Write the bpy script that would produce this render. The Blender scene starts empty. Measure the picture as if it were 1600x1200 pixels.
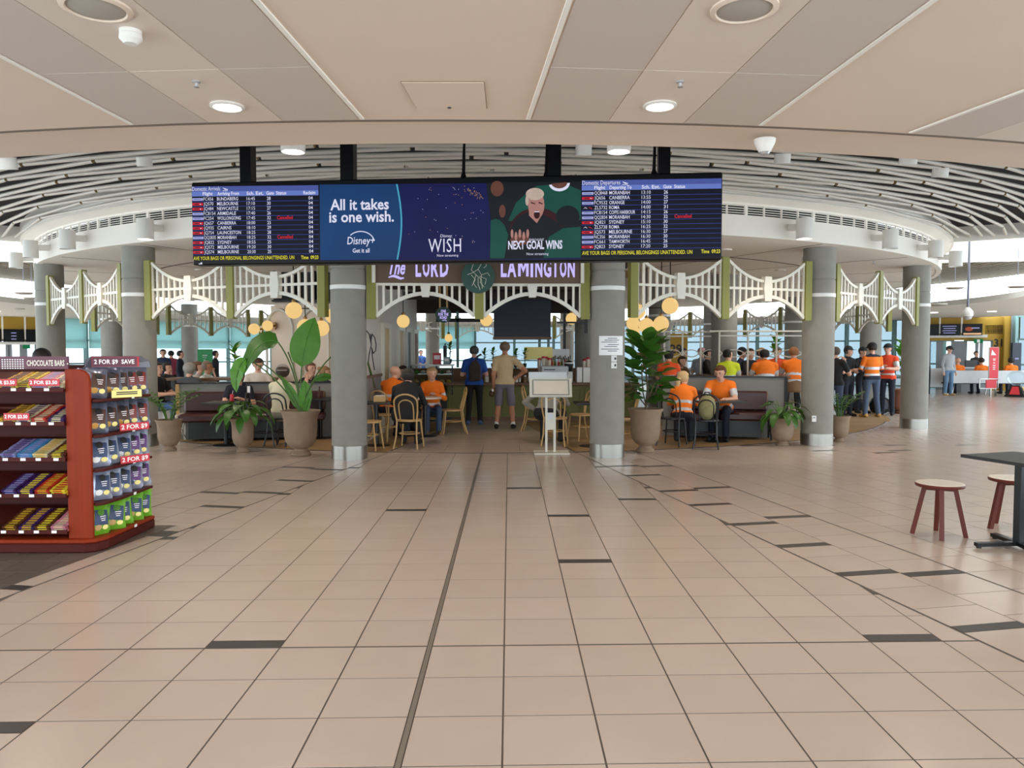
import bpy, bmesh, math, random
import numpy as np
from mathutils import Vector, Matrix
R_ = math.radians
random.seed(7)
SC = bpy.context.scene
COL = SC.collection

# ------------------------------------------------------------------ camera, sky, exposure
CAM_Z, FPX = 1.6, 1200.0
PITCH = math.atan(52 / FPX)
YAW = -4.5 / FPX
cam_d = bpy.data.cameras.new('camera')
cam = bpy.data.objects.new('camera', cam_d)
COL.objects.link(cam)
cam_d.sensor_fit = 'HORIZONTAL'
cam_d.sensor_width = 36
cam_d.lens = 36 * FPX / 1600
cam_d.clip_end = 400
cam.location = (0, 0, CAM_Z)
cam.rotation_euler = (math.pi / 2 - PITCH, 0, YAW)
SC.camera = cam
SC.view_settings.view_transform = 'Standard'
SC.view_settings.look = 'None'
SC.view_settings.exposure = -0.27
SC.view_settings.gamma = 1
SC.view_settings.use_curve_mapping = False
try:
    SC.cycles.use_denoising = True
    SC.cycles.max_bounces = 7
    SC.cycles.diffuse_bounces = 4
    SC.cycles.transparent_max_bounces = 8
    SC.cycles.sample_clamp_indirect = 4
except Exception:
    pass
W = bpy.data.worlds.new('sky')
SC.world = W
W.use_nodes = True
WB = W.node_tree.nodes['Background']
WB.inputs[0].default_value = (0.80, 0.92, 1.0, 1)
WB.inputs[1].default_value = 6.0


def light(name, kind, loc, energy, color, size=0.2, rot=(0, 0, 0), spot=None):
    d = bpy.data.lights.new(name, kind)
    d.energy = energy
    d.color = color
    if kind == 'AREA':
        d.shape = 'DISK'
        d.size = size
    elif kind == 'SPOT':
        d.shadow_soft_size = size
        d.spot_size = R_(spot or 120)
        d.spot_blend = 0.8
    else:
        d.shadow_soft_size = size
    o = bpy.data.objects.new(name, d)
    o.location = loc
    o.rotation_euler = rot
    COL.objects.link(o)
    return o


WARM = (1.0, 0.83, 0.68)
# concourse ceiling downlights: front pair has housings further down, the unseen rest have none
DOWN = [(-1.82, 4.7), (0.99, 4.7), (-1.9, 1.6), (1.05, 1.6), (-2.0, -1.4), (1.1, -1.4), (-4.8, 3.2), (4.6, 3.2), (-4.8, 0.2), (4.4, 0.2)]
for _x, _y in DOWN:
    light('downlight', 'SPOT', (_x, _y, 3.07), 22, WARM, 0.08, spot=150)
# can and drum lamps; each outer pair is added fill at unlit fittings
for _x, _y in ((-1.85, 6.5), (0.93, 6.5), (-4.6, 7.2), (3.9, 7.2)):
    light('can_and_fill_light', 'SPOT', (_x, _y, 3.1), 110, WARM, 0.08, spot=140)
for _a in (-37, -26.3, 25.3, 36):
    light('drum_and_fill_light', 'SPOT', (-0.44 + 11.5 * math.sin(R_(_a)), 22.1 - 11.5 * math.cos(R_(_a)), 3.25), 80, WARM, 0.08, spot=140)
# lamps recessed in the drum soffit over the cafe
SOFFIT = [(-4.6, 13.2), (3.7, 13.2), (-2.2, 12.2), (1.4, 12.2), (-6.6, 16.5), (5.8, 16.5), (6.8, 20.5), (-0.4, 13.4)]
for _x, _y in SOFFIT:
    light('soffit_light', 'SPOT', (_x, _y, 3.26), 90, WARM, 0.08, spot=150)


def ray(x, y):
    u, v = (x - 800) / FPX, (600 - y) / FPX
    cp, sp = math.cos(PITCH), math.sin(PITCH)
    d = Vector((u, cp + v * sp, -sp + v * cp))
    d.rotate(Matrix.Rotation(YAW, 3, 'Z'))
    return d


def G(x, y, z=0.0):
    """point where the sight line through pixel x, y meets the level z"""
    d = ray(x, y)
    t = (z - CAM_Z) / d.z
    return Vector((d.x * t, d.y * t, z))


def D(x, y, Y):
    """point of the sight line at the distance Y"""
    d = ray(x, y)
    t = Y / d.y
    return Vector((d.x * t, Y, CAM_Z + d.z * t))


def px_of(p):
    q = Vector((p[0], p[1], p[2] - CAM_Z))
    q.rotate(Matrix.Rotation(-YAW, 3, 'Z'))
    cp, sp = math.cos(PITCH), math.sin(PITCH)
    w = q.y * cp - q.z * sp
    return 800 + FPX * q.x / w, 600 - FPX * (q.y * sp + q.z * cp) / w


CX, CY = -0.44, 22.1          # centre of the round cafe


def pol(r, a, z=0.0):
    a = R_(a)
    return Vector((CX + r * math.sin(a), CY - r * math.cos(a), z))


# ------------------------------------------------------------------ materials
def lin(c):
    if isinstance(c, str):
        c = tuple(int(c[i:i + 2], 16) for i in (0, 2, 4))
    return tuple(((v / 255) / 12.92 if v / 255 <= 0.04045 else ((v / 255 + 0.055) / 1.055) ** 2.4) for v in c) + (1,)


MATS = {}


def mat(name, c, rough=0.6, metal=0.0, var=0.08, scale=8.0, bump=0.0, emit=0.0, rnd=0.0, spec=0.5, stretch=None, trans=0.0):
    if name in MATS:
        return MATS[name]
    m = bpy.data.materials.new(name)
    m.use_nodes = True
    nt = m.node_tree
    N, L = nt.nodes, nt.links
    b = N['Principled BSDF']
    col = lin(c)
    b.inputs['Roughness'].default_value = rough
    b.inputs['Metallic'].default_value = metal
    b.inputs['Specular IOR Level'].default_value = spec
    tc = N.new('ShaderNodeTexCoord')
    mp = N.new('ShaderNodeMapping')
    L.new(tc.outputs['Object'], mp.inputs[0])
    if stretch:
        mp.inputs['Scale'].default_value = stretch
    nz = N.new('ShaderNodeTexNoise')
    nz.inputs['Scale'].default_value = scale
    nz.inputs['Detail'].default_value = 4
    L.new(mp.outputs[0], nz.inputs['Vector'])
    mx = N.new('ShaderNodeMix')
    mx.data_type = 'RGBA'
    mx.inputs[6].default_value = tuple(v * (1 - var) for v in col[:3]) + (1,)
    mx.inputs[7].default_value = tuple(min(1, v * (1 + var)) for v in col[:3]) + (1,)
    L.new(nz.outputs['Fac'], mx.inputs[0])
    out = mx.outputs[2]
    if rnd:
        oi = N.new('ShaderNodeObjectInfo')
        mr = N.new('ShaderNodeMapRange')
        mr.inputs[3].default_value = 1 - rnd
        mr.inputs[4].default_value = 1 + rnd
        L.new(oi.outputs['Random'], mr.inputs[0])
        hs = N.new('ShaderNodeHueSaturation')
        L.new(mr.outputs[0], hs.inputs['Value'])
        L.new(out, hs.inputs['Color'])
        out = hs.outputs[0]
    L.new(out, b.inputs['Base Color'])
    if emit:
        L.new(out, b.inputs['Emission Color'])
        if emit >= 0.5:
            b.inputs['Base Color'].default_value = (0.01, 0.01, 0.012, 1)
            L.remove(b.inputs['Base Color'].links[0])
            b.inputs['Specular IOR Level'].default_value = 0.08
        b.inputs['Emission Strength'].default_value = emit
    if trans:
        t = N.new('ShaderNodeBsdfTranslucent')
        L.new(out, t.inputs['Color'])
        ms = N.new('ShaderNodeMixShader')
        ms.inputs[0].default_value = trans
        L.new(b.outputs[0], ms.inputs[1])
        L.new(t.outputs[0], ms.inputs[2])
        L.new(ms.outputs[0], N['Material Output'].inputs[0])
    if bump:
        bp = N.new('ShaderNodeBump')
        bp.inputs['Strength'].default_value = bump
        bp.inputs['Distance'].default_value = 0.01
        L.new(nz.outputs['Fac'], bp.inputs['Height'])
        L.new(bp.outputs[0], b.inputs['Normal'])
    MATS[name] = m
    return m


def glass(name, tint, gloss=0.08):
    if name in MATS:
        return MATS[name]
    m = bpy.data.materials.new(name)
    m.use_nodes = True
    N, L = m.node_tree.nodes, m.node_tree.links
    N.remove(N['Principled BSDF'])
    t = N.new('ShaderNodeBsdfTransparent')
    t.inputs[0].default_value = tint + (1,)
    g = N.new('ShaderNodeBsdfGlossy')
    g.inputs['Roughness'].default_value = 0.03
    fr = N.new('ShaderNodeLayerWeight')
    fr.inputs[0].default_value = 0.25
    mm = N.new('ShaderNodeMath')
    mm.operation = 'MULTIPLY'
    mm.inputs[1].default_value = gloss * 4
    L.new(fr.outputs['Fresnel'], mm.inputs[0])
    ms = N.new('ShaderNodeMixShader')
    L.new(mm.outputs[0], ms.inputs[0])
    L.new(t.outputs[0], ms.inputs[1])
    L.new(g.outputs[0], ms.inputs[2])
    L.new(ms.outputs[0], N['Material Output'].inputs[0])
    MATS[name] = m
    return m


def brick_mat(name, c1, c2, mortar, bw, bh, ms=0.006, rough=0.3, offset=0.5, rot=0.0):
    m = bpy.data.materials.new(name)
    m.use_nodes = True
    N, L = m.node_tree.nodes, m.node_tree.links
    b = N['Principled BSDF']
    b.inputs['Roughness'].default_value = rough
    tc = N.new('ShaderNodeTexCoord')
    mp = N.new('ShaderNodeMapping')
    mp.inputs['Rotation'].default_value = (0, 0, rot)
    L.new(tc.outputs['Object'], mp.inputs[0])
    br = N.new('ShaderNodeTexBrick')
    br.offset = offset
    br.inputs['Color1'].default_value = lin(c1)
    br.inputs['Color2'].default_value = lin(c2)
    br.inputs['Mortar'].default_value = lin(mortar)
    br.inputs['Scale'].default_value = 1
    br.inputs['Mortar Size'].default_value = ms
    br.inputs['Brick Width'].default_value = bw
    br.inputs['Row Height'].default_value = bh
    L.new(mp.outputs[0], br.inputs['Vector'])
    L.new(br.outputs['Color'], b.inputs['Base Color'])
    MATS[name] = m
    return m


def M(n):
    return MATS[n]


# ------------------------------------------------------------------ mesh helpers
class MB:
    def __init__(self):
        self.v, self.f, self.m = [], [], []

    def add(self, v, f, mi=0):
        n = len(self.v)
        self.v += [tuple(p) for p in v]
        self.f += [tuple(i + n for i in q) for q in f]
        self.m += [mi] * len(f)
        return self

    def box(self, c, s, rz=0.0, mi=0, rot=None):
        x, y, z = s[0] / 2, s[1] / 2, s[2] / 2
        P = [Vector(p) for p in ((-x, -y, -z), (x, -y, -z), (x, y, -z), (-x, y, -z), (-x, -y, z), (x, -y, z), (x, y, z), (-x, y, z))]
        mt = rot if rot is not None else Matrix.Rotation(rz, 3, 'Z')
        c = Vector(c)
        return self.add([mt @ p + c for p in P], [(0, 3, 2, 1), (4, 5, 6, 7), (0, 1, 5, 4), (1, 2, 6, 5), (2, 3, 7, 6), (3, 0, 4, 7)], mi)

    def bar(self, a, b, w, h, mi=0, up=(0, 0, 1)):
        a, b = Vector(a), Vector(b)
        d = (b - a)
        ln = d.length
        d.normalize()
        u = Vector(up)
        s = d.cross(u)
        if s.length < 1e-4:
            s = d.cross(Vector((0, 1, 0)))
        s.normalize()
        u = s.cross(d)
        mt = Matrix((s, d, u)).transposed()
        return self.box((a + b) / 2, (w, ln, h), rot=mt, mi=mi)

    def tube(self, path, r, n=8, mi=0, caps=True, capmi=None, closed=False):
        P = [Vector(p) for p in path]
        k = len(P)
        rs = r if isinstance(r, (list, tuple)) else [r] * k
        V, F = [], []
        t0 = (P[1] - P[0]).normalized()
        ref = Vector((0, 0, 1)) if abs(t0.z) < 0.9 else Vector((1, 0, 0))
        nrm = t0.cross(ref).normalized()
        for i in range(k):
            if closed:
                t = (P[(i + 1) % k] - P[i - 1]).normalized()
            else:
                t = (P[min(i + 1, k - 1)] - P[max(i - 1, 0)]).normalized()
            nrm = (nrm - t * nrm.dot(t)).normalized()
            bn = t.cross(nrm)
            for j in range(n):
                a = 2 * math.pi * j / n
                V.append(P[i] + (nrm * math.cos(a) + bn * math.sin(a)) * rs[i])
        for i in range(k if closed else k - 1):
            i2 = (i + 1) % k
            for j in range(n):
                F.append((i * n + j, i * n + (j + 1) % n, i2 * n + (j + 1) % n, i2 * n + j))
        self.add(V, F, mi)
        if caps and not closed:
            b = len(self.v) - len(V)
            self.f += [tuple(b + j for j in range(n - 1, -1, -1)), tuple(b + (k - 1) * n + j for j in range(n))]
            self.m += [mi if capmi is None else capmi] * 2
        return self

    def lathe(self, prof, c=(0, 0, 0), n=20, mi=0, cap=True):
        V, F = [], []
        for r, z in prof:
            for j in range(n):
                a = 2 * math.pi * j / n
                V.append((c[0] + r * math.cos(a), c[1] + r * math.sin(a), c[2] + z))
        for i in range(len(prof) - 1):
            for j in range(n):
                F.append((i * n + j, i * n + (j + 1) % n, (i + 1) * n + (j + 1) % n, (i + 1) * n + j))
        if cap:
            F.append(tuple(range(n - 1, -1, -1)))
            F.append(tuple((len(prof) - 1) * n + j for j in range(n)))
        return self.add(V, F, mi)

    def prism(self, poly, vec, mi=0, topmi=None):
        P = [Vector(p) for p in poly]
        vec = Vector(vec)
        n = len(P)
        b = len(self.v)
        self.v += [tuple(p) for p in P] + [tuple(p + vec) for p in P]
        self.f += [tuple(b + i for i in range(n - 1, -1, -1)), tuple(b + n + i for i in range(n))]
        self.m += [mi, mi if topmi is None else topmi]
        for i in range(n):
            j = (i + 1) % n
            self.f.append((b + i, b + j, b + n + j, b + n + i))
            self.m.append(mi)
        return self

    def ell(self, c, r, nu=10, nv=6, mi=0, rot=None):
        V, F = [], []
        c = Vector(c)
        for i in range(nv + 1):
            t = math.pi * i / nv
            for j in range(nu):
                a = 2 * math.pi * j / nu
                p = Vector((r[0] * math.sin(t) * math.cos(a), r[1] * math.sin(t) * math.sin(a), r[2] * math.cos(t)))
                V.append(c + (rot @ p if rot is not None else p))
        for i in range(nv):
            for j in range(nu):
                F.append((i * nu + j, (i + 1) * nu + j, (i + 1) * nu + (j + 1) % nu, i * nu + (j + 1) % nu))
        return self.add(V, F, mi)

    def ring(self, r0, r1, z0, z1, a0, a1, n, mi=0):
        """solid sector of a ring round the cafe centre"""
        V, F = [], []
        for i in range(n + 1):
            a = a0 + (a1 - a0) * i / n
            V += [pol(r0, a, z0), pol(r1, a, z0), pol(r1, a, z1), pol(r0, a, z1)]
        for i in range(n):
            p, q = 4 * i, 4 * i + 4
            for j in range(4):
                k = (j + 1) % 4
                F.append((p + j, q + j, q + k, p + k))
        F += [(0, 1, 2, 3), (4 * n + 3, 4 * n + 2, 4 * n + 1, 4 * n)]
        return self.add(V, F, mi)

    def build(self, name, mats, parent=None, smooth=False, bevel=0.0, loc=None):
        me = bpy.data.meshes.new(name)
        me.from_pydata(self.v, [], self.f)
        if not isinstance(mats, (list, tuple)):
            mats = [mats]
        for m in mats:
            me.materials.append(M(m) if isinstance(m, str) else m)
        me.polygons.foreach_set('material_index', self.m)
        bm = bmesh.new()
        bm.from_mesh(me)
        bmesh.ops.recalc_face_normals(bm, faces=bm.faces)
        if bevel:
            bmesh.ops.bevel(bm, geom=[e for e in bm.edges if len(e.link_faces) == 2 and e.calc_face_angle(0) > 0.5], offset=bevel, segments=1, affect='EDGES')
        bm.to_mesh(me)
        bm.free()
        if smooth:
            me.polygons.foreach_set('use_smooth', [True] * len(me.polygons))
            try:
                me.set_sharp_from_angle(angle=R_(40))
            except Exception:
                pass
        return link(name, me, parent, loc)


def link(name, data, parent=None, loc=None):
    o = bpy.data.objects.new(name, data)
    COL.objects.link(o)
    if parent is not None:
        o.parent = parent
    if loc is not None:
        o.location = loc
    return o


def tag(o, label=None, cat=None, group=None, kind=None):
    if label:
        o['label'] = label
    if cat:
        o['category'] = cat
    if group:
        o['group'] = group
    if kind:
        o['kind'] = kind
    return o


def thing(name, label, cat, loc=(0, 0, 0), rz=0.0, group=None, kind=None):
    o = link(name, None)
    o.empty_display_size = 0.1
    o.location = loc
    o.rotation_euler = (0, 0, rz)
    return tag(o, label, cat, group, kind)


CH = {}


def dup(root, label=None, loc=None, rz=None, group=None):
    """copy of a thing with copies of its parts and sub-parts"""
    def cp(o, par):
        c = o.copy()
        COL.objects.link(c)
        if par is not None:
            c.parent = par
        for ch in kids(o):
            cp(ch, c)
        return c
    r = cp(root, None)
    if label:
        r['label'] = label
    if group:
        r['group'] = group
    if loc is not None:
        r.location = loc
    if rz is not None:
        r.rotation_euler = (0, 0, rz)
    return r


def kids(o):
    return [c for c in COL.objects if c.parent == o] if o.name not in CH else CH[o.name]


def remember(root):
    """cache the children of a prototype so that copying it stays quick"""
    for o in [root] + list(root.children_recursive):
        CH[o.name] = list(o.children)
    return root


def text_geo(s, size=0.1, bold=0.0, align='LEFT', shear=0.0, sx=1.0, extrude=0.0, spacing=1.0):
    cu = bpy.data.curves.new('lettering', 'FONT')
    cu.body = s
    cu.size = size
    cu.align_x = align
    cu.offset = bold
    cu.shear = shear
    cu.extrude = extrude
    cu.space_character = spacing
    cu.resolution_u = 2
    ob = bpy.data.objects.new('lettering', cu)
    me = ob.to_mesh()
    v = [(p.co.x * sx, p.co.y, p.co.z) for p in me.vertices]
    f = [tuple(p.vertices) for p in me.polygons]
    ob.to_mesh_clear()
    bpy.data.objects.remove(ob)
    bpy.data.curves.remove(cu)
    return v, f


def put_text(mb, s, size, x, z, y=0.0, mi=0, **kw):
    """lettering in the local x-z plane, read from -y"""
    fit = kw.pop('fit', None)
    v, f = text_geo(s, size, **kw)
    if fit:
        lo_, hi_ = min(p[0] for p in v), max(p[0] for p in v)
        v = [((p[0] - lo_) * fit / (hi_ - lo_) - (fit / 2 if kw.get('align') == 'CENTER' else 0), p[1], p[2]) for p in v]
    mb.add([(x + p[0], y - p[2], z + p[1]) for p in v], f, mi)
    return mb


def clip_poly(poly, a, b, c):
    """keep the part of a 2-D polygon with a*x+b*y+c >= 0"""
    out = []
    n = len(poly)
    for i in range(n):
        p, q = poly[i], poly[(i + 1) % n]
        dp, dq = a * p[0] + b * p[1] + c, a * q[0] + b * q[1] + c
        if dp >= 0:
            out.append(p)
        if (dp >= 0) != (dq >= 0):
            t = dp / (dp - dq)
            out.append((p[0] + t * (q[0] - p[0]), p[1] + t * (q[1] - p[1])))
    return out


def islands(v, f):
    par = list(range(len(v)))

    def find(i):
        while par[i] != i:
            par[i] = par[par[i]]
            i = par[i]
        return i
    for q in f:
        for k in q[1:]:
            par[find(k)] = find(q[0])
    out = {}
    for q in f:
        out.setdefault(find(q[0]), []).append(q)
    return out.values()


def put_letters(parent, s, size, x, z, y, m, name='letter', **kw):
    t = put_text(MB(), s, size, x, z, y, **kw)
    for fs in islands(t.v, t.f):
        ids = sorted({i for q in fs for i in q})
        mp = {i: n for n, i in enumerate(ids)}
        MB().add([t.v[i] for i in ids], [tuple(mp[i] for i in q) for q in fs]).build(name, m, parent)


# palette
mat('tile', 'bfada0', 0.23, var=0.05, scale=3, rnd=0.03, bump=0.05)
mat('tile_dark', '3d3835', 0.4, var=0.2, scale=12)
mat('slate', '5d544d', 0.45, var=0.25, scale=6, rnd=0.1, bump=0.2)
mat('grout', '554c46', 0.8)
mat('joint_steel', '857c70', 0.4, 0.3)
brick_mat('far_tile', 'c0afa2', 'baa99c', '8f8176', 0.403, 0.403, 0.005, 0.24, 0.5, R_(12))
brick_mat('timber_floor', 'a98a62', '97774f', '6b5236', 1.4, 0.14, 0.003, 0.42)
mat('plaster', 'd6c2ae', 0.75, var=0.03, scale=2)
mat('plaster_white', 'e6dfd4', 0.75, var=0.02, scale=2)
mat('panel_perf', 'c3b5a9', 0.55, 0.0, var=0.1, scale=260)
mat('panel_plain', 'd3c4b5', 0.55, var=0.03)
mat('void', '0c0c10', 0.9)
mat('slat_cream', 'c0b6a8', 0.5, var=0.04)
mat('slat_end', '8d7446', 0.6)
mat('concrete', '87837a', 0.75, var=0.16, scale=5, bump=0.15)
mat('steel', '98958f', 0.28, 0.9, var=0.08, scale=60, stretch=(1, 1, 0.04))
mat('band_white', 'dedcd8', 0.5)
mat('white_paint', 'd4cfc1', 0.5, var=0.03)
mat('green_post', '7d7a30', 0.55, var=0.05)
mat('sage', '6c6c36', 0.55, var=0.05)
mat('brown_sign', '5b4632', 0.6)
mat('dark_green', '1c4338', 0.5)
mat('lilac_glow', 'c9bcff', 0.5, emit=1.2, var=0.01)
mat('black', '0d0d0f', 0.45, var=0.15)
mat('black_metal', '0b0b0d', 0.35, 0.3, var=0.1)
mat('navy_hood', '1d2230', 0.45, 0.2)
mat('screen_black', '07070c', 0.35, spec=0.2)
mat('dark_ceiling', '3b322b', 0.8)
mat('wall_pale', 'cdc6bd', 0.75, var=0.03)
mat('wall_grey', '8f8d8c', 0.7)
mat('partition', '85847f', 0.7, var=0.06, scale=40)
mat('maroon', '3f1413', 0.4, var=0.12, scale=14, bump=0.1)
mat('brown_pipe', '7b5a3a', 0.6)
mat('wood_light', 'c09a63', 0.45, var=0.12, scale=12, stretch=(1, 1, 0.2))
mat('wood_counter', '6d4b30', 0.45, var=0.15, scale=10, stretch=(0.2, 1, 1))
mat('wood_red', '842a0c', 0.5, spec=0.2, var=0.22, scale=22, stretch=(1.5, 1.5, 0.06))
mat('wood_red_shelf', '46130c', 0.55, spec=0.2, var=0.15, scale=12)
mat('stool_red', '5c2822', 0.45, spec=0.25, var=0.15, scale=14, stretch=(1, 1, 0.2))
mat('stool_top', 'd9cdbd', 0.3, var=0.05)
mat('pot', '8b7560', 0.85, var=0.28, scale=7, bump=0.4)
mat('pot_red', '8a5a44', 0.85, var=0.14, scale=9, bump=0.3)
mat('soil', '3a2a20', 0.95, var=0.3, scale=40)
mat('leaf', '4f8c1c', 0.42, var=0.25, scale=5, rnd=0.2, trans=0.25)
mat('leaf_dark', '22401f', 0.38, var=0.25, scale=6, rnd=0.25, trans=0.15)
mat('leaf_mid', '3c6a22', 0.42, var=0.25, scale=6, rnd=0.25, trans=0.2)
mat('stem', '4b6a2c', 0.6)
mat('trunk', '5b4a36', 0.8, var=0.3, scale=30)
mat('globe', 'ffd489', 0.4, emit=1.05, var=0.02)
mat('lamp_glow', 'fff4e6', 0.4, emit=6, var=0.01)
mat('lamp_white', 'dcd7cf', 0.5)
mat('lamp_lens', 'b9b9bb', 0.2, 0.5)
mat('speaker_grey', 'a39a8e', 0.7, var=0.1, scale=300)
mat('brass', '8d6c3a', 0.35, 0.8)
mat('mustard', 'b08a2c', 0.7, var=0.04)
mat('blind', 'd2ecea', 0.8, var=0.02, trans=0.75)
mat('mullion', '7d9c9a', 0.5, 0.2)
mat('paper', 'ecebea', 0.7, var=0.02)
mat('ink', '33333a', 0.7)
mat('red_sign', 'c22332', 0.45, var=0.05)
mat('totem_red', 'dc3a44', 0.5, var=0.04)
mat('purple_sign', '5a1e33', 0.45)
mat('sign_white', 'f0e9ea', 0.5)
mat('exit_green', '12a060', 0.5, emit=0.5)
mat('bench_white', 'c9cdcf', 0.5)
mat('grey_panel', '82868a', 0.6)
mat('wire_grey', '70707a', 0.45, 0.4)
mat('silver_band', 'c9ccd0', 0.4, 0.2)
mat('asphalt', 'b9bcc0', 0.9)
glass('pane_blue', (0.35, 0.395, 0.415))
mat('shadow_tone', '75675a', 0.9)  # dark tone for the painted shadow along the bulkhead edge
glass('pane_shaded', (0.62, 0.67, 0.68))
glass('pane_clear', (0.9, 0.95, 0.95), 0.03)
# ------------------------------------------------------------------ floor
floor = MB().prism([(-5.5, -2.6, -0.11), (5.5, -2.6, -0.11), (7, 2, -0.11), (30, 32, -0.11), (30, 48, -0.11), (-30, 48, -0.11), (-30, 32, -0.11), (-7, 2, -0.11)], (0, 0, 0.1088)).build('floor', 'grout')
tag(floor, 'wide tiled concourse floor of pale square tiles with dark joints', 'floor', kind='structure')
TW, GAP, TH = 0.403, 0.0042, 0.012
LK = 0.196                      # lean of the two radial border joints


def b_right(Y):
    return 1.1 + (11.8 - Y) * LK


X_AX = -0.43
INS_PX = [(378, 1007), (1425, 995), (20, 1128), (913, 877), (886, 806), (992, 781), (637, 797), (818, 763),
          (961, 728.5), (1025, 727), (1030, 743), (1038, 764), (1113, 762), (1131, 786), (1155, 817), (1248, 812), (1291, 851), (1350, 902), (1469, 895), (1575, 965),
          (463, 732), (527, 733), (446, 750), (352, 771), (427, 772), (321, 795), (279, 826), (50, 915), (238, 838), (1290, 702), (1365, 706), (1410, 703)]
INS = [G(*p) for p in INS_PX]
TILES = []                      # (polygon, material)


def keep(poly):
    cx = sum(p[0] for p in poly) / len(poly)
    cy = sum(p[1] for p in poly) / len(poly)
    return cx, cy


def area2(poly):
    return abs(sum(poly[i][0] * poly[(i + 1) % len(poly)][1] - poly[(i + 1) % len(poly)][0] * poly[i][1] for i in range(len(poly)))) / 2


def emit_cell(rect, tf, planes, m='tile'):
    """rect in local u,v -> world by tf, cut by planes, split by a dark inset when one lies here"""
    u0, v0, u1, v1 = rect
    cells = [(rect, m)]
    if m == 'tile':
        for q in INS:
            lu, lv = tf(q.x, q.y, inv=True)
            if u0 <= lu < u1 and v0 <= lv < v1:
                s = 0.1
                if lv - v0 < (v1 - v0) / 2:
                    cells = [((u0, v0, u1, v0 + s), 'tile_dark'), ((u0, v0 + s, u1, v1), m)]
                else:
                    cells = [((u0, v0, u1, v1 - s), m), ((u0, v1 - s, u1, v1), 'tile_dark')]
    for (a, b, c, d), mm in cells:
        g = GAP
        poly = [tf(a + g, b + g), tf(c - g, b + g), tf(c - g, d - g), tf(a + g, d - g)]
        for pl in planes:
            poly = clip_poly(poly, *pl)
            if len(poly) < 3:
                break
        if len(poly) < 3 or area2(poly) < 0.004:
            continue
        cx, cy = keep(poly)
        if cy < 1.9 or abs(cx) > 0.72 * cy + 0.6 or cy > 13.0:
            continue
        if (cx - CX) ** 2 + (cy - CY) ** 2 < 10.0 ** 2:
            continue
        TILES.append((poly, mm))


def line_planes(off, side, w=0.012):
    """half plane right (side=1) or left (-1) of the border joint X = X_AX' + ..., mirrored for negative offsets"""
    # joint: X = off + (11.8 - Y)*k ; k = LK for the right border, -LK for the left one
    k = LK if off > X_AX else -LK
    # right side: X - off - 11.8k + kY - w >= 0
    return (side, side * k, side * (-off - 11.8 * k) - w)


OFF_R1, OFF_R2 = 1.1, 2.05
OFF_L1, OFF_L2 = -1.93, -2.88


def tf_c(x, y, inv=False):
    if inv:
        return x, y - 0.022 * x
    return x, y + 0.022 * x


for i in range(-14, 16):
    for j in range(-6, 22):
        u0 = X_AX + i * TW
        v0 = 4.11 + j * TW
        ex = [0.012, 0]
        a = u0 + (0.012 if i == 0 else 0)
        c = u0 + TW - (0.012 if i == -1 else 0)
        b = v0 + (0.006 if j == 0 else 0)
        d = v0 + TW - (0.006 if j == -1 else 0)
        emit_cell((a, b, c, d), tf_c, [line_planes(OFF_R1, -1), line_planes(OFF_L1, 1)])


def tf_rot(ox, s):
    n = math.hypot(1, LK)
    dv = (-s * LK / n, 1 / n)
    du = (1 / n, s * LK / n)

    def tf(x, y, inv=False):
        if inv:
            px, py = x - ox, y - 11.8
            return px * du[0] + py * du[1], px * dv[0] + py * dv[1]
        return ox + x * du[0] + y * dv[0], 11.8 + x * du[1] + y * dv[1]
    return tf


for s, o1, o2 in ((1, OFF_R1, OFF_R2), (-1, OFF_L1, OFF_L2)):
    n = math.hypot(1, LK)
    bw = abs(o2 - o1) / n / 2
    tf = tf_rot(o1, s)
    for i in range(2):
        u0 = i * bw if s > 0 else -(i + 1) * bw
        for j in range(-26, 6):
            v0 = j * TW + (0.2 if i else 0)
            cut = [] if s > 0 else [(1, -0.0, 99)]
            emit_cell((u0, v0, u0 + bw, v0 + TW), tf, [line_planes(o1, s), line_planes(o2, -s)] + cut)
    tf = tf_rot(o2, s)
    for i in range(0, 26):
        u0 = i * TW if s > 0 else -(i + 1) * TW
        for j in range(-28, 8):
            v0 = j * TW + (0.2 if i % 2 else 0)
            emit_cell((u0, v0, u0 + TW, v0 + TW), tf, [line_planes(o2, s)])
# the shop's slate floor takes the place of the pale tiles on the left
SL = lambda Y: OFF_L1 - 0.17 - (11.8 - Y) * LK
cut_ = []
for poly, mm in TILES:
    near = clip_poly(poly, 0, -1, 7.0)
    near = clip_poly(near, 1, -LK, -(OFF_L1 - 0.172 - 11.8 * LK)) if len(near) > 2 else []
    beyond = clip_poly(poly, 0, 1, -7.0)
    for q in (near, beyond):
        if len(q) > 2 and area2(q) > 0.002:
            cut_.append((q, mm))
TILES = cut_
for i in range(-16, 0):
    for j in range(0, 20):
        u0, v0 = -2.8 + i * 0.3 + (0.15 if j % 2 else 0), 1.9 + j * 0.3
        poly = [(u0 + .004, v0 + .004), (u0 + .296, v0 + .004), (u0 + .296, v0 + .296), (u0 + .004, v0 + .296)]
        poly = clip_poly(poly, -1, LK, OFF_L1 - 0.17 - 11.8 * LK)
        poly = clip_poly(poly, 0, -1, 7.0) if len(poly) > 2 else poly
        if len(poly) < 3 or area2(poly) < 0.004:
            continue
        cx, cy = keep(poly)
        if abs(cx) > 0.72 * cy + 0.6:
            continue
        TILES.append((poly, 'slate'))


def seen_area(poly):
    q = [px_of((p[0], p[1], 0)) for p in poly]
    cx, cy = keep(q)
    if not (-30 < cx < 1630 and cy < 1230):
        return 0
    return area2(q)


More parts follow.
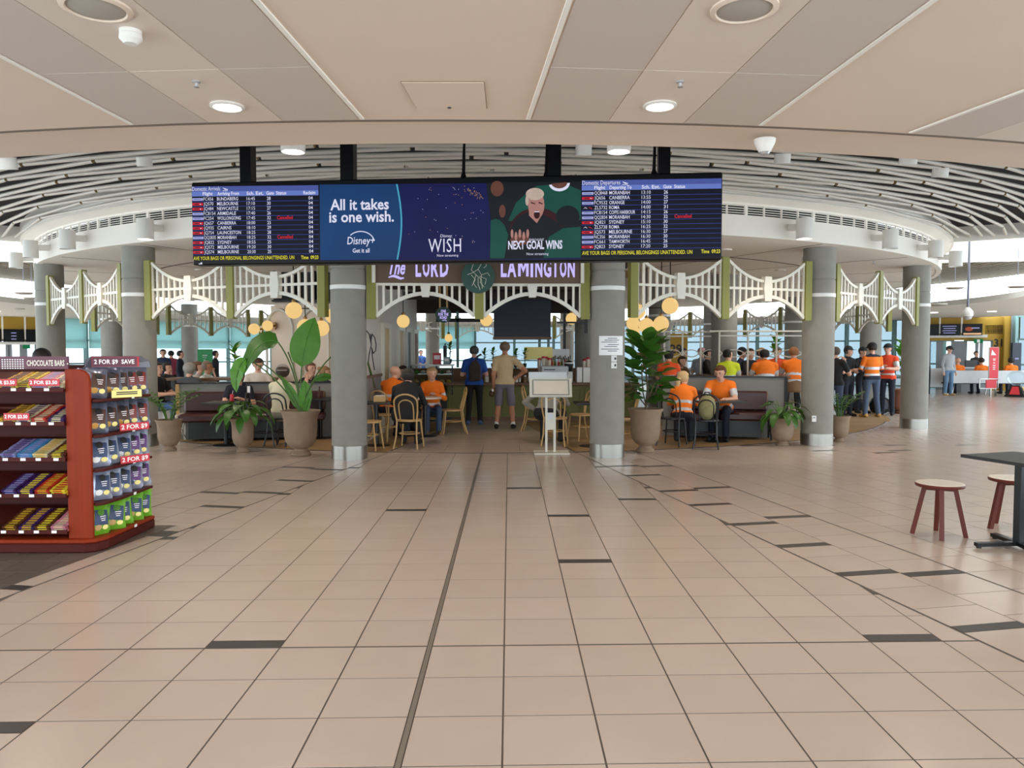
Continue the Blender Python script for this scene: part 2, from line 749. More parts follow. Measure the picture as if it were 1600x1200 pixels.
TILES.sort(key=lambda t: -seen_area(t[0]))
rest = MB()
REST_M = ['tile', 'tile_dark', 'slate']
for n_, (poly, mm) in enumerate(TILES):
    P3 = [(p[0], p[1], -TH) for p in poly]
    if n_ < 298:
        o = MB().prism(P3, (0, 0, TH)).build('tile', mm, floor)
        if mm == 'tile_dark':
            o['label'] = 'narrow dark inset tile'
    else:
        rest.prism(P3, (0, 0, TH), REST_M.index(mm))
tag(rest.build('tile', REST_M, floor), kind='stuff')
# the joint down the middle
MB().box((X_AX, 6.9, -0.004), (0.021, 10, 0.0095)).build('joint_strip', 'joint_steel', floor)
# far floor, too far to tell the tiles apart
far = MB()
pts = []
N_ = 60
for i in range(N_ + 1):
    a = -90 + 180 * i / N_
    pts.append((pol(10.05, a), pol(34, a)))
V, F = [], []
for p, q in pts:
    q = Vector((p.x + (q.x - p.x), max(q.y, 13.02), 0))
    V += [p, q]
ff = MB()
ff.prism([(-15.4, 13, -0.0125), (15.4, 13, -0.0125), (29.9, 32, -0.0125), (29.9, 44, -0.0125), (-29.9, 44, -0.0125), (-29.9, 32, -0.0125)], (0, 0, 0.0122))
o = ff.build('far_tiles', 'far_tile', floor)
tag(o, kind='stuff')
# timber floor of the cafe: ring sector, and the pale tiled aisle to the counter
tm = MB()
tm.ring(5.0, 10.15, -0.004, 0.006, 8.5, 62, 24)
tm.ring(5.0, 10.15, -0.004, 0.006, -62, -8.5, 24)
tm.ring(9.3, 10.25, -0.004, 0.006, 62, 108, 20)
tm.ring(9.3, 10.25, -0.004, 0.006, -108, -62, 20)
tm.build('timber_boards', 'timber_floor', floor)['kind'] = 'stuff'
al = MB()
for i in range(-5, 6):
    for j in range(0, 14):
        x0, y0 = X_AX + i * 0.6, 11.95 + j * 0.6
        poly = [(x0 + .004, y0 + .004), (x0 + .596, y0 + .004), (x0 + .596, y0 + .596), (x0 + .004, y0 + .596)]
        for s in (1, -1):
            n0, n1 = pol(10.15, 8.2 * s), pol(5.0, 8.2 * s)
            dx, dy = n1.x - n0.x, n1.y - n0.y
            a_, b_ = -dy * s, dx * s
            c_ = -(a_ * n0.x + b_ * n0.y)
            if a_ * X_AX + b_ * 15 + c_ < 0:
                a_, b_, c_ = -a_, -b_, -c_
            poly = clip_poly(poly, a_, b_, c_)
            if len(poly) < 3:
                break
        if len(poly) > 2 and area2(poly) > 0.01:
            MB().prism([(p[0], p[1], -0.006) for p in poly], (0, 0, 0.008)).build('tile', 'tile', floor)
MB().ring(10.15, 10.17, -0.004, 0.006, -62, 62, 40).build('floor_edge_strip', 'black_metal', floor)

# ------------------------------------------------------------------ drum over the cafe
drum = MB().ring(0.3, 11.2, 3.33, 3.42, -180, 180, 72).build('ceiling', 'plaster_white')
tag(drum, 'round white drum ceiling over the cafe with a vent grille round its rim', 'ceiling', kind='structure')
MB().ring(11.1, 11.2, 3.32, 3.64, -120, 120, 72).build('fascia_panel', 'plaster_white', drum)
MB().ring(11.14, 11.2, 3.785, 3.82, -120, 120, 72).build('fascia_trim', 'plaster_white', drum)
lp = MB()
V, F = [], []
for i in range(73):
    a = -120 + 240 * i / 72
    V += [pol(11.2, a, 3.82), pol(11.42, a, 3.88), pol(11.42, a, 3.9), pol(11.1, a, 3.84)]
for i in range(72):
    for j in range(4):
        k = (j + 1) % 4
        F.append((4 * i + j, 4 * i + 4 + j, 4 * i + 4 + k, 4 * i + k))
lp.add(V, F).build('fascia_lip', 'plaster_white', drum)
MB().ring(11.0, 11.08, 3.62, 3.8, -120, 120, 72).build('vent_backing', 'void', drum)
MB().ring(11.36, 11.42, 3.87, 4.2, -120, 120, 72).build('fascia_riser', 'plaster_white', drum)
gr = MB()
for z in (3.665, 3.70, 3.735, 3.77):
    gr.ring(11.175, 11.19, z, z + 0.009, -75, 75, 60)
tag(gr.build('vent_blades', 'plaster_white', drum), kind='stuff')
gv = MB()
for i in range(-40, 41):
    a = i * 1.75
    gv.box(pol(11.18, a, 3.71), (0.05 if i % 4 == 0 else 0.016, 0.03, 0.16), rz=R_(a))
tag(gv.build('vent_bars', 'plaster_white', drum), kind='stuff')
for i in range(-6, 7):
    if i:
        a = i * 9.2
        q = pol(9.2 + (i % 3) * 0.6, a, 3.33)
        MB().lathe([(0.012, 0), (0.012, -0.05), (0.03, -0.052), (0.03, -0.06)], q, 8).build('sprinkler', 'lamp_lens', drum)
for a in range(-75, 76, 15):
    MB().bar(pol(11.05, a, 3.329), pol(6.5, a, 3.329), 0.012, 0.006).build('ceiling_joint', 'grout', drum)
MB().ring(9.0, 9.05, 3.325, 3.332, -75, 75, 60).build('ceiling_joint', 'grout', drum)
for (x, y) in SOFFIT:
    MB().lathe([(0.11, 0), (0.11, -0.02), (0.085, -0.022)], (x, y, 3.33), 16).build('soffit_lamp', 'lamp_white', drum)

# slatted ring ceiling
slats = MB().ring(11.3, 16.6, 4.16, 4.2, -58, 58, 60).build('ceiling', 'void')
tag(slats, 'dark ring ceiling hung with curved rows of cream slat tubes', 'ceiling', kind='structure')
for k in range(22):
    r = 11.5 + 0.208 * k
    seg = 3.0
    da = math.degrees(seg / r)
    off = (k * 0.29 + (k // 7) * 0.5) % 1.0
    a = -57.5 - off * da
    while a < 57.5:
        a0, a1 = max(a + 0.12, -57.5), min(a + da - 0.12, 57.5)
        if a1 - a0 > 0.8:
            z = 3.93
            p, q = pol(r, a0, z), pol(r, a1, z)
            MB().tube([p, q], 0.027, 8, 0, capmi=1).build('slat', ['slat_cream', 'slat_end'], slats, smooth=True)
        a += da
# second slatted field far right and far left beyond the skylight gap
for s in (1, -1):
    o = MB().ring(11.3, 16.4, 4.16, 4.2, 80 * s, 130 * s, 30).build('ceiling', 'void')
    tag(o, 'far slatted ceiling %s the skylight gap' % ('right of the cafe beyond' if s > 0 else 'left of the cafe beyond'), 'ceiling', kind='structure')
    sl = MB()
    for k in range(16):
        r = 11.6 + 0.3 * k
        for j in range(10):
            a0 = 80.5 + j * 5
            sl.tube([pol(r, a0 * s, 3.96), pol(r, (a0 + 4.9) * s, 3.96)], 0.04, 6)
    tag(sl.build('slat', 'slat_cream', o), kind='stuff')
    w = MB()
    for aa, z0 in ((58.2, 3.86), (79, 3.86)):
        p, q = pol(11.2, aa * s), pol(18, aa * s)
        w.bar((p.x, p.y, z0 + 0.6), (q.x, q.y, z0 + 0.6), 0.12, 1.2)
    w2 = w.build('wall_skylight_' + ('right' if s > 0 else 'left'), 'plaster_white')
    tag(w2, 'white bulkhead sides of the skylight gap %s the slatted ceiling' % ('right of' if s > 0 else 'left of'), 'wall', kind='structure')

# ------------------------------------------------------------------ foreground ceiling
ZC = 3.12
cl = MB()
V, F = [], []
n = 48
for i in range(n + 1):
    a = -40 + 80 * i / n
    p = pol(16.95, a)
    q = pol(25, a)
    V += [(p.x, p.y, ZC), (q.x, q.y, ZC), (q.x, q.y, ZC + 0.08), (p.x, p.y, ZC + 0.08)]
for i in range(n):
    for j in range(4):
        k = (j + 1) % 4
        F.append((4 * i + j, 4 * i + 4 + j, 4 * i + 4 + k, 4 * i + k))
front = cl.add(V, F).build('ceiling', 'plaster')
tag(front, 'cream plasterboard ceiling over the foreground with grey panel strips', 'ceiling', kind='structure')
MB().ring(16.05, 16.97, ZC + 0.09, ZC + 0.16, -60, 60, 60).build('bulkhead_band', 'plaster', front)
MB().ring(16.05, 16.13, ZC + 0.12, 4.2, -60, 60, 60).build('bulkhead_riser', 'plaster', front)
MB().ring(16.935, 16.975, ZC - 0.002, ZC + 0.05, -60, 60, 60).build('shadow_strip', 'shadow_tone', front)  # added dark strip, paints the shadow line between ceiling and band
rows = [(16.99, 17.92), (17.93, 19.12), (19.13, 20.32), (20.33, 21.52)]
for gi, a0 in enumerate((-13.4, -4.4, 4.55, 13.6)):
    for c in range(3):
        for r0, r1 in rows:
            u0, u1 = -0.765 + c * 0.51 + 0.004, -0.765 + (c + 1) * 0.51 - 0.004
            ra = R_(a0)
            def P_(u, r, z):
                return (CX + r * math.sin(ra) + u * math.cos(ra), CY - r * math.cos(ra) + u * math.sin(ra), z)
            MB().prism([P_(u0, r0, ZC - 0.006), P_(u1, r0, ZC - 0.006), P_(u1, r1, ZC - 0.006), P_(u0, r1, ZC - 0.006)], (0, 0, 0.01)).build('ceiling_panel', 'panel_plain' if c == 1 else 'panel_perf', front)
    for u in (-0.785, 0.785):
        MB().bar(P_(u, 16.99, ZC - 0.004), P_(u, 21.6, ZC - 0.004), 0.025, 0.012).build('panel_trim', 'plaster_white', front)
# access hatch
hp = [G(x, y, ZC - 0.004) for x, y in ((626, 128), (757, 128), (761, 170), (651, 170))]
MB().prism(hp, (0, 0, 0.006)).build('hatch_gap', 'brown_pipe', front)
hc = sum(hp, Vector()) / 4
MB().prism([hc + (p - hc) * 0.985 + Vector((0, 0, -0.003)) for p in hp], (0, 0, 0.006)).build('hatch_panel', 'plaster', front)
MB().lathe([(0.012, 0), (0.012, -0.004)], G(702, 168, ZC - 0.008), 8).build('hatch_lock', 'ink', front)


def ceil_light(x, y, label):
    p = G(x, y, ZC - 0.01)
    t = thing('downlight', label, 'downlight', p)
    MB().lathe([(0.1, 0.004), (0.105, -0.006), (0.085, -0.012), (0.08, 0.0)], n=24).build('trim_ring', 'lamp_white', t, True)
    MB().lathe([(0.08, -0.003), (0.05, -0.012), (0.001, -0.015)], n=20).build('lens', 'lamp_glow', t, True)


ceil_light(355, 166, 'glowing round downlight in the panel strip left of the access hatch')
ceil_light(1031, 165, 'glowing round downlight in the panel strip right of the access hatch')
for x, y, lb in ((1163, 14, 'round grey ceiling speaker in the panel strip above the right downlight'), (150, 12, 'round grey ceiling speaker beside the smoke detector')):
    p = G(x, y, ZC - 0.008)
    t = thing('ceiling_speaker', lb, 'speaker', p)
    MB().lathe([(0.148, 0.004), (0.148, -0.006), (0.125, -0.012), (0.12, -0.004)], n=28).build('rim', 'plaster', t, True)
    MB().lathe([(0.122, -0.004), (0.08, -0.012), (0.001, -0.014)], n=24).build('grille', 'speaker_grey', t, True)
t = thing('smoke_detector', 'white round smoke detector beside the left ceiling speaker', 'smoke detector', G(204, 48, ZC - 0.006))
MB().lathe([(0.05, 0), (0.05, -0.018), (0.045, -0.02)], n=20).build('base', 'lamp_white', t, True)
MB().lathe([(0.05, -0.02), (0.052, -0.04), (0.03, -0.062), (0.001, -0.064)], n=20).build('sensor_cap', 'lamp_white', t, True)
for x, y, lb in ((307, 128, 'small chrome fire sprinkler near the left downlight'), (1063, 128, 'small chrome fire sprinkler near the right downlight')):
    t = thing('sprinkler', lb, 'sprinkler', G(x, y, ZC - 0.008))
    MB().lathe([(0.022, 0.002), (0.022, -0.004), (0.009, -0.008), (0.007, -0.026)], n=12).build('body', 'lamp_lens', t)
    MB().lathe([(0.015, -0.026), (0.016, -0.03)], n=12).build('deflector', 'lamp_lens', t)


def cyl_lamp(p, r, h, name, label, grp, lit=False, tilt=0.0, arm=None):
    t = thing(name, label, 'spotlight', p, group=grp)
    MB().lathe([(r, 0), (r, -h), (r * 0.93, -h), (r * 0.9, -h + 0.03)], n=20, cap=True).build('housing', 'lamp_white', t, True)
    MB().lathe([(r * 0.9, -h + 0.028), (r * 0.5, -h + 0.015), (0.001, -h + 0.012)], n=16).build('lens', 'lamp_glow' if lit else 'lamp_lens', t, True)
    if arm is not None:
        MB().bar((0, 0, -h * 0.4), arm, 0.09, 0.1).build('bracket', 'lamp_white', t)
    if tilt:
        t.rotation_euler = (tilt, 0, 0)
    return t


GL = 'wall lamps under the ceiling band'
for x, y, lit, lb in ((458, 236, True, 'lit white can lamp hanging above the arrivals half of the flight board'), (967, 236, True, 'lit white can lamp hanging above the departures half of the flight board')):
    p = D(x, y, 6.5)
    cyl_lamp(p + Vector((0, 0, 0.16)), 0.1, 0.17, 'can_lamp', lb, GL, lit, arm=(0, -0.4, -0.05))
for x, y, Y, lb in ((225, 254, 8.9, 'white spot lamp among the slats left of the flight board'), (912, 236, 8.0, 'small white spot lamp behind the flight board hanger'),
                    (1223, 249, 8.4, 'white spot lamp among the slats just right of the flight board'), (1420, 250, 7.6, 'larger white spot lamp under the band at far right'),
                    (1470, 271, 8.6, 'tilted white spot lamp among the slats at far right'), (8, 257, 6.6, 'white spot lamp under the band at the left edge of the photo')):
    p = D(x, y, Y)
    cyl_lamp(p + Vector((0, 0, 0.06)), 0.085, 0.1, 'spot_lamp', lb, 'spot lamps in the slats', False, R_(12))
t = thing('security_camera', 'white cone shaped camera under the ceiling band right of the flight board', 'camera', D(1195, 222, 5.8))
MB().lathe([(0.08, 0.02), (0.075, -0.01), (0.045, -0.07), (0.04, -0.075)], n=18).build('housing', 'lamp_white', t, True)
MB().lathe([(0.04, -0.072), (0.03, -0.09), (0.001, -0.1)], n=14).build('lens', 'lamp_lens', t, True)
for a, w_ in ((-57, 'leftmost but one'), (-46, 'third left'), (-37, 'second left'), (-26.3, 'first left of the flight board'), (25.3, 'first right of the flight board'), (36, 'second right'), (45.5, 'third right'), (55, 'rightmost')):
    p = pol(11.5, a, 3.6)
    arm = pol(11.2, a, 3.5) - p
    side = 'left' if a < 0 else 'right'
    words = {-57: 'farthest round the left side', -46: 'above the leftmost column', -37: 'between the two left columns', -26.3: 'nearest the board on the left',
             25.3: 'nearest the board on the right', 36: 'between the two right columns', 45.5: 'above the rightmost column', 55: 'farthest round the right side'}
    cyl_lamp(p, 0.125, 0.31, 'drum_lamp', 'white cylinder lamp on the drum rim, ' + words[a], 'cylinder lamps round the drum', abs(a) < 30, arm=arm)

# ------------------------------------------------------------------ columns
COLS = []


def column(x, y, r, label, front=True, ztop=3.34):
    t = thing('column', label, 'column', (x, y, 0), kind='structure')
    MB().lathe([(r, 0.2 if front else 0.0), (r, 2.78), (r - 0.012, 2.785), (r - 0.012, 2.80), (r, 2.805), (r, ztop)], n=32).build('shaft', 'concrete', t, True)
    MB().lathe([(r + 0.006, 2.5), (r + 0.006, 2.56)], n=32).build('painted_band', 'band_white', t, True)
    if front:
        MB().lathe([(r + 0.004, 0), (r + 0.004, 0.2), (r - 0.01, 0.2)], n=32).build('steel_collar', 'steel', t, True)
    COLS.append((x, y))
    return t


for px, Y, lb in ((80, 15.6, 'grey concrete column farthest left, behind the sweets stand'), (219, 13.0, 'grey concrete column right behind the snack bags'), (545, 11.42, 'grey concrete column beside the big leafed plant'),
                  (949, 11.62, 'grey concrete column with paper notices beside the menu stand'), (1278, 13.06, 'grey concrete column with small potted plants at both sides'), (1430, 15.87, 'grey concrete column farthest right, beside the workers standing in orange')):
    p = D(px, 548, Y)
    column(p.x, p.y, 0.26, lb)
BACK = []
for px, Y, lb in ((175, 23, 'pale far column left of the snack bags column'), (297, 29, 'pale far column by the teal blinds'), (508, 17.5, 'pale column at the end of the arched wall'), (676, 32.5, 'far column seen through the cafe left of the counter'), (886, 32.5, 'far column seen through the cafe under the right globe lamp'),
                  (915, 20.3, 'dim column behind the coffee machine'), (1030, 20.5, 'column behind the right lamp cluster'), (1131, 17.6, 'column behind the worker in yellow'), (1112, 27, 'far column behind the white frames'), (1240, 25, 'far column right of the white frames'), (1360, 22.5, 'far column behind the standing group in orange')):
    p = D(px, 548, Y)
    column(p.x, p.y, 0.29, lb, False)
    BACK.append(p)

# ------------------------------------------------------------------ fretwork valances
def arc_z(u, z_end, z_mid):
    """u from -1 to 1, parabola with z_mid in the middle"""
    return z_mid + (z_end - z_mid) * u * u


def valance(A, B, label, posts=(True, True, True), flat=None, detail=True, zo=0.0, group='white fretwork valances'):
    """two bays of white fretwork between A and B with green posts"""
    A, B = Vector((A[0], A[1], 0)), Vector((B[0], B[1], 0))
    t = thing('fretwork_valance', label, 'valance', (A + B) / 2, group=group)
    L_ = (B - A).length
    t.rotation_euler = (0, 0, math.atan2(B.y - A.y, B.x - A.x))
    zb_e, zb_m, zt_e, zt_m, zr = 2.14 + zo, 2.48 + zo, 3.04 + zo, 2.72 + zo, 2.6 + zo
    half = L_ / 2
    pw = 0.13
    for i, on in enumerate(posts):
        if on:
            x = (-half + pw / 2, 0, half - pw / 2)[i]
            MB().box((x, 0, (2.1 + 3.08) / 2 + zo), (pw, 0.1, 0.98)).build('post', 'green_post', t)
    joined = MB()
    for bay in (-1, 1):
        x0 = -half + pw if bay < 0 else pw / 2
        x1 = -pw / 2 if bay < 0 else half - pw
        xc, h = (x0 + x1) / 2, (x1 - x0) / 2
        n = 14 if detail else 8
        us = [-1 + 2 * i / n for i in range(n + 1)]
        lo = [(xc + h * u, 0, arc_z(u, zb_e, zb_m)) for u in us]
        m = MB()
        for p, q in zip(lo, lo[1:]):
            m.bar(p, q, 0.05, 0.055)
        m.build('arch_rail', 'white_paint', t)
        top = flat is not None
        if not top:
            hi = [(xc + h * u, 0, arc_z(u, zt_e, zt_m)) for u in us]
            m = MB()
            for p, q in zip(hi, hi[1:]):
                m.bar(p, q, 0.05, 0.045)
            m.build('top_rail', 'white_paint', t)
            MB().box((xc, 0, zr), (2 * h, 0.035, 0.04)).build('middle_rail', 'white_paint', t)
            k = [(0.075, 0.2), (0.1, 0.0), (0.075, -0.2)]
            MB().prism([(xc - 0.065, -0.05, zr + 0.2), (xc + 0.065, -0.05, zr + 0.2), (xc + 0.085, -0.05, zr), (xc + 0.065, -0.05, zr - 0.2), (xc - 0.065, -0.05, zr - 0.2), (xc - 0.085, -0.05, zr)], (0, 0.1, 0)).build('centre_block', 'white_paint', t)
        else:
            MB().box((xc, 0, flat), (2 * h, 0.06, 0.045)).build('top_rail', 'white_paint', t)
            MB().prism([(xc - 0.075, -0.06, flat), (xc + 0.075, -0.06, flat), (xc + 0.05, -0.06, flat - 0.19), (xc - 0.05, -0.06, flat - 0.19)], (0, 0.12, 0)).build('keystone', 'white_paint', t)
        nb = 13 if detail else 9
        for i in range(nb + 1):
            u = -1 + 2 * i / nb
            u = max(-0.985, min(0.985, u))
            if abs(u) < 0.09:
                continue
            z0 = arc_z(u, zb_e, zb_m)
            z1 = flat if top else arc_z(u, zt_e, zt_m)
            if detail:
                MB().box((xc + h * u, 0, (z0 + z1) / 2), (0.034, 0.03, z1 - z0)).build('baluster', 'white_paint', t)
            else:
                joined.box((xc + h * u, 0, (z0 + z1) / 2), (0.036, 0.03, z1 - z0))
    if not detail:
        tag(joined.build('balusters', 'white_paint', t), kind='stuff')
    return t


F6 = COLS[:6]


def gap(i, j, o=0.3, out=0.12):
    a, b = Vector(F6[i] + (0,)), Vector(F6[j] + (0,))
    d = (b - a).normalized()
    m = (a + b) / 2 - Vector((CX, CY, 0))
    m.normalize()
    return a + d * o + m * out, b - d * o + m * out


valance(*gap(0, 1), 'white fretwork valance with green posts between the two leftmost columns')
valance(*gap(1, 2), 'white fretwork valance with green posts under the arrivals board')
valance(*gap(3, 4), 'white fretwork valance with green posts under the departures board')
valance(*gap(4, 5), 'white fretwork valance with green posts between the two rightmost columns')
A, B = gap(2, 3, 0.28, 0.02)
front_v = valance(A, B, 'white arched fretwork with keystones under the brown shop sign', flat=2.585, zo=-0.03)
# far side of the ring
ring_b = [(-78, -101), (-101, -123.75), (-123.75, -146.25), (-146.25, -168.75), (-168.75, -191.25), (-191.25, -213.75), (-213.75, -236.25), (-236.25, -259), (-259, -282)]
where = ['far left by the check-in screens', 'far left by the teal blinds', 'left behind the arched wall', 'behind the kitchen to the left', 'behind the kitchen in the middle', 'behind the right globe lamps', 'behind the white frames', 'behind the standing group in orange', 'far right behind the last column']
for (a, b), wr in zip(ring_b, where):
    valance(pol(10.6, b + 1.2), pol(10.6, a - 1.2), 'distant white fretwork valance ' + wr, detail=False)
# ------------------------------------------------------------------ hanging flight board
bl, br_ = D(301, 412, 8.25), D(1127.5, 408, 7.75)
BW = math.hypot(br_.x - bl.x, br_.y - bl.y)
tl = D(301, 283, 8.25)
BH = tl.z - bl.z
BZ = (bl.z + br_.z) / 2
mat('led_blue', '4f5fae', 0.4, emit=0.9, var=0.02)
mat('led_blue2', '6f86d8', 0.4, emit=0.9, var=0.02)
mat('led_line', '3c55c0', 0.4, emit=0.8)
mat('led_bg', '0b0b24', 0.3, emit=0.5)
mat('led_white', 'e9e9ff', 0.4, emit=1.0, var=0.01)
mat('led_lav', 'b3b8f0', 0.4, emit=0.9, var=0.01)
mat('led_red', 'e02238', 0.4, emit=0.9, var=0.01)
mat('led_yellow', 'f2e83a', 0.4, emit=1.0, var=0.01)
mat('ad_teal', '0c3f74', 0.4, emit=0.9, var=0.45, scale=1.2)
mat('ad_night', '0a1157', 0.4, emit=0.75, var=0.5, scale=1.5)
mat('ad_rim', '4fb6d8', 0.4, emit=0.9)
mat('ad_dark', '12181c', 0.4, emit=0.7, var=0.4, scale=3)
mat('ad_green', '12584a', 0.4, emit=0.75, var=0.35, scale=4)
mat('ad_skin', 'c58e84', 0.4, emit=0.8, var=0.2, scale=9)
mat('ad_skin2', '7b4a3c', 0.4, emit=0.7, var=0.25, scale=9)
mat('ad_hair', 'd9c3b4', 0.4, emit=0.8, var=0.2, scale=20)
mat('ad_mouth', '4a1016', 0.4, emit=0.5)
mat('ad_gold', 'e8b85a', 0.4, emit=0.9, var=0.3)
board = thing('flight_board', 'long black hanging screen with arrivals, film advertisements and departures', 'display', (bl.x, bl.y, BZ), math.atan2(br_.y - bl.y, br_.x - bl.x))
MB().box((BW / 2, 0.09, BH / 2), (BW, 0.18, BH)).build('casing', 'screen_black', board, bevel=0.012)


def bu(x):
    return (x - 301) / 826.5 * BW


def bv(x, y):
    """local height of a mark seen at photo pixel x, y on the board"""
    f = (x - 301) / 826.5
    top, bot = 283 - 10 * f, 412 - 4 * f
    return (bot - y) / (bot - top) * BH


def rect(mb, x0, y0, x1, y1, y, mi=0):
    P = [(bu(x0), y, bv(x0, y1)), (bu(x1), y, bv(x1, y1)), (bu(x1), y, bv(x1, y0)), (bu(x0), y, bv(x0, y0))]
    return mb.prism(P, (0, 0.002, 0), mi)


def flat(mb, pts, y, mi=0):
    return mb.prism([(bu(a), y, bv(a, b)) for a, b in pts], (0, 0.0015, 0), mi)


def oval(cx, cy, rx, ry, n=18, a0=0, a1=360):
    return [(cx + rx * math.cos(R_(a0 + (a1 - a0) * i / n)), cy + ry * math.sin(R_(a0 + (a1 - a0) * i / n))) for i in range(n)]


def skewed(mb, s, size, x, y, mi=0, yy=-0.006, **kw):
    put_text(mb, s, size, bu(x), bv(x, y), yy, mi, **kw)


ARR = [('w', 'FC456', 'BUNDABERG', '16:45', '28', ''), ('r', 'JQ570', 'MELBOURNE', '17:10', '30', ''), ('r', 'JQ484', 'NEWCASTLE', '17:15', '27', ''), ('w', 'FC8154', 'ARMIDALE', '17:40', '26', ''),
       ('w', 'FC254', 'WOLLONGONG', '17:45', '32', 'Cancelled'), ('r', 'JQ657', 'CANBERRA', '18:00', '25', ''), ('r', 'JQ935', 'CAIRNS', '18:10', '29', ''), ('r', 'JQ754', 'LAUNCESTON', '18:25', '28', ''),
       ('w', 'QQ2835', 'MORANBAH', '18:25', '32', 'Cancelled'), ('r', 'JQ822', 'SYDNEY', '18:55', '25', ''), ('r', 'JQ572', 'MELBOURNE', '19:20', '30', ''), ('r', 'JQ574', 'MELBOURNE', '20:30', '25', '')]
DEP = [('w', 'QQ8468', 'MORANBAH', '13:10', '26', ''), ('r', 'JQ656', 'CANBERRA', '13:55', '25', ''), ('w', 'FC9532', 'ORANGE', '14:00', '27', ''), ('z', 'ZL5732', 'ROMA', '14:00', '31', ''),
       ('w', 'FC8154', 'COFFS HARBOUR', '14:15', '26', ''), ('w', 'QQ2834', 'MORANBAH', '14:30', '32', 'Cancelled'), ('r', 'JQ821', 'SYDNEY', '15:10', '30', ''), ('z', 'ZL5738', 'ROMA', '16:25', '32', ''),
       ('r', 'JQ573', 'MELBOURNE', '16:30', '27', ''), ('w', 'NC356', 'MORANBAH', '16:30', '30', ''), ('w', 'FC661', 'TAMWORTH', '16:45', '26', ''), ('r', 'JQ823', 'SYDNEY', '17:20', '25', '')]
LM = ['led_white', 'led_red', 'led_yellow', 'led_lav', 'led_blue', 'led_blue2', 'led_line', 'led_bg']


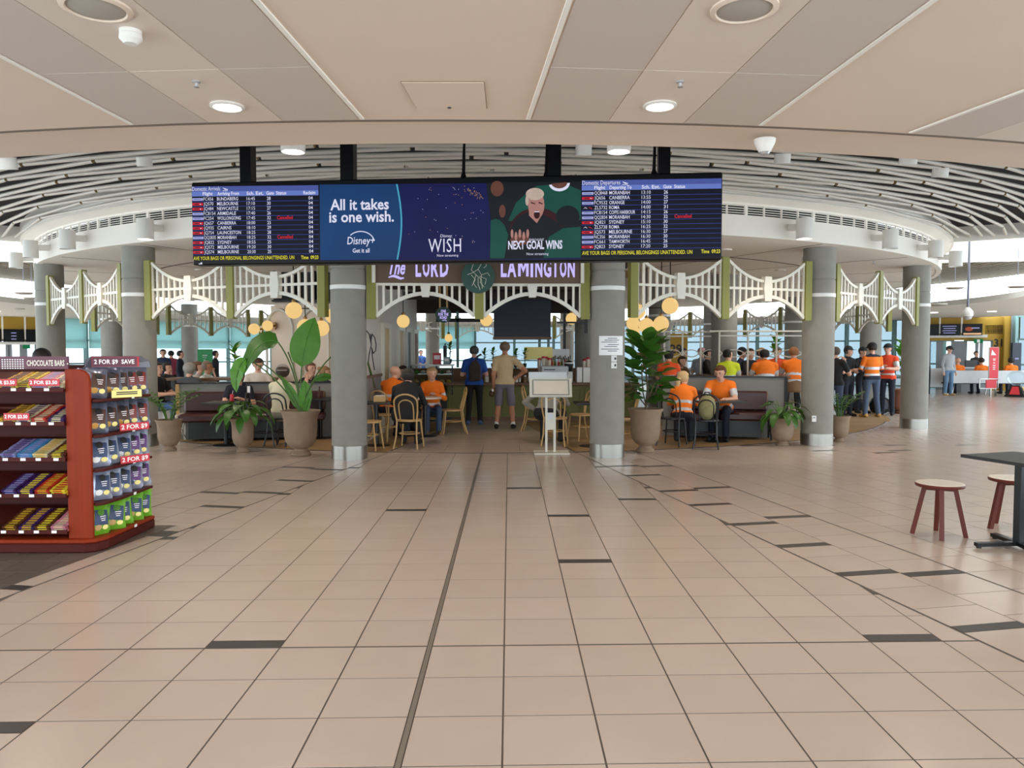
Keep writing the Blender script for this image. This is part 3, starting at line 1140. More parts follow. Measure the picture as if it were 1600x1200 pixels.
def flights(x0, x1, y0, rows, title, to, cols, slope, reclaim):
    s = rect(MB(), x0, y0 - 1, x1, 405 + slope * 140, -0.002, 7).build('screen', LM, board)
    yt = y0
    m = MB()
    sl = slope

    def yy(x, y):
        return y + sl * (x - x0)
    m.prism([(bu(x0), -0.004, bv(x0, yy(x0, yt + 8))), (bu(x1), -0.004, bv(x1, yy(x1, yt + 8))), (bu(x1), -0.004, bv(x1, yy(x1, yt))), (bu(x0), -0.004, bv(x0, yy(x0, yt)))], (0, 0.002, 0), 4)
    m.prism([(bu(x0), -0.004, bv(x0, yy(x0, yt + 15.5))), (bu(x1), -0.004, bv(x1, yy(x1, yt + 15.5))), (bu(x1), -0.004, bv(x1, yy(x1, yt + 8))), (bu(x0), -0.004, bv(x0, yy(x0, yt + 8)))], (0, 0.002, 0), 5)
    skewed(m, title, 0.062, x0 + 1, yt + 7, 0, fit=bu(x0 + (46 if len(title) < 18 else 57)) - bu(x0))
    # small aeroplane mark
    ax = x0 + 51 if len(title) < 18 else x0 + 61
    flat(m, [(ax, yt + 2), (ax + 8, yt + 4.5), (ax + 9, yt + 5.5), (ax + 4, yt + 5.4), (ax + 1, yt + 3.4)], -0.006, 0)
    rect(m, ax, yt + 6.3, ax + 8, yt + 7.1, -0.006, 0)
    for x, w in cols:
        skewed(m, w, 0.05, x, yy(x, yt + 14), 0, bold=0.0012, fit=bu(x0 + 2.75 * len(w) + (1.5 if len(w) < 6 else 0)) - bu(x0))
    m.build('heading', LM, s)
    for i, (lg, no, city, tm_, gate, st) in enumerate(rows):
        m = MB()
        y = yt + 22.3 + i * 7.52
        xs = [c[0] for c in cols]
        P = lambda a, b, c, d: [(bu(a), -0.004, bv(a, yy(a, d))), (bu(c), -0.004, bv(c, yy(c, d))), (bu(c), -0.004, bv(c, yy(c, b))), (bu(a), -0.004, bv(a, yy(a, b)))]
        m.prism(P(x0, y + 1.2, x1, y + 1.75), (0, 0.002, 0), 6)
        k = {'w': 3, 'r': 1, 'z': 7}[lg]
        m.prism(P(x0 + 0.6, y - 4.2, x0 + 18, y - 0.2), (0, 0.002, 0), k)
        if lg == 'r':
            flat(m, [(x0 + 4, y - 2.7), (x0 + 11, y - 2.7), (x0 + 11, y - 1.5), (x0 + 4, y - 1.5)], -0.006, 7)
            flat(m, oval(x0 + 14, y - 2.1, 0.9, 0.9, 6), -0.006, 0)
        elif lg == 'w':
            flat(m, [(x0 + 3, y - 2.8), (x0 + 15, y - 2.6), (x0 + 15, y - 1.9), (x0 + 3, y - 1.9)], -0.006, 4)
        else:
            flat(m, [(x0 + 2, y - 1), (x0 + 6, y - 3.6), (x0 + 9, y - 1.2), (x0 + 7, y - 1.6), (x0 + 6, y - 2.6)], -0.006, 0)
            flat(m, [(x0 + 10, y - 3.4), (x0 + 12, y - 3.4), (x0 + 17, y - 0.8), (x0 + 15, y - 0.8)], -0.006, 1)
        X = [x0 + 19.2, xs[1] - 0.5, xs[2], xs[4] + 1]
        skewed(m, no, 0.05, X[0], yy(X[0], y), 0, yy=-0.007, fit=bu(x0 + 3.25 * len(no)) - bu(x0))
        skewed(m, city, 0.05, X[1], yy(X[1], y), 0, yy=-0.007, bold=0.0005, fit=bu(x0 + (3.85 if len(city) < 11 else 3.0) * len(city)) - bu(x0))
        skewed(m, tm_, 0.05, X[2], yy(X[2], y), 0, yy=-0.007, fit=bu(x0 + 13.5) - bu(x0))
        skewed(m, gate, 0.05, X[3], yy(X[3], y), 0, yy=-0.007, bold=0.0005, fit=bu(x0 + 6) - bu(x0))
        if st:
            skewed(m, st, 0.052, xs[5] + 1, yy(xs[5], y), 1, yy=-0.007, bold=0.001, fit=bu(x0 + 25.5) - bu(x0))
        if reclaim:
            skewed(m, '04', 0.048, x1 - 16, yy(x1, y), 0, yy=-0.007, bold=0.0005)
        m.build('flight_row', LM, s)
    m = MB()
    y = yt + 115
    skewed(m, 'AVE YOUR BAGS OR PERSONAL BELONGINGS UNATTENDED. UN', 0.0545, x0 + 1, yy(x0, y), 2, bold=0.0005, fit=bu(x0 + 165) - bu(x0))
    skewed(m, 'Time  09:23', 0.052, x1 - 29, yy(x1, y), 2, bold=0.001, fit=bu(x0 + 28) - bu(x0))
    m.build('notice_line', LM, s)


flights(302, 508, 289.5, ARR, 'Domestic Arrivals', 'from', [(320, 'Flight'), (344, 'Arriving From'), (392, 'Sch.'), (407, 'Est.'), (424, 'Gate'), (440, 'Status'), (484, 'Reclaim')], -0.004, True)
flights(918, 1126, 284.5, DEP, 'Domestic Departures', 'to', [(937, 'Flight'), (960, 'Departing To'), (1008, 'Sch.'), (1023, 'Est.'), (1040, 'Gate'), (1056, 'Status')], -0.008, False)
flat(MB(), [(311, 411), (317, 411), (317, 408), (315, 408), (314, 409.5), (311, 410)], -0.003).build('small_logo', 'led_white', board)
# advertisement panels (flat prints on the lit screen)
AM = ['ad_teal', 'ad_rim', 'ad_night', 'led_white', 'ad_gold', 'ad_dark', 'ad_green', 'ad_skin', 'ad_skin2', 'ad_hair', 'ad_mouth', 'led_red']
s = rect(MB(), 510, 287.5, 917, 406, -0.002, 2).build('screen', AM, board)
s['label'] = 'screen with three advertisements'
m = flat(MB(), [(510, 288)] + [(632 + 8 * math.sin(math.pi * i / 12 * 0.92 + 0.12) + 1, 288 + 117 * i / 12) for i in range(13)] + [(510, 405)], -0.0045, 0)
arc = [(632 + 8 * math.sin(math.pi * i / 12 * 0.92 + 0.12) + 1, 288 + 117 * i / 12) for i in range(13)]
flat(m, arc + [(x - 2.4, y) for x, y in arc[::-1]], -0.0055, 1)
skewed(m, 'All it takes', 0.158, 527, 327.5, 3, bold=0.0035, fit=bu(620) - bu(527))
skewed(m, 'is one wish.', 0.158, 525, 346.5, 3, bold=0.0035, fit=bu(628) - bu(525))
skewed(m, 'Disney+', 0.112, 553.5, 381, 3, bold=0.001, shear=0.12, fit=bu(597) - bu(553))
a_ = [(575 + 22 * math.cos(R_(t)), 379 - 18 * math.sin(R_(t))) for t in range(10, 140, 8)]
m.tube([(bu(x), -0.006, bv(x, y)) for x, y in a_], 0.005, 4, 3)
skewed(m, 'Get it all', 0.062, 562, 394, 3, bold=0.001, fit=bu(589) - bu(562))
m.build('advertisement', AM, s)
m = MB()
skewed(m, 'WISH', 0.20, 682, 394, 3, fit=bu(733) - bu(682), spacing=1.1)
skewed(m, 'Disney', 0.045, 700, 371, 3, shear=0.15)
skewed(m, 'Now streaming', 0.036, 695, 401, 3)
rs = random.Random(3)
for i in range(46):
    x, y = rs.uniform(650, 768), rs.uniform(291, 380)
    flat(m, oval(x, y, 0.5, 0.5, 5), -0.005, 3 if i % 3 else 4)
for i in range(40):
    x = rs.uniform(738, 768)
    flat(m, oval(x, 296 + (x - 738) * 0.5 + rs.uniform(-5, 5), 0.5, 0.5, 5), -0.005, 4)
# soft folded cloth shapes in violet stand for the left out figure
m.build('advertisement', AM, s)
m = flat(MB(), [(772, 287), (917, 286), (917, 404), (777, 405), (780, 350)], -0.0045, 5)
flat(m, [(836, 302), (850, 292), (895, 290), (917, 300), (917, 345), (880, 350), (806, 346), (818, 318)], -0.0055, 6)
flat(m, oval(884, 288, 16, 13, 14, 0, 180), -0.0062, 3)
flat(m, oval(884, 287, 12.5, 9.5, 14, 0, 180), -0.0068, 8)
flat(m, [(779, 345), (790, 342), (800, 352), (806, 368), (800, 404), (778, 404)], -0.006, 6)
flat(m, oval(791, 327, 11, 17), -0.0065, 5)
flat(m, oval(797, 331, 5, 10), -0.007, 8)
flat(m, oval(789, 296, 10, 12), -0.0062, 8)
flat(m, oval(850, 362, 42, 36, 18, 180, 360), -0.0075, 10)
flat(m, [(808, 362), (818, 342), (834, 334), (858, 336), (884, 350), (890, 404), (806, 404)], -0.008, 5)
flat(m, [(838, 322), (838, 338), (850, 350), (856, 340)], -0.0085, 7)
flat(m, oval(849, 322, 12.5, 22), -0.009, 7)
flat(m, oval(847, 305, 14, 9.5, 18), -0.0095, 9)
flat(m, oval(835, 315, 2.5, 8), -0.0095, 9)
flat(m, oval(850, 337, 4.6, 6.2), -0.010, 10)
flat(m, [(846, 333), (854, 333), (853, 331.6), (847, 331.6)], -0.0105, 3)
for ex in (844.5, 856):
    flat(m, [(ex - 3.6, 317), (ex + 3, 319.5), (ex + 3, 321), (ex - 3.6, 319)], -0.0105, 10)
flat(m, [(860, 404), (868, 372), (890, 358), (917, 356), (917, 404)], -0.0105, 6)
flat(m, oval(897, 340, 18, 17), -0.010, 5)
for i in range(5):
    flat(m, oval(812 + i * 6.0, 366 + (i % 2) * 4, 2.2, 7, 10), -0.011, 7)
flat(m, oval(824, 376, 15, 8), -0.0105, 8)
skewed(m, 'NEXT GOAL WINS', 0.118, 806, 390, 3, yy=-0.0125, bold=0.0035, fit=bu(889) - bu(806))
skewed(m, 'SEARCHLIGHT', 0.034, 838, 377.5, 3, yy=-0.0125, sx=0.7)
skewed(m, 'Now streaming', 0.036, 834, 399.5, 3, yy=-0.0125)
m.build('advertisement', AM, s)
for px, w in ((388, 0.12), (552, 0.14), (876, 0.14), (1042, 0.12)):
    f = (px - 301) / 826.5
    MB().box((bu(px), 0.1, BH + 0.45), (w, 0.14, 0.95)).build('hanger', 'screen_black', board)
for px in (736, 864, 1027):
    MB().tube([(bu(px), 0.05, BH - 0.01), (bu(px), 0.05, BH + 0.05), (bu(px) + 0.01, 0.06, BH + 0.5)], [0.04, 0.02, 0.012], 6).build('cable', 'screen_black', board)

# ------------------------------------------------------------------ brown shop sign over the arch
sp0, sp1 = D(584, 440, 11.33), D(910, 440, 11.42)
sign = thing('shop_sign', 'brown fascia sign with glowing lilac letters over the cafe entrance', 'sign', (sp0.x, sp0.y, 2.6), math.atan2(sp1.y - sp0.y, sp1.x - sp0.x))
SW = sp1.x - sp0.x
MB().box((SW / 2, 0.05, 0.33), (SW, 0.08, 0.66)).build('panel', 'brown_sign', sign)
for x in (0, SW):
    MB().box((x, 0.03, 0.33), (0.05, 0.1, 0.66)).build('edge_post', 'white_paint', sign)
su = lambda x: (x - 584) / 326 * SW
sz = lambda y: D(750, y, 11.37).z - 2.6
m = MB()
LZ = sz(431.5)
for ch, xa, xb in (('L', 649, 657.5), ('O', 660, 670.8), ('R', 673, 684.5), ('D', 687, 700), ('L', 782, 791), ('A', 792, 806), ('I', 828.5, 832.5), ('N', 836, 847), ('G', 849, 861), ('T', 862, 873), ('O', 874.5, 885), ('N', 887, 898)):
    put_letters(sign, ch, 0.36, su(xa), LZ, 0.0, 'lilac_glow', bold=0.011, fit=su(xb) - su(xa), extrude=0.01)
lm = MB()
xa, xb, hh = su(809), su(825.5), 0.26
sw_ = (xb - xa) * 0.24
lm.prism([(xa, -0.01, LZ), (xa + sw_, -0.01, LZ), (xa + sw_, -0.01, LZ + hh * 0.6), ((xa + xb) / 2, -0.01, LZ + hh * 0.2), (xb - sw_, -0.01, LZ + hh * 0.6), (xb - sw_, -0.01, LZ), (xb, -0.01, LZ), (xb, -0.01, LZ + hh), (xb - sw_, -0.01, LZ + hh), ((xa + xb) / 2, -0.01, LZ + hh * 0.5), (xa + sw_, -0.01, LZ + hh), (xa, -0.01, LZ + hh)], (0, 0.02, 0))
lm.build('letter', 'lilac_glow', sign)
put_text(m, 'The', 0.30, su(608), sz(428.5), 0.0, shear=0.35, bold=0.006, fit=su(633) - su(608), extrude=0.01)
m.tube([(su(607 + i * 2.4), -0.005, sz(434 - 2.2 * math.sin(i * 0.5) - (i > 8) * 1.2)) for i in range(11)], [0.008 + 0.012 * math.sin(i * 0.3) for i in range(11)], 5)
m.build('script_word', 'lilac_glow', sign)
dc = (su(746.5), -0.06, sz(432.5))
dsc = MB().prism([(dc[0] + 0.245 * math.cos(R_(t)), -0.09, dc[2] + 0.245 * math.sin(R_(t))) for t in range(0, 360, 10)], (0, 0.08, 0)).build('round_sign', 'dark_green', sign)
m = MB()
LN = [[(-.06, .2), (-.1, .09), (-.03, .02), (-.07, -.1), (-.02, -.17)], [(-.16, .02), (-.08, .05), (0, .1), (.06, .2)], [(0, .1), (.05, .02), (.14, .05), (.17, .0)], [(.05, .02), (.03, -.09), (.09, -.16)],
      [(.02, .0), (.12, -.04), (.1, -.12)], [(.08, .12), (.12, .15), (.11, .21)], [(-.03, .02), (.05, -.05), (.06, -.18)], [(.0, -.02), (.0, -.12), (.03, -.2)], [(-.1, .02), (-.04, -.05), (-.09, -.14)]]
for ln in LN:
    m.tube([(dc[0] + a, -0.097, dc[2] + b) for a, b in ln], 0.0035, 4)
m.build('line_drawing', 'white_paint', dsc)

# ------------------------------------------------------------------ cafe core
wl = thing('wall_left', 'long pale side wall with white framed doorways beside the counter', 'wall', (0, 0, 0), kind='structure')
MB().box((-2.55, 17.0, 1.665), (0.14, 7.4, 3.33)).build('wall_panel', 'wall_pale', wl)
MB().box((-2.47, 14.0, 0.6), (0.03, 1.5, 1.06)).build('dado_panel', 'wall_grey', wl)
MB().box((-2.465, 14.0, 1.14), (0.05, 1.6, 0.05)).build('dado_rail', 'wood_counter', wl)
for y, mt_ in ((15.35, 'wood_light'), (17.4, 'wood_light'), (18.75, 'navy_hood'), (20.1, 'brown_pipe')):
    d = MB().box((-2.47, y, 1.02), (0.02, 0.75, 2.04)).build('door_leaf', mt_, wl)
    f = MB()
    f.box((-2.45, y - 0.42, 1.05), (0.06, 0.09, 2.1)).box((-2.45, y + 0.42, 1.05), (0.06, 0.09, 2.1)).box((-2.45, y, 2.1), (0.07, 0.95, 0.09))
    f.build('door_frame', 'white_paint', wl)
# wall mural of line drawn bird
m = MB()
for ln in ([(13.35, 1.95), (13.6, 1.9), (13.75, 1.75), (13.9, 1.9), (14.15, 1.85), (14.3, 1.72), (14.25, 1.6), (14.0, 1.55), (13.85, 1.65), (13.9, 1.5), (14.1, 1.25)], [(13.75, 1.9), (13.8, 1.7), (13.6, 1.55), (13.45, 1.35)]):
    m.tube([(-2.475, a, b) for a, b in ln], 0.012, 4)
m.build('mural_lines', 'ink', wl)
m = MB()
m.tube([(-2.475, 13.45, 1.4), (-2.475, 13.7, 1.2), (-2.475, 13.95, 0.95), (-2.475, 14.1, 0.85)], [0.02, 0.03, 0.035, 0.01], 5)
m.build('mural_tail', 'leaf_mid', wl)
# arched wall facing the hall, left
wa = thing('wall_arched', 'cream wall with white arch mouldings behind the left banquette', 'wall', (0, 0, 0), kind='structure')
pa, pb = D(428, 548, 16.2), D(576, 548, 15.2)
MB().bar((pa.x, pa.y, 1.27), (pb.x - 0.0, pb.y, 1.27), 0.16, 2.55).build('wall_panel', 'plaster', wa)
dx = (pb - pa).normalized()
nn = Vector((dx.y, -dx.x, 0))
if nn.y > 0:
    nn = -nn
for c0 in (0.15, 0.72):
    c = pa + dx * (c0 * 1.6) + nn * 0.1
    pth = [c + dx * -0.34 + Vector((0, 0, 1.1 - c.z))]
    for t in range(0, 181, 15):
        pth.append(Vector((c.x, c.y, 2.05)) + dx * (-0.34 * math.cos(R_(t))) + Vector((0, 0, 0.4 * math.sin(R_(t)))))
    pth.append(c + dx * 0.34 + Vector((0, 0, 1.1 - c.z)))
    MB().tube(pth, 0.028, 6).build('arch_moulding', 'white_paint', wa, True)
# shelf of greenery on top
sh = thing('planter_shelf', 'black hanging shelf of trailing greenery above the arched wall', 'shelf', (D(478, 452, 15.6).x, 15.6, 2.6))
MB().box((0, 0, 0), (1.3, 0.3, 0.04)).build('shelf_board', 'black', sh)
for i, x in enumerate((-0.6, -0.2, 0.2, 0.6)):
    MB().box((x, 0, 0.3), (0.03, 0.28, 0.6)).build('upright', 'black', sh)
MB().box((0, 0.14, 0.3), (1.3, 0.02, 0.6)).build('back_board', 'black', sh)
g_ = MB()
for i in range(60):
    p = Vector((rs.uniform(-.6, .6), rs.uniform(-.16, .05), rs.uniform(0.02, .5)))
    a = rs.uniform(0, 6.28)
    d = Vector((math.cos(a), math.sin(a), rs.uniform(-.5, .5))) * 0.07
    s_ = Vector((-d.y, d.x, 0)) * 0.4
    g_.add([p, p + d * .5 + s_, p + d, p + d * .5 - s_], [(0, 1, 2, 3)])
tag(g_.build('greenery', 'leaf_mid', sh), kind='stuff')
# dark ceiling box over the counter
dk = tag(MB().box((-0.15, 16.6, 3.22), (4.7, 8.4, 0.16)).build('ceiling', 'dark_ceiling'), 'dark brown low ceiling over the cafe counter', 'ceiling', kind='structure')
for y, z, s in ((13.9, 2.98, 0.12), (15.6, 2.92, 0.16), (18.2, 2.9, 0.18)):
    MB().box((-0.15, y, z), (4.65, 0.12, s)).build('beam', 'brown_pipe' if s < 0.15 else 'dark_ceiling', dk)
for x, y in ((-1.2, 14.5), (0.9, 14.6), (1.6, 16.2), (-0.2, 17.2)):
    MB().lathe([(0.045, 0), (0.045, -0.14)], (x, y, 3.14), 10).build('track_lamp', 'black', dk)
bh = MB().box((0.1, 20.75, 2.88), (5.2, 0.12, 0.55)).build('wall_bulkhead', 'dark_ceiling')
tag(bh, 'dark brown bulkhead above the kitchen opening', 'wall', kind='structure')
# counter
CN = thing('service_counter', 'long olive green panelled cafe counter with timber top', 'counter', (0, 17.3, 0))
x0c, x1c = D(698, 600, 17.3).x, 2.9
wC = x1c - x0c
MB().box(((x0c + x1c) / 2, 0.35, 0.46), (wC, 0.6, 0.72)).build('cabinet', 'sage', CN)
MB().box(((x0c + x1c) / 2, 0.37, 0.05), (wC, 0.5, 0.1)).build('plinth', 'wood_counter', CN)
MB().box(((x0c + x1c) / 2, 0.3, 0.85), (wC + 0.06, 0.76, 0.07)).build('worktop', 'wood_counter', CN, bevel=0.01)
npn = 7
for i in range(npn):
    xc = x0c + wC * (i + 0.5) / npn
    w_ = wC / npn - 0.1
    f = MB()
    f.box((xc - w_ / 2, 0.04, 0.46), (0.025, 0.03, 0.56)).box((xc + w_ / 2, 0.04, 0.46), (0.025, 0.03, 0.56)).box((xc, 0.04, 0.74), (w_, 0.03, 0.025)).box((xc, 0.04, 0.19), (w_, 0.03, 0.025))
    f.build('panel_moulding', 'sage', CN)
# glass display fridge
x0, x1 = D(641, 600, 17.2).x, D(706, 600, 17.2).x
DF = thing('display_fridge', 'glass fronted food display fridge at the left end of the counter', 'display fridge', ((x0 + x1) / 2, 17.4, 0))
w_ = x1 - x0
MB().box((0, 0.3, 0.3), (w_, 0.7, 0.6)).build('base', 'black', DF)
MB().box((0, 0.3, 1.27), (w_, 0.7, 0.04)).build('top', 'steel', DF)
MB().box((0, -0.045, 0.93), (w_, 0.012, 0.64)).build('front_glass', 'pane_clear', DF)
for x in (-w_ / 2, w_ * 0.12, w_ / 2):
    MB().box((x, -0.04, 0.93), (0.03, 0.03, 0.66)).build('frame', 'black', DF)
for z in (0.62, 0.85, 1.06):
    sf = MB().box((0, 0.3, z), (w_ - 0.04, 0.6, 0.015)).build('shelf', 'steel', DF)
    for i in range(6):
        q = MB()
        q.ell((-w_ / 2 + 0.1 + i * (w_ - 0.2) / 5, 0.12 + 0.05 * (i % 2), z + 0.055), (0.06, 0.05, 0.045), 8, 5)
        q.build('pastry', ['wood_light', 'mustard', 'leaf_mid', 'stool_top'][(i + int(z * 10)) % 4], sf, True)
# back counter with plants, sign, coffee things
bc = thing('back_counter', 'dark kitchen back counter under the hood', 'counter', (0, 19.4, 0))
MB().box((0.15, 0, 0.56), (5.0, 0.6, 1.12)).build('cabinet', 'brown_pipe', bc)
MB().box((0.15, 0, 1.14), (5.05, 0.66, 0.04)).build('worktop', 'wood_counter', bc)
hd = thing('kitchen_hood', 'large dark navy extraction hood hanging over the kitchen', 'hood', (D(816, 500, 18.9).x, 18.9, 0))
zb, zt = D(816, 527, 18.9).z, 3.15
hw = D(860, 500, 18.9).x - D(771, 500, 18.9).x
MB().box((0, 0.35, (zb + zt) / 2), (hw, 0.7, zt - zb)).build('hood_body', 'navy_hood', hd)
MB().box((0, 0.35, zb - 0.02), (hw + 0.04, 0.75, 0.06)).build('bottom_rim', 'wood_counter', hd)
MB().box((0, -0.004, (zb + zt) / 2), (0.012, 0.012, zt - zb)).build('panel_seam', 'black', hd)
kf = thing('kitchen_screen', 'dark steel framed kitchen window screen behind the hood', 'screen', (0, 20.7, 0))
for px in (715, 843, 857, 882):
    MB().box((D(px, 500, 20.7).x, 0, 1.9), (0.07, 0.07, 1.5)).build('post', 'mullion' if px < 860 else 'black', kf)
MB().box((D(725, 500, 20.7).x, 0, 2.42), (1.5, 0.07, 0.1)).build('rail', 'black', kf)
ys = D(850, 552, 19.7)
yb = thing('yellow_sign', 'plain pale yellow panel behind the counter plants', 'sign', (ys.x - 0.15, 19.6, ys.z))
MB().box((0, 0, 0), (0.72, 0.03, 0.32)).build('panel', mat('pale_yellow', 'e8d98a', 0.6, emit=0.15), yb)
MB().box((0.55, 0.05, -0.02), (0.5, 0.02, 0.26)).build('side_panel', 'paper', yb)
MB().box((0, 0.03, -0.26), (0.04, 0.03, 0.22)).build('stand', 'black', yb)
# espresso machine, grinder, cup towers
em = thing('espresso_machine', 'white boxy espresso machine on the counter behind the menu stand', 'coffee machine', (D(866, 580, 17.5).x, 17.5, 0.885))
MB().box((0, 0, 0.27), (0.62, 0.42, 0.2)).build('head', 'bench_white', em, bevel=0.02)
MB().box((0, 0.08, 0.12), (0.6, 0.3, 0.22)).build('body', 'grey_panel', em)
MB().box((0, -0.02, 0.02), (0.64, 0.5, 0.04)).build('drip_tray', 'steel', em)
MB().box((-0.12, -0.214, 0.29), (0.25, 0.006, 0.02)).build('name_strip', 'ink', em)
for x in (-0.16, 0.16):
    MB().tube([(x, -0.1, 0.17), (x, -0.3, 0.15)], 0.015, 6).build('portafilter', 'black', em)
for x, lb in ((886, 'black coffee grinder with clear hopper beside the espresso machine'),):
    gr_ = thing('coffee_grinder', lb, 'grinder', (D(889, 580, 17.45).x, 17.45, 0.885))
    MB().box((0, 0, 0.12), (0.15, 0.22, 0.24)).build('body', 'steel', gr_)
    MB().lathe([(0.05, 0.24), (0.1, 0.4), (0.1, 0.44), (0.06, 0.48), (0.01, 0.5)], n=16).build('hopper', 'black', gr_, True)
    MB().lathe([(0.102, 0.42), (0.102, 0.45)], n=16).build('lid_band', 'paper', gr_, True)
k_ = 0
for px, hh in ((843, .52), (849, .56), (854, .55), (858, .52), (913, .5), (918, .54), (923, .52)):
    tw_ = thing('cup_stack', 'tall stack of paper coffee cups, %s' % ['outermost beside the kitchen hood', 'second beside the kitchen hood', 'third beside the kitchen hood', 'nearest the espresso machine', 'right of the grinder, nearest it', 'right of the grinder, middle one', 'right of the grinder, against the column'][k_], 'cups', (D(px, 580, 17.75).x, 17.72 - 0.05 * (k_ % 2), 0.885), group='paper cup stacks')
    m = MB()
    m.lathe([(0.034, 0), (0.044, hh), (0.03, hh)], n=12)
    m.build('cups', mat('cup_paper', 'd6c6b4', 0.7), tw_, True)
    MB().lathe([(0.046, hh - 0.02), (0.046, hh + 0.015), (0.02, hh + 0.03)], n=12).build('lids', 'red_sign', tw_, True)
    k_ += 1
cm = thing('cardboard_box', 'white box on the counter beside the column', 'box', (D(918, 605, 17.3).x, 17.35, 0.885))
MB().box((0, 0, 0.17), (0.5, 0.3, 0.34)).build('carton', 'paper', cm, bevel=0.01)
MB().box((-0.12, -0.152, 0.17), (0.02, 0.005, 0.34)).build('tape', 'ink', cm)
# small counter-top signs, jars
for px, py, w, h, mt_, lb in ((683, 566, 0.19, 0.26, 'red_sign', 'small red poster stand on the display fridge'), (698, 568, 0.14, 0.17, 'mullion', 'small teal card on the display fridge')):
    p = D(px, 580, 17.3)
    q = thing('counter_sign', lb, 'sign', (p.x, 17.3, 1.29))
    MB().box((0, 0, h / 2), (w, 0.02, h)).build('panel', mt_, q)
    MB().box((0, -0.012, h * 0.62), (w * 0.7, 0.004, h * 0.36)).build('print', 'sign_white', q)
    MB().box((0, 0.02, 0.006), (w, 0.08, 0.012)).build('foot', 'black', q)
pm = thing('pepper_mill', 'tall dark pepper mill on the display fridge', 'pepper mill', (D(695.5, 560, 17.55).x, 17.55, 1.29))
MB().lathe([(0.045, 0), (0.04, 0.1), (0.045, 0.3), (0.04, 0.42), (0.012, 0.43), (0.018, 0.46), (0.001, 0.48)], n=14).build('mill_body', 'black', pm, True)
for i, px in enumerate((760, 772, 790, 806, 812, 820, 828)):
    p = D(px, 600, 17.35)
    j = thing('glass_jar', 'small jar on the counter, %s one to the right of the blue polo' % ['first', 'second', 'third', 'fourth', 'fifth', 'sixth', 'seventh'][i], 'jar', (p.x, 17.5 - 0.06 * (i % 2), 0.885), group='jars along the counter')
    MB().lathe([(0.05, 0), (0.052, 0.1), (0.04, 0.13)], n=12).build('jar_body', ['stool_top', 'steel', 'brown_pipe'][i % 3], j, True)
    MB().lathe([(0.043, 0.13), (0.043, 0.15)], n=12).build('lid', 'steel', j, True)
for i in range(12):
    p = D(862 + i * 2.6, 560, 19.4)
    j = thing('bottle', ['red', 'amber', 'green', 'pale'][i % 4] + ' bottle on the kitchen back counter, %s from the hood' % ['first', 'second', 'third', 'fourth', 'fifth', 'sixth', 'seventh', 'eighth', 'ninth', 'tenth', 'eleventh', 'twelfth'][i], 'bottle', (p.x, 19.35, 1.16), group='bottles on the back counter')
    MB().lathe([(0.03, 0), (0.03, 0.13), (0.012, 0.18), (0.012, 0.22 + 0.03 * (i % 3))], n=10).build('glass_body', ['red_sign', 'wood_light', 'leaf_mid', 'paper'][i % 4], j, True)
    MB().lathe([(0.014, 0.22), (0.014, 0.26 + 0.03 * (i % 3))], n=10).build('cap', 'black', j)
# hanging round sign
rp = D(693, 492, 15.2)
rg = thing('round_sign', 'small round dark green sign with glowing words hanging inside the entrance', 'sign', rp)
MB().prism([(0.158 * math.cos(R_(t)), -0.03, 0.158 * math.sin(R_(t))) for t in range(0, 360, 15)], (0, 0.06, 0)).build('disc', 'dark_green', rg)
m = MB()
for i, w in enumerate(('ONE', 'FOR THE', 'ROAD')):
    put_text(m, w, 0.075, 0, 0.045 - i * 0.062, -0.034, align='CENTER', bold=0.002, fit=(0.1, 0.2, 0.14)[i])
m.tube([(-0.02, -0.034, -0.11), (0.04, -0.034, -0.1), (0.06, -0.034, -0.125)], 0.006, 4)
m.build('words', 'lilac_glow', rg)
for x in (-0.07, 0.07):
    MB().bar((x, 0, 0.13), (x, 0, 0.82), 0.035, 0.01, up=(0, 1, 0)).build('strap', 'wood_light', rg)

# ------------------------------------------------------------------ outer hall
oc = MB()
V, F = [], []
N_ = 80
for i in range(N_ + 1):
    a = 62 + (360 - 124) * i / N_
    for r, z in ((13.6, 2.95), (21.4, 2.95), (21.4, 3.1), (13.6, 3.1)):
        V.append(pol(r, a, z))
for i in range(N_):
    for j in range(4):
        k = (j + 1) % 4
        F.append((4 * i + j, 4 * i + 4 + j, 4 * i + 4 + k, 4 * i + k))
oc = oc.add(V, F).build('ceiling', 'plaster_white')
tag(oc, 'low white outer ceiling round the gate lounges', 'ceiling', kind='structure')
for a, r in ((100, 15.5), (104, 17.5), (97, 18.5), (108, 16.2), (-100, 15.5), (-104, 17.6), (115, 15.4)):
    MB().lathe([(0.14, 0.01), (0.14, -0.015), (0.11, -0.018)], pol(r, a, 2.95), 16).build('downlight', 'lamp_glow' if r > 16 else 'speaker_grey', oc)
# window wall
wn = 0
for a0 in range(118, 243, 6):
    wn += 1
    left = a0 >= 182
    t = thing('window_%d' % wn, 'tall %s window bay %d along the rear glass wall' % ('pale blue' if not left else 'blind shaded', wn), 'window', (0, 0, 0), kind='structure')
    p, q = pol(21, a0), pol(21, a0 + 6)
    MB().bar((p.x, p.y, 1.5), (q.x, q.y, 1.5), 0.02, 3.0).build('pane', 'pane_shaded' if left else 'pane_blue', t)
    f = MB()
    f.bar((p.x, p.y, 0), (p.x, p.y, 3.0), 0.14, 0.16)
    for z in (0.06, 1.05, 2.05, 2.95):
        f.bar((p.x, p.y, z), (q.x, q.y, z), 0.08, 0.07)
    f.build('frame', 'mullion', t)
    if left:
        p2, q2 = pol(20.85, a0 + 0.15), pol(20.85, a0 + 5.85)
        MB().bar((p2.x, p2.y, 2.35), (q2.x, q2.y, 2.35), 0.015, 1.3).build('roller_blind', 'blind', t)
wn += 1
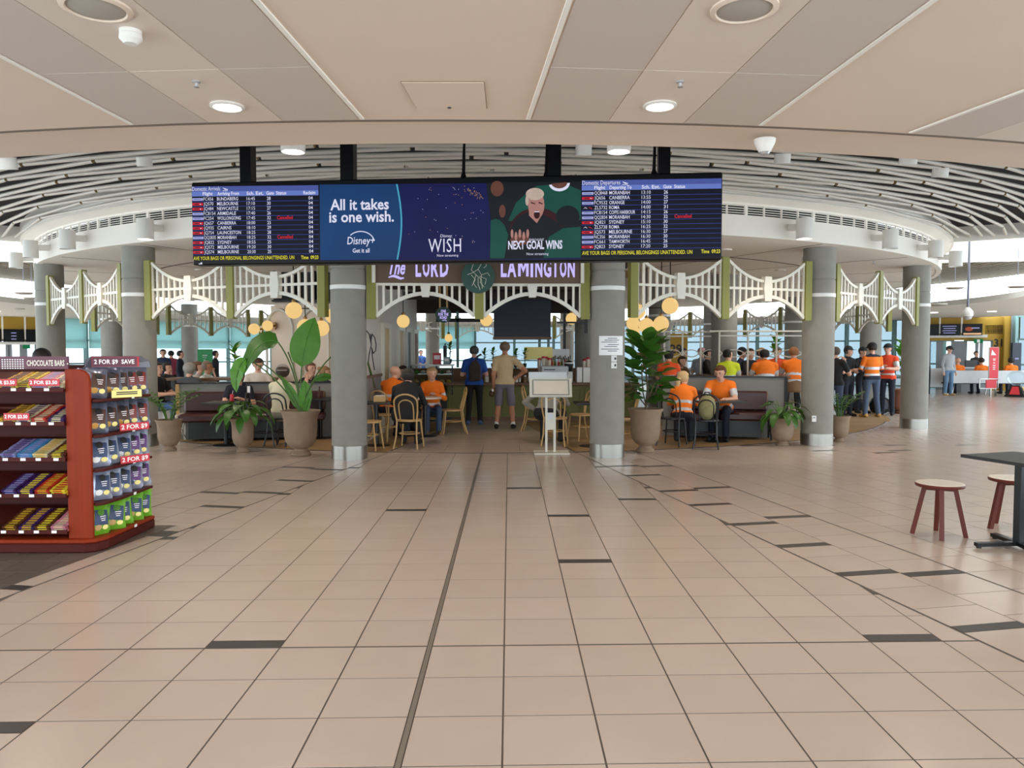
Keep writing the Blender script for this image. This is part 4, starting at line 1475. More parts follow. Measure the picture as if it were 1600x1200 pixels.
t = thing('window_%d' % wn, 'blue window bay at the right edge beyond the gate 31 wall', 'window', (0, 0, 0), kind='structure')
p, q = D(1585, 600, 30.2), D(1720, 600, 28)
MB().bar((p.x, p.y, 1.5), (q.x, q.y, 1.5), 0.02, 3.0).build('pane', 'pane_blue', t)
f = MB()
f.bar((p.x, p.y, 0), (p.x, p.y, 3.0), 0.14, 0.16)
for z in (0.06, 1.05, 2.05, 2.95):
    f.bar((p.x, p.y, z), (q.x, q.y, z), 0.08, 0.07)
f.build('frame', 'mullion', t)
gd = MB().box((0, 90, -3.2), (300, 110, 0.2)).build('ground_apron', 'asphalt')
tag(gd, 'pale airfield apron outside the rear windows', 'ground', kind='structure')


def gate(p0, p1, side, number):
    """mustard boarding gate wall between ground points p0 (left) and p1 (right)"""
    d = (p1 - p0)
    Lg = d.length
    t = thing('wall_gate_' + side, 'mustard gate wall with glass doors at far ' + side, 'wall', p0, math.atan2(d.y, d.x), kind='structure')
    MB().box((Lg / 2, 0.3, 2.5), (Lg, 0.1, 0.95)).build('wall_panel', 'mustard', t)
    return t, Lg


p0, p1 = D(1452, 600, 31.5), D(1594, 600, 30.3)
p0.z = p1.z = 0
gr_, Lg = gate(p0, p1, 'right', '31')


def on_line(x, a, b):
    """distance along the ground line a-b where the sight line of column x meets it"""
    r, d = ray(x, 600), (b - a)
    t_ = (r.x * a.y - r.y * a.x) / (r.y * d.x - r.x * d.y)
    return t_ * d.length


gu = lambda x: on_line(x, p0, p1)
gz = lambda y: 1.6 + (548 - y) * 30.0 / 1200
MB().box(((gu(1552) + gu(1575)) / 2, 0.3, 1.02), (gu(1575) - gu(1552), 0.1, 2.04)).build('wall_panel', 'mustard', gr_)
MB().box((gu(1572), 0.1, 1.5), (0.22, 0.3, 3.0)).build('pillar', 'mustard', gr_)
MB().box((gu(1581), 0.0, 1.5), (0.2, 0.3, 3.0)).build('pillar', 'grey_panel', gr_)
put = MB()
put_text(put, '31', 0.42, gu(1553.5), gz(541), 0.24, bold=0.012, fit=gu(1566.5) - gu(1553.5))
put.build('gate_number', 'black', gr_)
MB().box(((gu(1490) + gu(1510)) / 2 + 0.0, 0.32, 1.0), (gu(1509) - gu(1490), 0.1, 2.0)).build('door_surround', 'grey_panel', gr_)
for a, b in ((1452, 1466), (1471, 1489), (1509, 1527), (1534, 1551)):
    MB().box(((gu(a) + gu(b)) / 2, 0.34, 1.02), (gu(b) - gu(a), 0.02, 2.04)).build('door_pane', 'pane_clear', gr_)
    f = MB()
    for x in (a, b):
        f.box((gu(x), 0.32, 1.02), (0.12, 0.08, 2.04))
    f.box(((gu(a) + gu(b)) / 2, 0.32, 2.02), (gu(b) - gu(a), 0.08, 0.1))
    f.build('door_frame', 'grey_panel', gr_)
MB().box((gu(1490), 0.1, gz(524.5)), (gu(1540) - gu(1440), 0.3, 0.12)).build('canopy', 'lamp_white', gr_)
MB().box((gu(1555), 0.28, gz(514)), (gu(1570) - gu(1538), 0.06, 0.36)).build('louvre_panel', 'ink', gr_)
ex = MB().box((gu(1527), 0.02, gz(532.5)), (0.32, 0.05, 0.17)).build('exit_sign', 'exit_green', gr_)
MB().box((gu(1527), -0.008, gz(532.5)), (0.1, 0.004, 0.12)).build('exit_mark', 'sign_white', ex)
for i, (a, b, lb) in enumerate(((1449, 1463, 'dark screen at the left end over gate 31'), (1465, 1496, 'dark departure screen with rows of text over gate 31'), (1499, 1530, 'screen with an orange emblem over gate 31'))):
    o = thing('gate_screen', lb, 'screen', p0 + (p1 - p0).normalized() * gu((a + b) / 2) + Vector((0, -0.1, gz(514))), gr_.rotation_euler.z, group='screens over gate 31')
    w = gu(b) - gu(a)
    MB().box((0, 0, 0), (w, 0.1, 0.46)).build('casing', 'screen_black', o)
    if i == 1:
        for r in range(4):
            MB().box((-w * 0.05, -0.053, 0.14 - r * 0.09), (w * (0.7 - 0.1 * (r % 2)), 0.004, 0.025)).build('text_row', 'led_lav', o)
    if i == 2:
        MB().prism([(-w * 0.17 + 0.14 * math.cos(R_(t_)), -0.055, 0.02 + 0.09 * math.sin(R_(t_))) for t_ in range(0, 360, 30)], (0, 0.004, 0)).build('emblem', mat('emblem_orange', 'e0704a', 0.5, emit=0.5), o)
        MB().box((w * 0.15, -0.055, 0.06), (w * 0.4, 0.004, 0.04)).build('print_line', 'led_lav', o)
        MB().box((0, -0.055, -0.17), (w * 0.9, 0.004, 0.07)).build('print_strip', mat('strip_tan', 'd9a77a', 0.5, emit=0.4), o)
    MB().box((-w / 2 - 0.02, 0.0, 0.3), (0.06, 0.06, 0.9)).build('hanger', 'lamp_white', o)
p0l, p1l = D(-60, 600, 29.5), D(62, 600, 31)
p0l.z = p1l.z = 0
gl, Ll = gate(p0l, p1l, 'left', '')
gu2 = lambda x: on_line(x, p0l, p1l)
for a, b in ((-50, -20), (-12, 14), (18, 36), (42, 60)):
    MB().box(((gu2(a) + gu2(b)) / 2, 0.34, 1.02), (gu2(b) - gu2(a), 0.02, 2.04)).build('door_pane', 'pane_clear', gl)
    f = MB()
    for x in (a, b):
        f.box((gu2(x), 0.32, 1.02), (0.14, 0.08, 2.04))
    f.box(((gu2(a) + gu2(b)) / 2, 0.32, 2.02), (gu2(b) - gu2(a), 0.08, 0.1))
    f.build('door_frame', 'grey_panel', gl)
MB().box((Ll / 2, 0.1, gz(536)), (Ll, 0.3, 0.12)).build('canopy', 'lamp_white', gl)
MB().box((gu2(43), 0.02, gz(541.5)), (0.25, 0.05, 0.16)).build('exit_sign', 'exit_green', gl)
for i, (a, b) in enumerate(((-20, 7), (10, 42), (45, 62))):
    o = thing('gate_screen', 'dark screen over the left gate, %s' % ('cut by the photo edge', 'the whole one with tiny text', 'half behind the column')[i], 'screen', p0l + (p1l - p0l).normalized() * gu2((a + b) / 2) + Vector((0, -0.1, gz(524))), gl.rotation_euler.z, group='screens over the left gate')
    w = gu2(b) - gu2(a)
    MB().box((0, 0, 0), (w, 0.1, 0.5)).build('casing', 'screen_black', o)
    if i == 1:
        for r in range(3):
            MB().box((0, -0.053, 0.1 - r * 0.12), (w * 0.25, 0.004, 0.03)).build('text_row', 'led_lav', o)
    MB().box((-w / 2 - 0.02, 0.0, 0.3), (0.06, 0.06, 0.9)).build('hanger', 'lamp_white', o)
# camera on a pole
cp_ = D(1512, 490, 17)
t = thing('dome_camera', 'white dome camera hanging on a long grey pole at far right', 'camera', cp_)
MB().tube([(0, 0, 0.1), (0, 0, 1.6)], 0.025, 8).build('pole', 'wire_grey', t)
MB().lathe([(0.03, 0.14), (0.1, 0.06), (0.115, -0.02), (0.1, -0.06)], n=18).build('housing', 'lamp_white', t, True)
MB().lathe([(0.095, -0.06), (0.07, -0.12), (0.001, -0.145)], n=16).build('dome', 'lamp_lens', t, True)
for x, y, Y, lb in ((1492, 450, 19, 'grey lamp dish in the skylight beside the camera pole'), (1467, 476, 20, 'grey lamp dish low beside the last column'), (1590, 448, 18, 'grey lamp dish at the right edge of the photo'), (37, 458, 19, 'grey lamp dish in the left skylight'), (50, 466, 20, 'smaller grey lamp dish by the leftmost column')):
    t = thing('lamp_dish', lb, 'lamp', D(x, y, Y), group='lamp dishes in the skylights')
    MB().lathe([(0.001, 0.03), (0.2, 0.02), (0.21, 0.0), (0.15, -0.03), (0.001, -0.035)], n=18).build('dish', 'speaker_grey', t, True)
    MB().tube([(0, 0, 0.02), (0, 0, 0.9)], 0.008, 5).build('wire', 'wire_grey', t)
# ------------------------------------------------------------------ globe lamps
def globe(px, py, Y, r, label, group, top=3.3, rod=True, plate=False, link_to=None):
    p = D(px, py, Y)
    t = thing('globe_lamp', label, 'lamp', p, group=group)
    MB().ell((0, 0, 0), (r, r, r), 20, 12).build('glass_globe', 'globe', t, True)
    if rod:
        MB().lathe([(0.03, r * 0.97), (0.035, r + 0.03), (0.012, r + 0.05)], n=12).build('cap', 'brass', t)
        MB().tube([(0, 0, r + 0.04), (0, 0, top - p.z)], 0.009, 6).build('rod', 'black_metal', t)
    if plate:
        MB().tube([(0, 0.02, 0), (0.12, 0.1, 0)], 0.02, 8).build('arm', 'brass', t)
        MB().tube([(0.11, 0.1, 0), (0.13, 0.115, 0)], 0.075, 16).build('wall_plate', 'brass', t)
    if link_to:
        q = D(*link_to, Y) - p
        MB().tube([(0, 0, q.z), (q.x, 0, q.z)], 0.009, 6).build('cross_bar', 'black_metal', t)
    return t


globe(459, 485, 13.0, .14, 'left globe of the left pendant cluster, highest of three', 'globe cluster on the left', link_to=(484, 482))
globe(477, 511, 13.0, .135, 'globe lamp half hidden behind the upright banana leaf', 'globe cluster on the left')
globe(502, 513, 13.2, .135, 'right globe of the left pendant cluster by the column', 'globe cluster on the left')
globe(520, 494, 13.4, .13, 'globe lamp peeping out behind the left entrance column', 'globe cluster on the left')
globe(1047, 478, 13.0, .14, 'highest globe of the right pendant cluster', 'globe cluster on the right')
globe(1033, 506, 13.2, .135, 'right lower globe of the right pendant cluster', 'globe cluster on the right', link_to=(1010, 481))
globe(1010, 509, 13.0, .13, 'middle globe of the right pendant cluster above the fiddle leaf plant', 'globe cluster on the right')
globe(997, 487, 13.4, .13, 'globe of the right cluster tucked behind the fretwork', 'globe cluster on the right')
globe(989, 505, 14.0, .12, 'leftmost small globe of the right cluster near the column', 'globe cluster on the right')
globe(991, 518, 15.0, .11, 'lowest small globe of the right cluster near the column', 'globe cluster on the right')
globe(630, 502, 14.8, .125, 'single globe pendant near the pale wall left of the counter', 'globe pendants over the counter', 3.1)
globe(760, 500, 15.5, .125, 'single globe pendant left of the navy hood', 'globe pendants over the counter', 3.1)
globe(893, 498, 15.8, .12, 'single globe pendant right of the navy hood', 'globe pendants over the counter', 3.1)
globe(701, 528, 19.5, .10, 'small globe pendant seen through the kitchen opening', 'globe pendants over the counter', 3.1)
globe(397, 514, 15.9, .115, 'outer wall globe on the arched wall', 'wall globes on the arched wall', rod=False, plate=True)
globe(418, 509, 15.95, .11, 'inner wall globe with brass plate on the arched wall', 'wall globes on the arched wall', rod=False, plate=True)
tb = thing('shelf_bar', 'short black shelf bar fixed by the entrance column', 'bar', D(893, 504, 14.5))
MB().box((0, 0, 0), (0.55, 0.15, 0.03)).build('board', 'black', tb)
MB().box((0.27, 0, 0.0), (0.06, 0.1, 0.4)).build('bracket', 'black', tb)
for x in (0.1, 0.25):
    MB().box((x, 0.02, 0.5), (0.012, 0.012, 1.0)).build('hanger_rod', 'black', tb)

# ------------------------------------------------------------------ banquettes and partitions
def banquette(p, q, h, label, seat_from, seat_to, side):
    d = (q - p)
    L_ = d.length
    t = thing('banquette', label, 'bench', (p.x, p.y, 0), math.atan2(d.y, d.x))
    MB().box((L_ / 2, 0.06, h / 2), (L_, 0.1, h)).build('partition', 'partition', t)
    MB().box((L_ / 2, 0.06, h + 0.015), (L_ + 0.04, 0.14, 0.03)).build('top_rail', 'black', t)
    xe = 0 if side < 0 else L_
    MB().box((xe, 0.06, h / 2), (0.06, 0.14, h)).build('end_post', 'wood_light' if side < 0 else 'black', t)
    a, b = seat_from, seat_to
    n = max(1, round((b - a) / 0.75))
    w = (b - a) / n
    MB().box(((a + b) / 2, -0.24, 0.2), (b - a - 0.3, 0.4, 0.3)).build('kick_board', 'black', t)
    for i in range(n):
        x = a + w * (i + 0.5)
        MB().box((x, -0.27, 0.42), (w - 0.01, 0.56, 0.14)).build('seat_cushion', 'maroon', t, bevel=0.03)
        MB().box((x, -0.05, 0.68), (w - 0.02, 0.12, 0.36)).build('back_cushion', 'maroon', t, bevel=0.03)
        MB().tube([(x + w / 2 - 0.03, -0.12, 0.86), (x + w / 2 - 0.03, -0.12, 0.6)], 0.012, 6).build('strap', 'brown_pipe', t)
    x = a if side < 0 else b
    lg = 'white_paint' if side < 0 else 'black_metal'
    if side < 0:
        MB().box((x - 0.02, -0.27, 0.42), (0.05, 0.58, 0.15)).build('end_cap', 'stool_top', t, bevel=0.02)
    for y in (-0.06, -0.52):
        MB().box((x + 0.01, y, 0.175), (0.035, 0.035, 0.35)).build('leg', lg, t)
    m = MB()
    for s in (0, 1):
        m.tube([(x + 0.01, -0.06 - 0.46 * s + (0.22 - 0.0) * (1 - abs(1 - i / 4)) * (-1 if s == 0 else 1), 0.04 + 0.3 * i / 8) for i in range(9)], 0.012, 5)
    m.build('scroll_brace', lg, t)
    return t


p, q = D(276, 548, 13.8), D(524, 548, 14.3)
banquette(p, q, 1.0, 'maroon banquette against a grey partition left of the big leafed plant', 0.12, 2.6, -1)
p, q = D(1036, 548, 14.5), D(1229, 548, 14.0)
banquette(p, q, 1.1, 'maroon banquette against a beige partition right of the fiddle leaf plant', 0.15, 1.9, 1)


# ------------------------------------------------------------------ tables
def table(px, Y, label, w=0.6, h=0.74, top='black', base='round', rz=0.0, rnd=False):
    p = D(px, 600, Y)
    t = thing('pedestal_table', label, 'table', (p.x, Y, 0), rz, 'black pedestal tables')
    if rnd:
        MB().lathe([(w / 2, h - 0.03), (w / 2, h)], n=28).build('table_top', top, t)
    else:
        MB().box((0, 0, h - 0.015), (w, w, 0.03)).build('table_top', top, t, bevel=0.004)
    MB().tube([(0, 0, 0.02), (0, 0, h - 0.03)], 0.035, 10).build('post', 'black_metal', t)
    if base == 'round':
        MB().lathe([(0.22, 0.0), (0.22, 0.012), (0.05, 0.03)], n=24).build('base', 'black_metal', t)
    else:
        MB().box((0, 0, 0.03), (0.6, 0.06, 0.035)).box((0, 0, 0.03), (0.06, 0.6, 0.035)).build('base', 'black_metal', t)
    return t


table(588, 12.9, 'small black table beside the left entrance column', 0.56)
table(664, 14.3, 'round table between the workers in orange near the counter', 0.62, rnd=True, top='stool_top')
table(926, 12.8, 'small black table behind the right entrance column', 0.6)
table(1120, 13.45, 'dark table where the young man in orange sits', 0.85)
table(500, 14.0, 'dark table behind the big leafed plant', 0.7)
table(352, 12.95, 'small table in front of the left banquette', 0.6)


def box_stuff():
    pass


for px, Y, w, lb in ((1222, 16.9, 1.9, 'long high timber table behind the right partition'), (1072, 17.6, 1.1, 'shorter high timber table behind the fiddle leaf plant'), (352, 15.6, 2.2, 'high timber table behind the left partition')):
    p = D(px, 600, Y)
    t = thing('high_table', lb, 'table', (p.x, Y, 0), group='high timber tables')
    MB().box((0, 0, 1.03), (w, 0.7, 0.05)).build('table_top', 'wood_counter', t, bevel=0.006)
    for x in (-w / 2 + 0.15, w / 2 - 0.15):
        MB().box((x, -0.25, 0.5), (0.06, 0.06, 1.0)).build('leg', 'black_metal', t)
        MB().box((x, 0.25, 0.5), (0.06, 0.06, 1.0)).build('leg', 'black_metal', t)
# white steel frames over the high tables
for px, Y, w, lb in ((1190, 17.0, 1.9, 'white steel arched frame over the long high table'), (1080, 17.6, 1.25, 'white steel arched frame beside the gate 29 sign')):
    p = D(px, 600, Y)
    t = thing('steel_frame', lb, 'frame', (p.x, Y, 1.05), group='white steel frames')
    H_ = 0.98
    for x in (-w / 2, -w / 6, w / 6, w / 2):
        MB().box((x, 0, H_ / 2), (0.035, 0.035, H_)).build('upright', 'white_paint', t)
    MB().box((0, 0, H_), (w + 0.5, 0.3, 0.03)).build('top_shelf', 'white_paint', t)
    MB().box((0, 0, H_ - 0.1), (w, 0.03, 0.03)).build('rail', 'white_paint', t)
    m = MB()
    for c in (-w / 3, 0, w / 3):
        m.tube([(c + w / 6 * math.cos(R_(a)), 0, H_ * 0.62 - 0.2 * math.sin(R_(a))) for a in range(0, 181, 20)], 0.012, 5)
        m.tube([(c + w / 6 * math.cos(R_(a)), 0, H_ * 0.38 + 0.2 * math.sin(R_(a))) for a in range(0, 181, 20)], 0.012, 5)
    m.build('arch_bars', 'white_paint', t)
g29 = D(1056, 545, 27)
t = thing('gate_sign', 'tall mustard sign with a black 29 behind the globe lamps', 'sign', (g29.x, 27, 0))
MB().box((0, 0, 1.1), (0.8, 0.12, 2.2)).build('panel', 'mustard', t)
m = MB()
put_text(m, '29', 0.42, -0.22, 1.52, -0.065, bold=0.012)
m.build('gate_number', 'black', t)


# ------------------------------------------------------------------ bentwood chairs
def chair_proto(wood, name):
    t = thing('bentwood_chair', 'x', 'chair')
    MB().lathe([(0.2, 0.44), (0.205, 0.455), (0.2, 0.468), (0.15, 0.465), (0.001, 0.462)], n=24).build('seat', wood, t, True)
    for s in (-1, 1):
        MB().tube([(s * 0.15, -0.13, 0.45), (s * 0.165, -0.15, 0.25), (s * 0.19, -0.18, 0.0)], [0.016, 0.015, 0.012], 7).build('leg', wood, t, True)
    path = []
    side = [(0.2, 0.28, 0.0), (0.17, 0.22, 0.2), (0.165, 0.185, 0.45), (0.19, 0.22, 0.62), (0.195, 0.25, 0.74)]
    path = [Vector(p) for p in side]
    for a in range(15, 180, 15):
        path.append(Vector((0.195 * math.cos(R_(a)), 0.255 + 0.02 * math.sin(R_(a)), 0.76 + 0.13 * math.sin(R_(a)))))
    path += [Vector((-p[0], p[1], p[2])) for p in side[::-1]]
    MB().tube(path, 0.014, 7).build('back_frame', wood, t, True)
    inner = [Vector((0.11, 0.165, 0.46)), Vector((0.12, 0.2, 0.6)), Vector((0.12, 0.235, 0.7))]
    ip = list(inner)
    for a in range(20, 180, 20):
        ip.append(Vector((0.12 * math.cos(R_(a)), 0.24 + 0.015 * math.sin(R_(a)), 0.7 + 0.1 * math.sin(R_(a)))))
    ip += [Vector((-p.x, p.y, p.z)) for p in inner[::-1]]
    MB().tube(ip, 0.011, 6).build('inner_hoop', wood, t, True)
    MB().tube([(0.165 * math.cos(R_(a)), 0.02 + 0.165 * math.sin(R_(a)), 0.24) for a in range(0, 360, 18)], 0.01, 6, closed=True).build('leg_ring', wood, t, True)
    return remember(t)


mat('chair_black', '17161a', 0.35, var=0.1)
cw, cb = chair_proto('wood_light', 'w'), chair_proto('chair_black', 'b')
first = {id(cw): True, id(cb): True}
# facing: 0 = sitter faces the camera, 180 = sitter faces away, 90 = faces right
for proto, px, Y, face, lb in (
        (cw, 640, 12.62, 172, 'natural bentwood chair under the man in the dark hoodie'),
        (cw, 706, 14.75, -80, 'empty natural bentwood chair left of the standing men'),
        (cw, 576, 12.35, 80, 'natural bentwood chair peeping out right of the left entrance column'),
        (cw, 606, 13.7, 150, 'natural bentwood chair under the bald man in orange'),
        (cw, 672, 15.3, 5, 'natural bentwood chair under the woman in orange by the fridge'),
        (cw, 838, 15.2, 80, 'empty natural bentwood chair left of the menu stand legs'),
        (cw, 868, 13.0, 168, 'natural bentwood chair under the person in grey behind the menu stand'),
        (cw, 908, 13.7, -60, 'natural bentwood chair between menu stand and right entrance column'),
        (cw, 972, 12.7, -95, 'natural bentwood chair half hidden behind the right entrance column'),
        (cb, 412, 12.75, 100, 'black bentwood chair nearer the drooping plant, empty'),
        (cb, 441, 12.95, 168, 'black bentwood chair under the man in the cap'),
        (cb, 1052, 12.95, 150, 'black bentwood chair under the blonde woman in orange'),
        (cb, 1104, 12.6, 165, 'black bentwood chair with a khaki backpack on it')):
    p = D(px, 600, Y)
    if first[id(proto)]:
        first[id(proto)] = False
        proto.location = (p.x, Y, 0.006)
        proto.rotation_euler = (0, 0, R_(face))
        tag(proto, lb, group='bentwood chairs in the cafe')
    else:
        dup(proto, lb, (p.x, Y, 0.006), R_(face), 'bentwood chairs in the cafe')

# high stools at the long table
st = thing('high_stool', 'brown bucket high stool at the right end of the long table', 'stool', (D(1238, 600, 16.4).x, 16.4, 0), group='brown high stools')
MB().lathe([(0.2, 0.72), (0.22, 0.76), (0.2, 0.77), (0.001, 0.75)], n=18).build('seat', 'brown_pipe', st, True)
mm_ = MB()
for i in range(9):
    a0, a1 = R_(180 + i * 20 - 180), R_(200 + i * 20 - 180)
m = MB()
V, F = [], []
for i in range(11):
    a = R_(180 + 18 * i)
    V += [(0.21 * math.cos(a), 0.21 * math.sin(a), 0.76), (0.24 * math.cos(a), 0.24 * math.sin(a), 0.98 - 0.1 * abs(i - 5) / 5), (0.25 * math.cos(a), 0.25 * math.sin(a), 0.98 - 0.1 * abs(i - 5) / 5), (0.225 * math.cos(a), 0.225 * math.sin(a), 0.76)]
for i in range(10):
    for j in range(4):
        F.append((4 * i + j, 4 * i + 4 + j, 4 * i + 4 + (j + 1) % 4, 4 * i + (j + 1) % 4))
m.add(V, F).build('backrest', 'brown_pipe', st, True)
for sx in (-1, 1):
    for sy in (-1, 1):
        MB().tube([(sx * 0.1, sy * 0.1, 0.73), (sx * 0.2, sy * 0.2, 0.0)], 0.012, 6).build('leg', 'black_metal', st)
MB().tube([(0.17 * math.cos(R_(a)), 0.17 * math.sin(R_(a)), 0.28) for a in range(0, 360, 30)], 0.009, 5, closed=True).build('foot_ring', 'black_metal', st)
remember(st)
HST = [(1182, 16.35, 'brown bucket high stool under the broad man in orange'), (1140, 16.4, 'brown bucket high stool under the worker in yellow'), (1047, 16.6, 'brown bucket high stool under the worker in the orange vest'), (305, 15.0, 'brown bucket high stool behind the left partition')]
for px, Y, lb in HST:
    dup(st, lb, (D(px, 600, Y).x, Y, 0), 0)

# ------------------------------------------------------------------ menu stand
ms = thing('menu_stand', 'white menu stand with a sloping framed board before the counter', 'sign stand', G(863, 708))
Ym = ms.location.y
mx = lambda x: (x - 863) * Ym / 1200
mz = lambda y: 1.6 + (548 - y) * Ym / 1200
MB().box((mx(861.5), 0, 0.012), (mx(889) - mx(834), 0.38, 0.022)).build('base_plate', 'white_paint', ms, bevel=0.004)
for x in (853.5, 866.5):
    MB().box((mx(x), 0, 0.02 + (mz(620) - 0.02) / 2), (0.036, 0.03, mz(620) - 0.02)).build('post', 'white_paint', ms)
MB().box((mx(860), 0, (mz(645) + mz(672)) / 2), (0.13, 0.025, mz(645) - mz(672))).build('cross_plate', 'white_paint', ms)
MB().tube([(mx(860), -0.013, mz(651)), (mx(860), -0.02, mz(651))], 0.05, 18).build('round_badge', 'bench_white', ms)
tl_ = Matrix.Rotation(R_(-28), 3, 'X')
bd = MB().box((0, 0, 0), (mx(893) - mx(827), 0.03, 0.31), rot=tl_).build('sloping_board', 'white_paint', ms, loc=(mx(860), -0.03, mz(606)))
MB().box((0, -0.02, 0), (mx(886) - mx(834), 0.006, 0.23), rot=tl_).build('menu_sheet', 'stool_top', bd).location = tl_ @ Vector((0, 0, 0))
fr = MB()
ww, hh = mx(888) - mx(832), 0.25
for c, s in (((0, -0.022, hh / 2), (ww, 0.008, 0.008)), ((0, -0.022, -hh / 2), (ww, 0.008, 0.008)), ((ww / 2, -0.022, 0), (0.008, 0.008, hh)), ((-ww / 2, -0.022, 0), (0.008, 0.008, hh))):
    fr.box(tl_ @ Vector(c), s, rot=tl_)
fr.build('sheet_frame', 'steel', bd)
MB().box((mx(856), 0.1, mz(588)), (mx(886) - mx(826), 0.02, mz(582) - mz(595))).build('header_strip', 'bench_white', ms)

# notices on the right column
c = COLS[3]
nt = thing('paper_notice', 'white paper notice with lines of print on the right entrance column', 'notice', (c[0], c[1], 0))
def curved_sheet(t, x0, x1, y0, y1, name, m, r=0.265):
    """sheet bent round the column between photo pixels"""
    Yf = c[1] - 0.26
    u0, u1 = ((x - 949) * Yf / 1200 / r for x in (x0, x1))
    z0, z1 = (D(949, y, Yf).z for y in (y1, y0))
    V, F = [], []
    n = 6
    for i in range(n + 1):
        u = u0 + (u1 - u0) * i / n
        u = max(-1, min(1, u))
        a = math.asin(u)
        for z in (z0, z1):
            V.append((r * math.sin(a), -r * math.cos(a), z))
    for i in range(n):
        F.append((2 * i, 2 * i + 2, 2 * i + 3, 2 * i + 1))
    return MB().add(V, F).build(name, m, t)
sh_ = curved_sheet(nt, 933, 971, 525, 555, 'sheet', 'paper')
for i, y in enumerate((528, 531, 534, 538, 541, 545, 548)):
    curved_sheet(sh_, 946 - (i % 3) * 5, 961 + (i % 2) * 3, y, y + 0.9, 'print_line', 'ink', 0.267)
sw = thing('wall_switch', 'pair of white switch plates under the paper notice', 'switch', (c[0], c[1], 0))
for y in (555.5, 566):
    curved_sheet(sw, 951.5, 960.5, y, y + 9.5, 'plate', 'band_white', 0.268)
    curved_sheet(sw, 956.5, 959.5, y + 3, y + 6.5, 'button', 'ink', 0.272)
for i, lb in ((4, 'small white socket plate low on the column right of the cafe'), (1, 'small white socket plate low on the column behind the snack bags')):
    c2 = COLS[i]
    ss = thing('socket_plate', lb, 'socket', (c2[0] + (-0.14 if i == 4 else 0.18), c2[1] - (0.23 if i == 4 else 0.21), 0.46))
    MB().box((0, 0, 0), (0.07, 0.02, 0.1)).build('plate', 'band_white', ss)
    MB().box((0, -0.012, 0.02), (0.03, 0.006, 0.02)).build('socket_holes', 'grey_panel', ss)

# ------------------------------------------------------------------ plants
def leaf_geo(L, Wd, droop=0.3, fold=0.25, n=7, tip=1.0):
    V, F = [], []
    for i in range(n + 1):
        s = i / n
        w = Wd / 2 * (math.sin(math.pi * min(1, s ** 0.75)) ** 0.8 if 0 < s < 1 else 0.0)
        a = droop * s
        y = L * math.sin(a) / droop if droop else L * s
        z = -L * (1 - math.cos(a)) / droop if droop else 0
        for k in (-1, -0.5, 0, 0.5, 1):
            V.append((k * w, y, z + abs(k) * w * fold))
    for i in range(n):
        for k in range(4):
            F.append((5 * i + k, 5 * i + k + 1, 5 * i + 6 + k, 5 * i + 5 + k))
    return V, F


LEAF = {}


def leaf_mesh(key, m, **kw):
    if key not in LEAF:
        v, f = leaf_geo(**kw)
        me = bpy.data.meshes.new('leaf')
        me.from_pydata(v, [], f)
        me.materials.append(M(m))
        me.polygons.foreach_set('use_smooth', [True] * len(me.polygons))
        LEAF[key] = me
    return LEAF[key]


def orient(pos, az, el, scale=1.0, roll=0.0):
    """leaf with its axis (+y) raised by el and turned to azimuth az (0 = +x)"""
    return Matrix.Translation(pos) @ Matrix.Rotation(R_(az - 90), 4, 'Z') @ Matrix.Rotation(R_(el), 4, 'X') @ Matrix.Rotation(R_(roll), 4, 'Y') @ Matrix.Scale(scale, 4)


def add_leaf(par, key, m, pos, az, el, scale=1.0, roll=0.0, **kw):
    o = link('leaf', leaf_mesh(key, m, **kw), par)
    o.matrix_local = orient(pos, az, el, scale, roll)
    return o


def pot(par, H_, r, m='pot'):
    pr = [(0.46, 0), (0.5, .015), (0.5, 0.06), (0.36, 0.12), (0.36, .15), (0.56, 0.2), (0.74, 0.3), (0.82, 0.44), (0.83, 0.6), (0.84, .78), (0.9, 0.91), (1.0, 0.97), (1.0, 1.0), (0.9, 1.0), (0.82, .93)]
    MB().lathe([(r * a, H_ * b) for a, b in pr], n=28, cap=True).build('pot', m, par, True)
    MB().lathe([(r * 0.84, H_ * 0.93), (0.001, H_ * 0.95)], n=16, cap=False).build('soil', 'soil', par)


def urn(px, py, H_, r, label, m='pot', name='potted_plant'):
    t = thing(name, label, 'plant', G(px, py))
    pot(t, H_, r, m)
    return t


rp_ = random.Random(11)
# zz plant, far left
def zz(t, H_, n=9, size=1.0, spread=1.0):
    for i in range(n):
        az = i * 360 / n + rp_.uniform(-15, 15)
        d = Vector((math.cos(R_(az)), math.sin(R_(az)), 0)) * spread
        ln = rp_.uniform(.45, .7) * size
        pts_ = [Vector((0, 0, H_ * 0.94)) + d * 0.04 + d * (ln * 0.75 * (s ** 1.5)) + Vector((0, 0, ln * s * (1.15 - 0.45 * s))) for s in (0, .25, .5, .75, 1)]
        MB().tube(pts_, [0.011, 0.01, 0.008, 0.006, 0.003], 5).build('stem', 'stem', t, True)
        for k in range(2, 9):
            s = k / 8 * 4
            j = min(3, int(s))
            pp = pts_[j].lerp(pts_[j + 1], s - j)
            for sd in (-1, 1):
                add_leaf(t, 'zz', 'leaf_mid', pp, az + sd * 55, 25, size * rp_.uniform(.8, 1.1), L=0.13, Wd=0.05, droop=0.4, n=4)


t = urn(265, 704, 0.5, 0.21, 'potted zz plant with feathery stems in a small urn, left of the banquette')
zz(t, 0.5, 8)
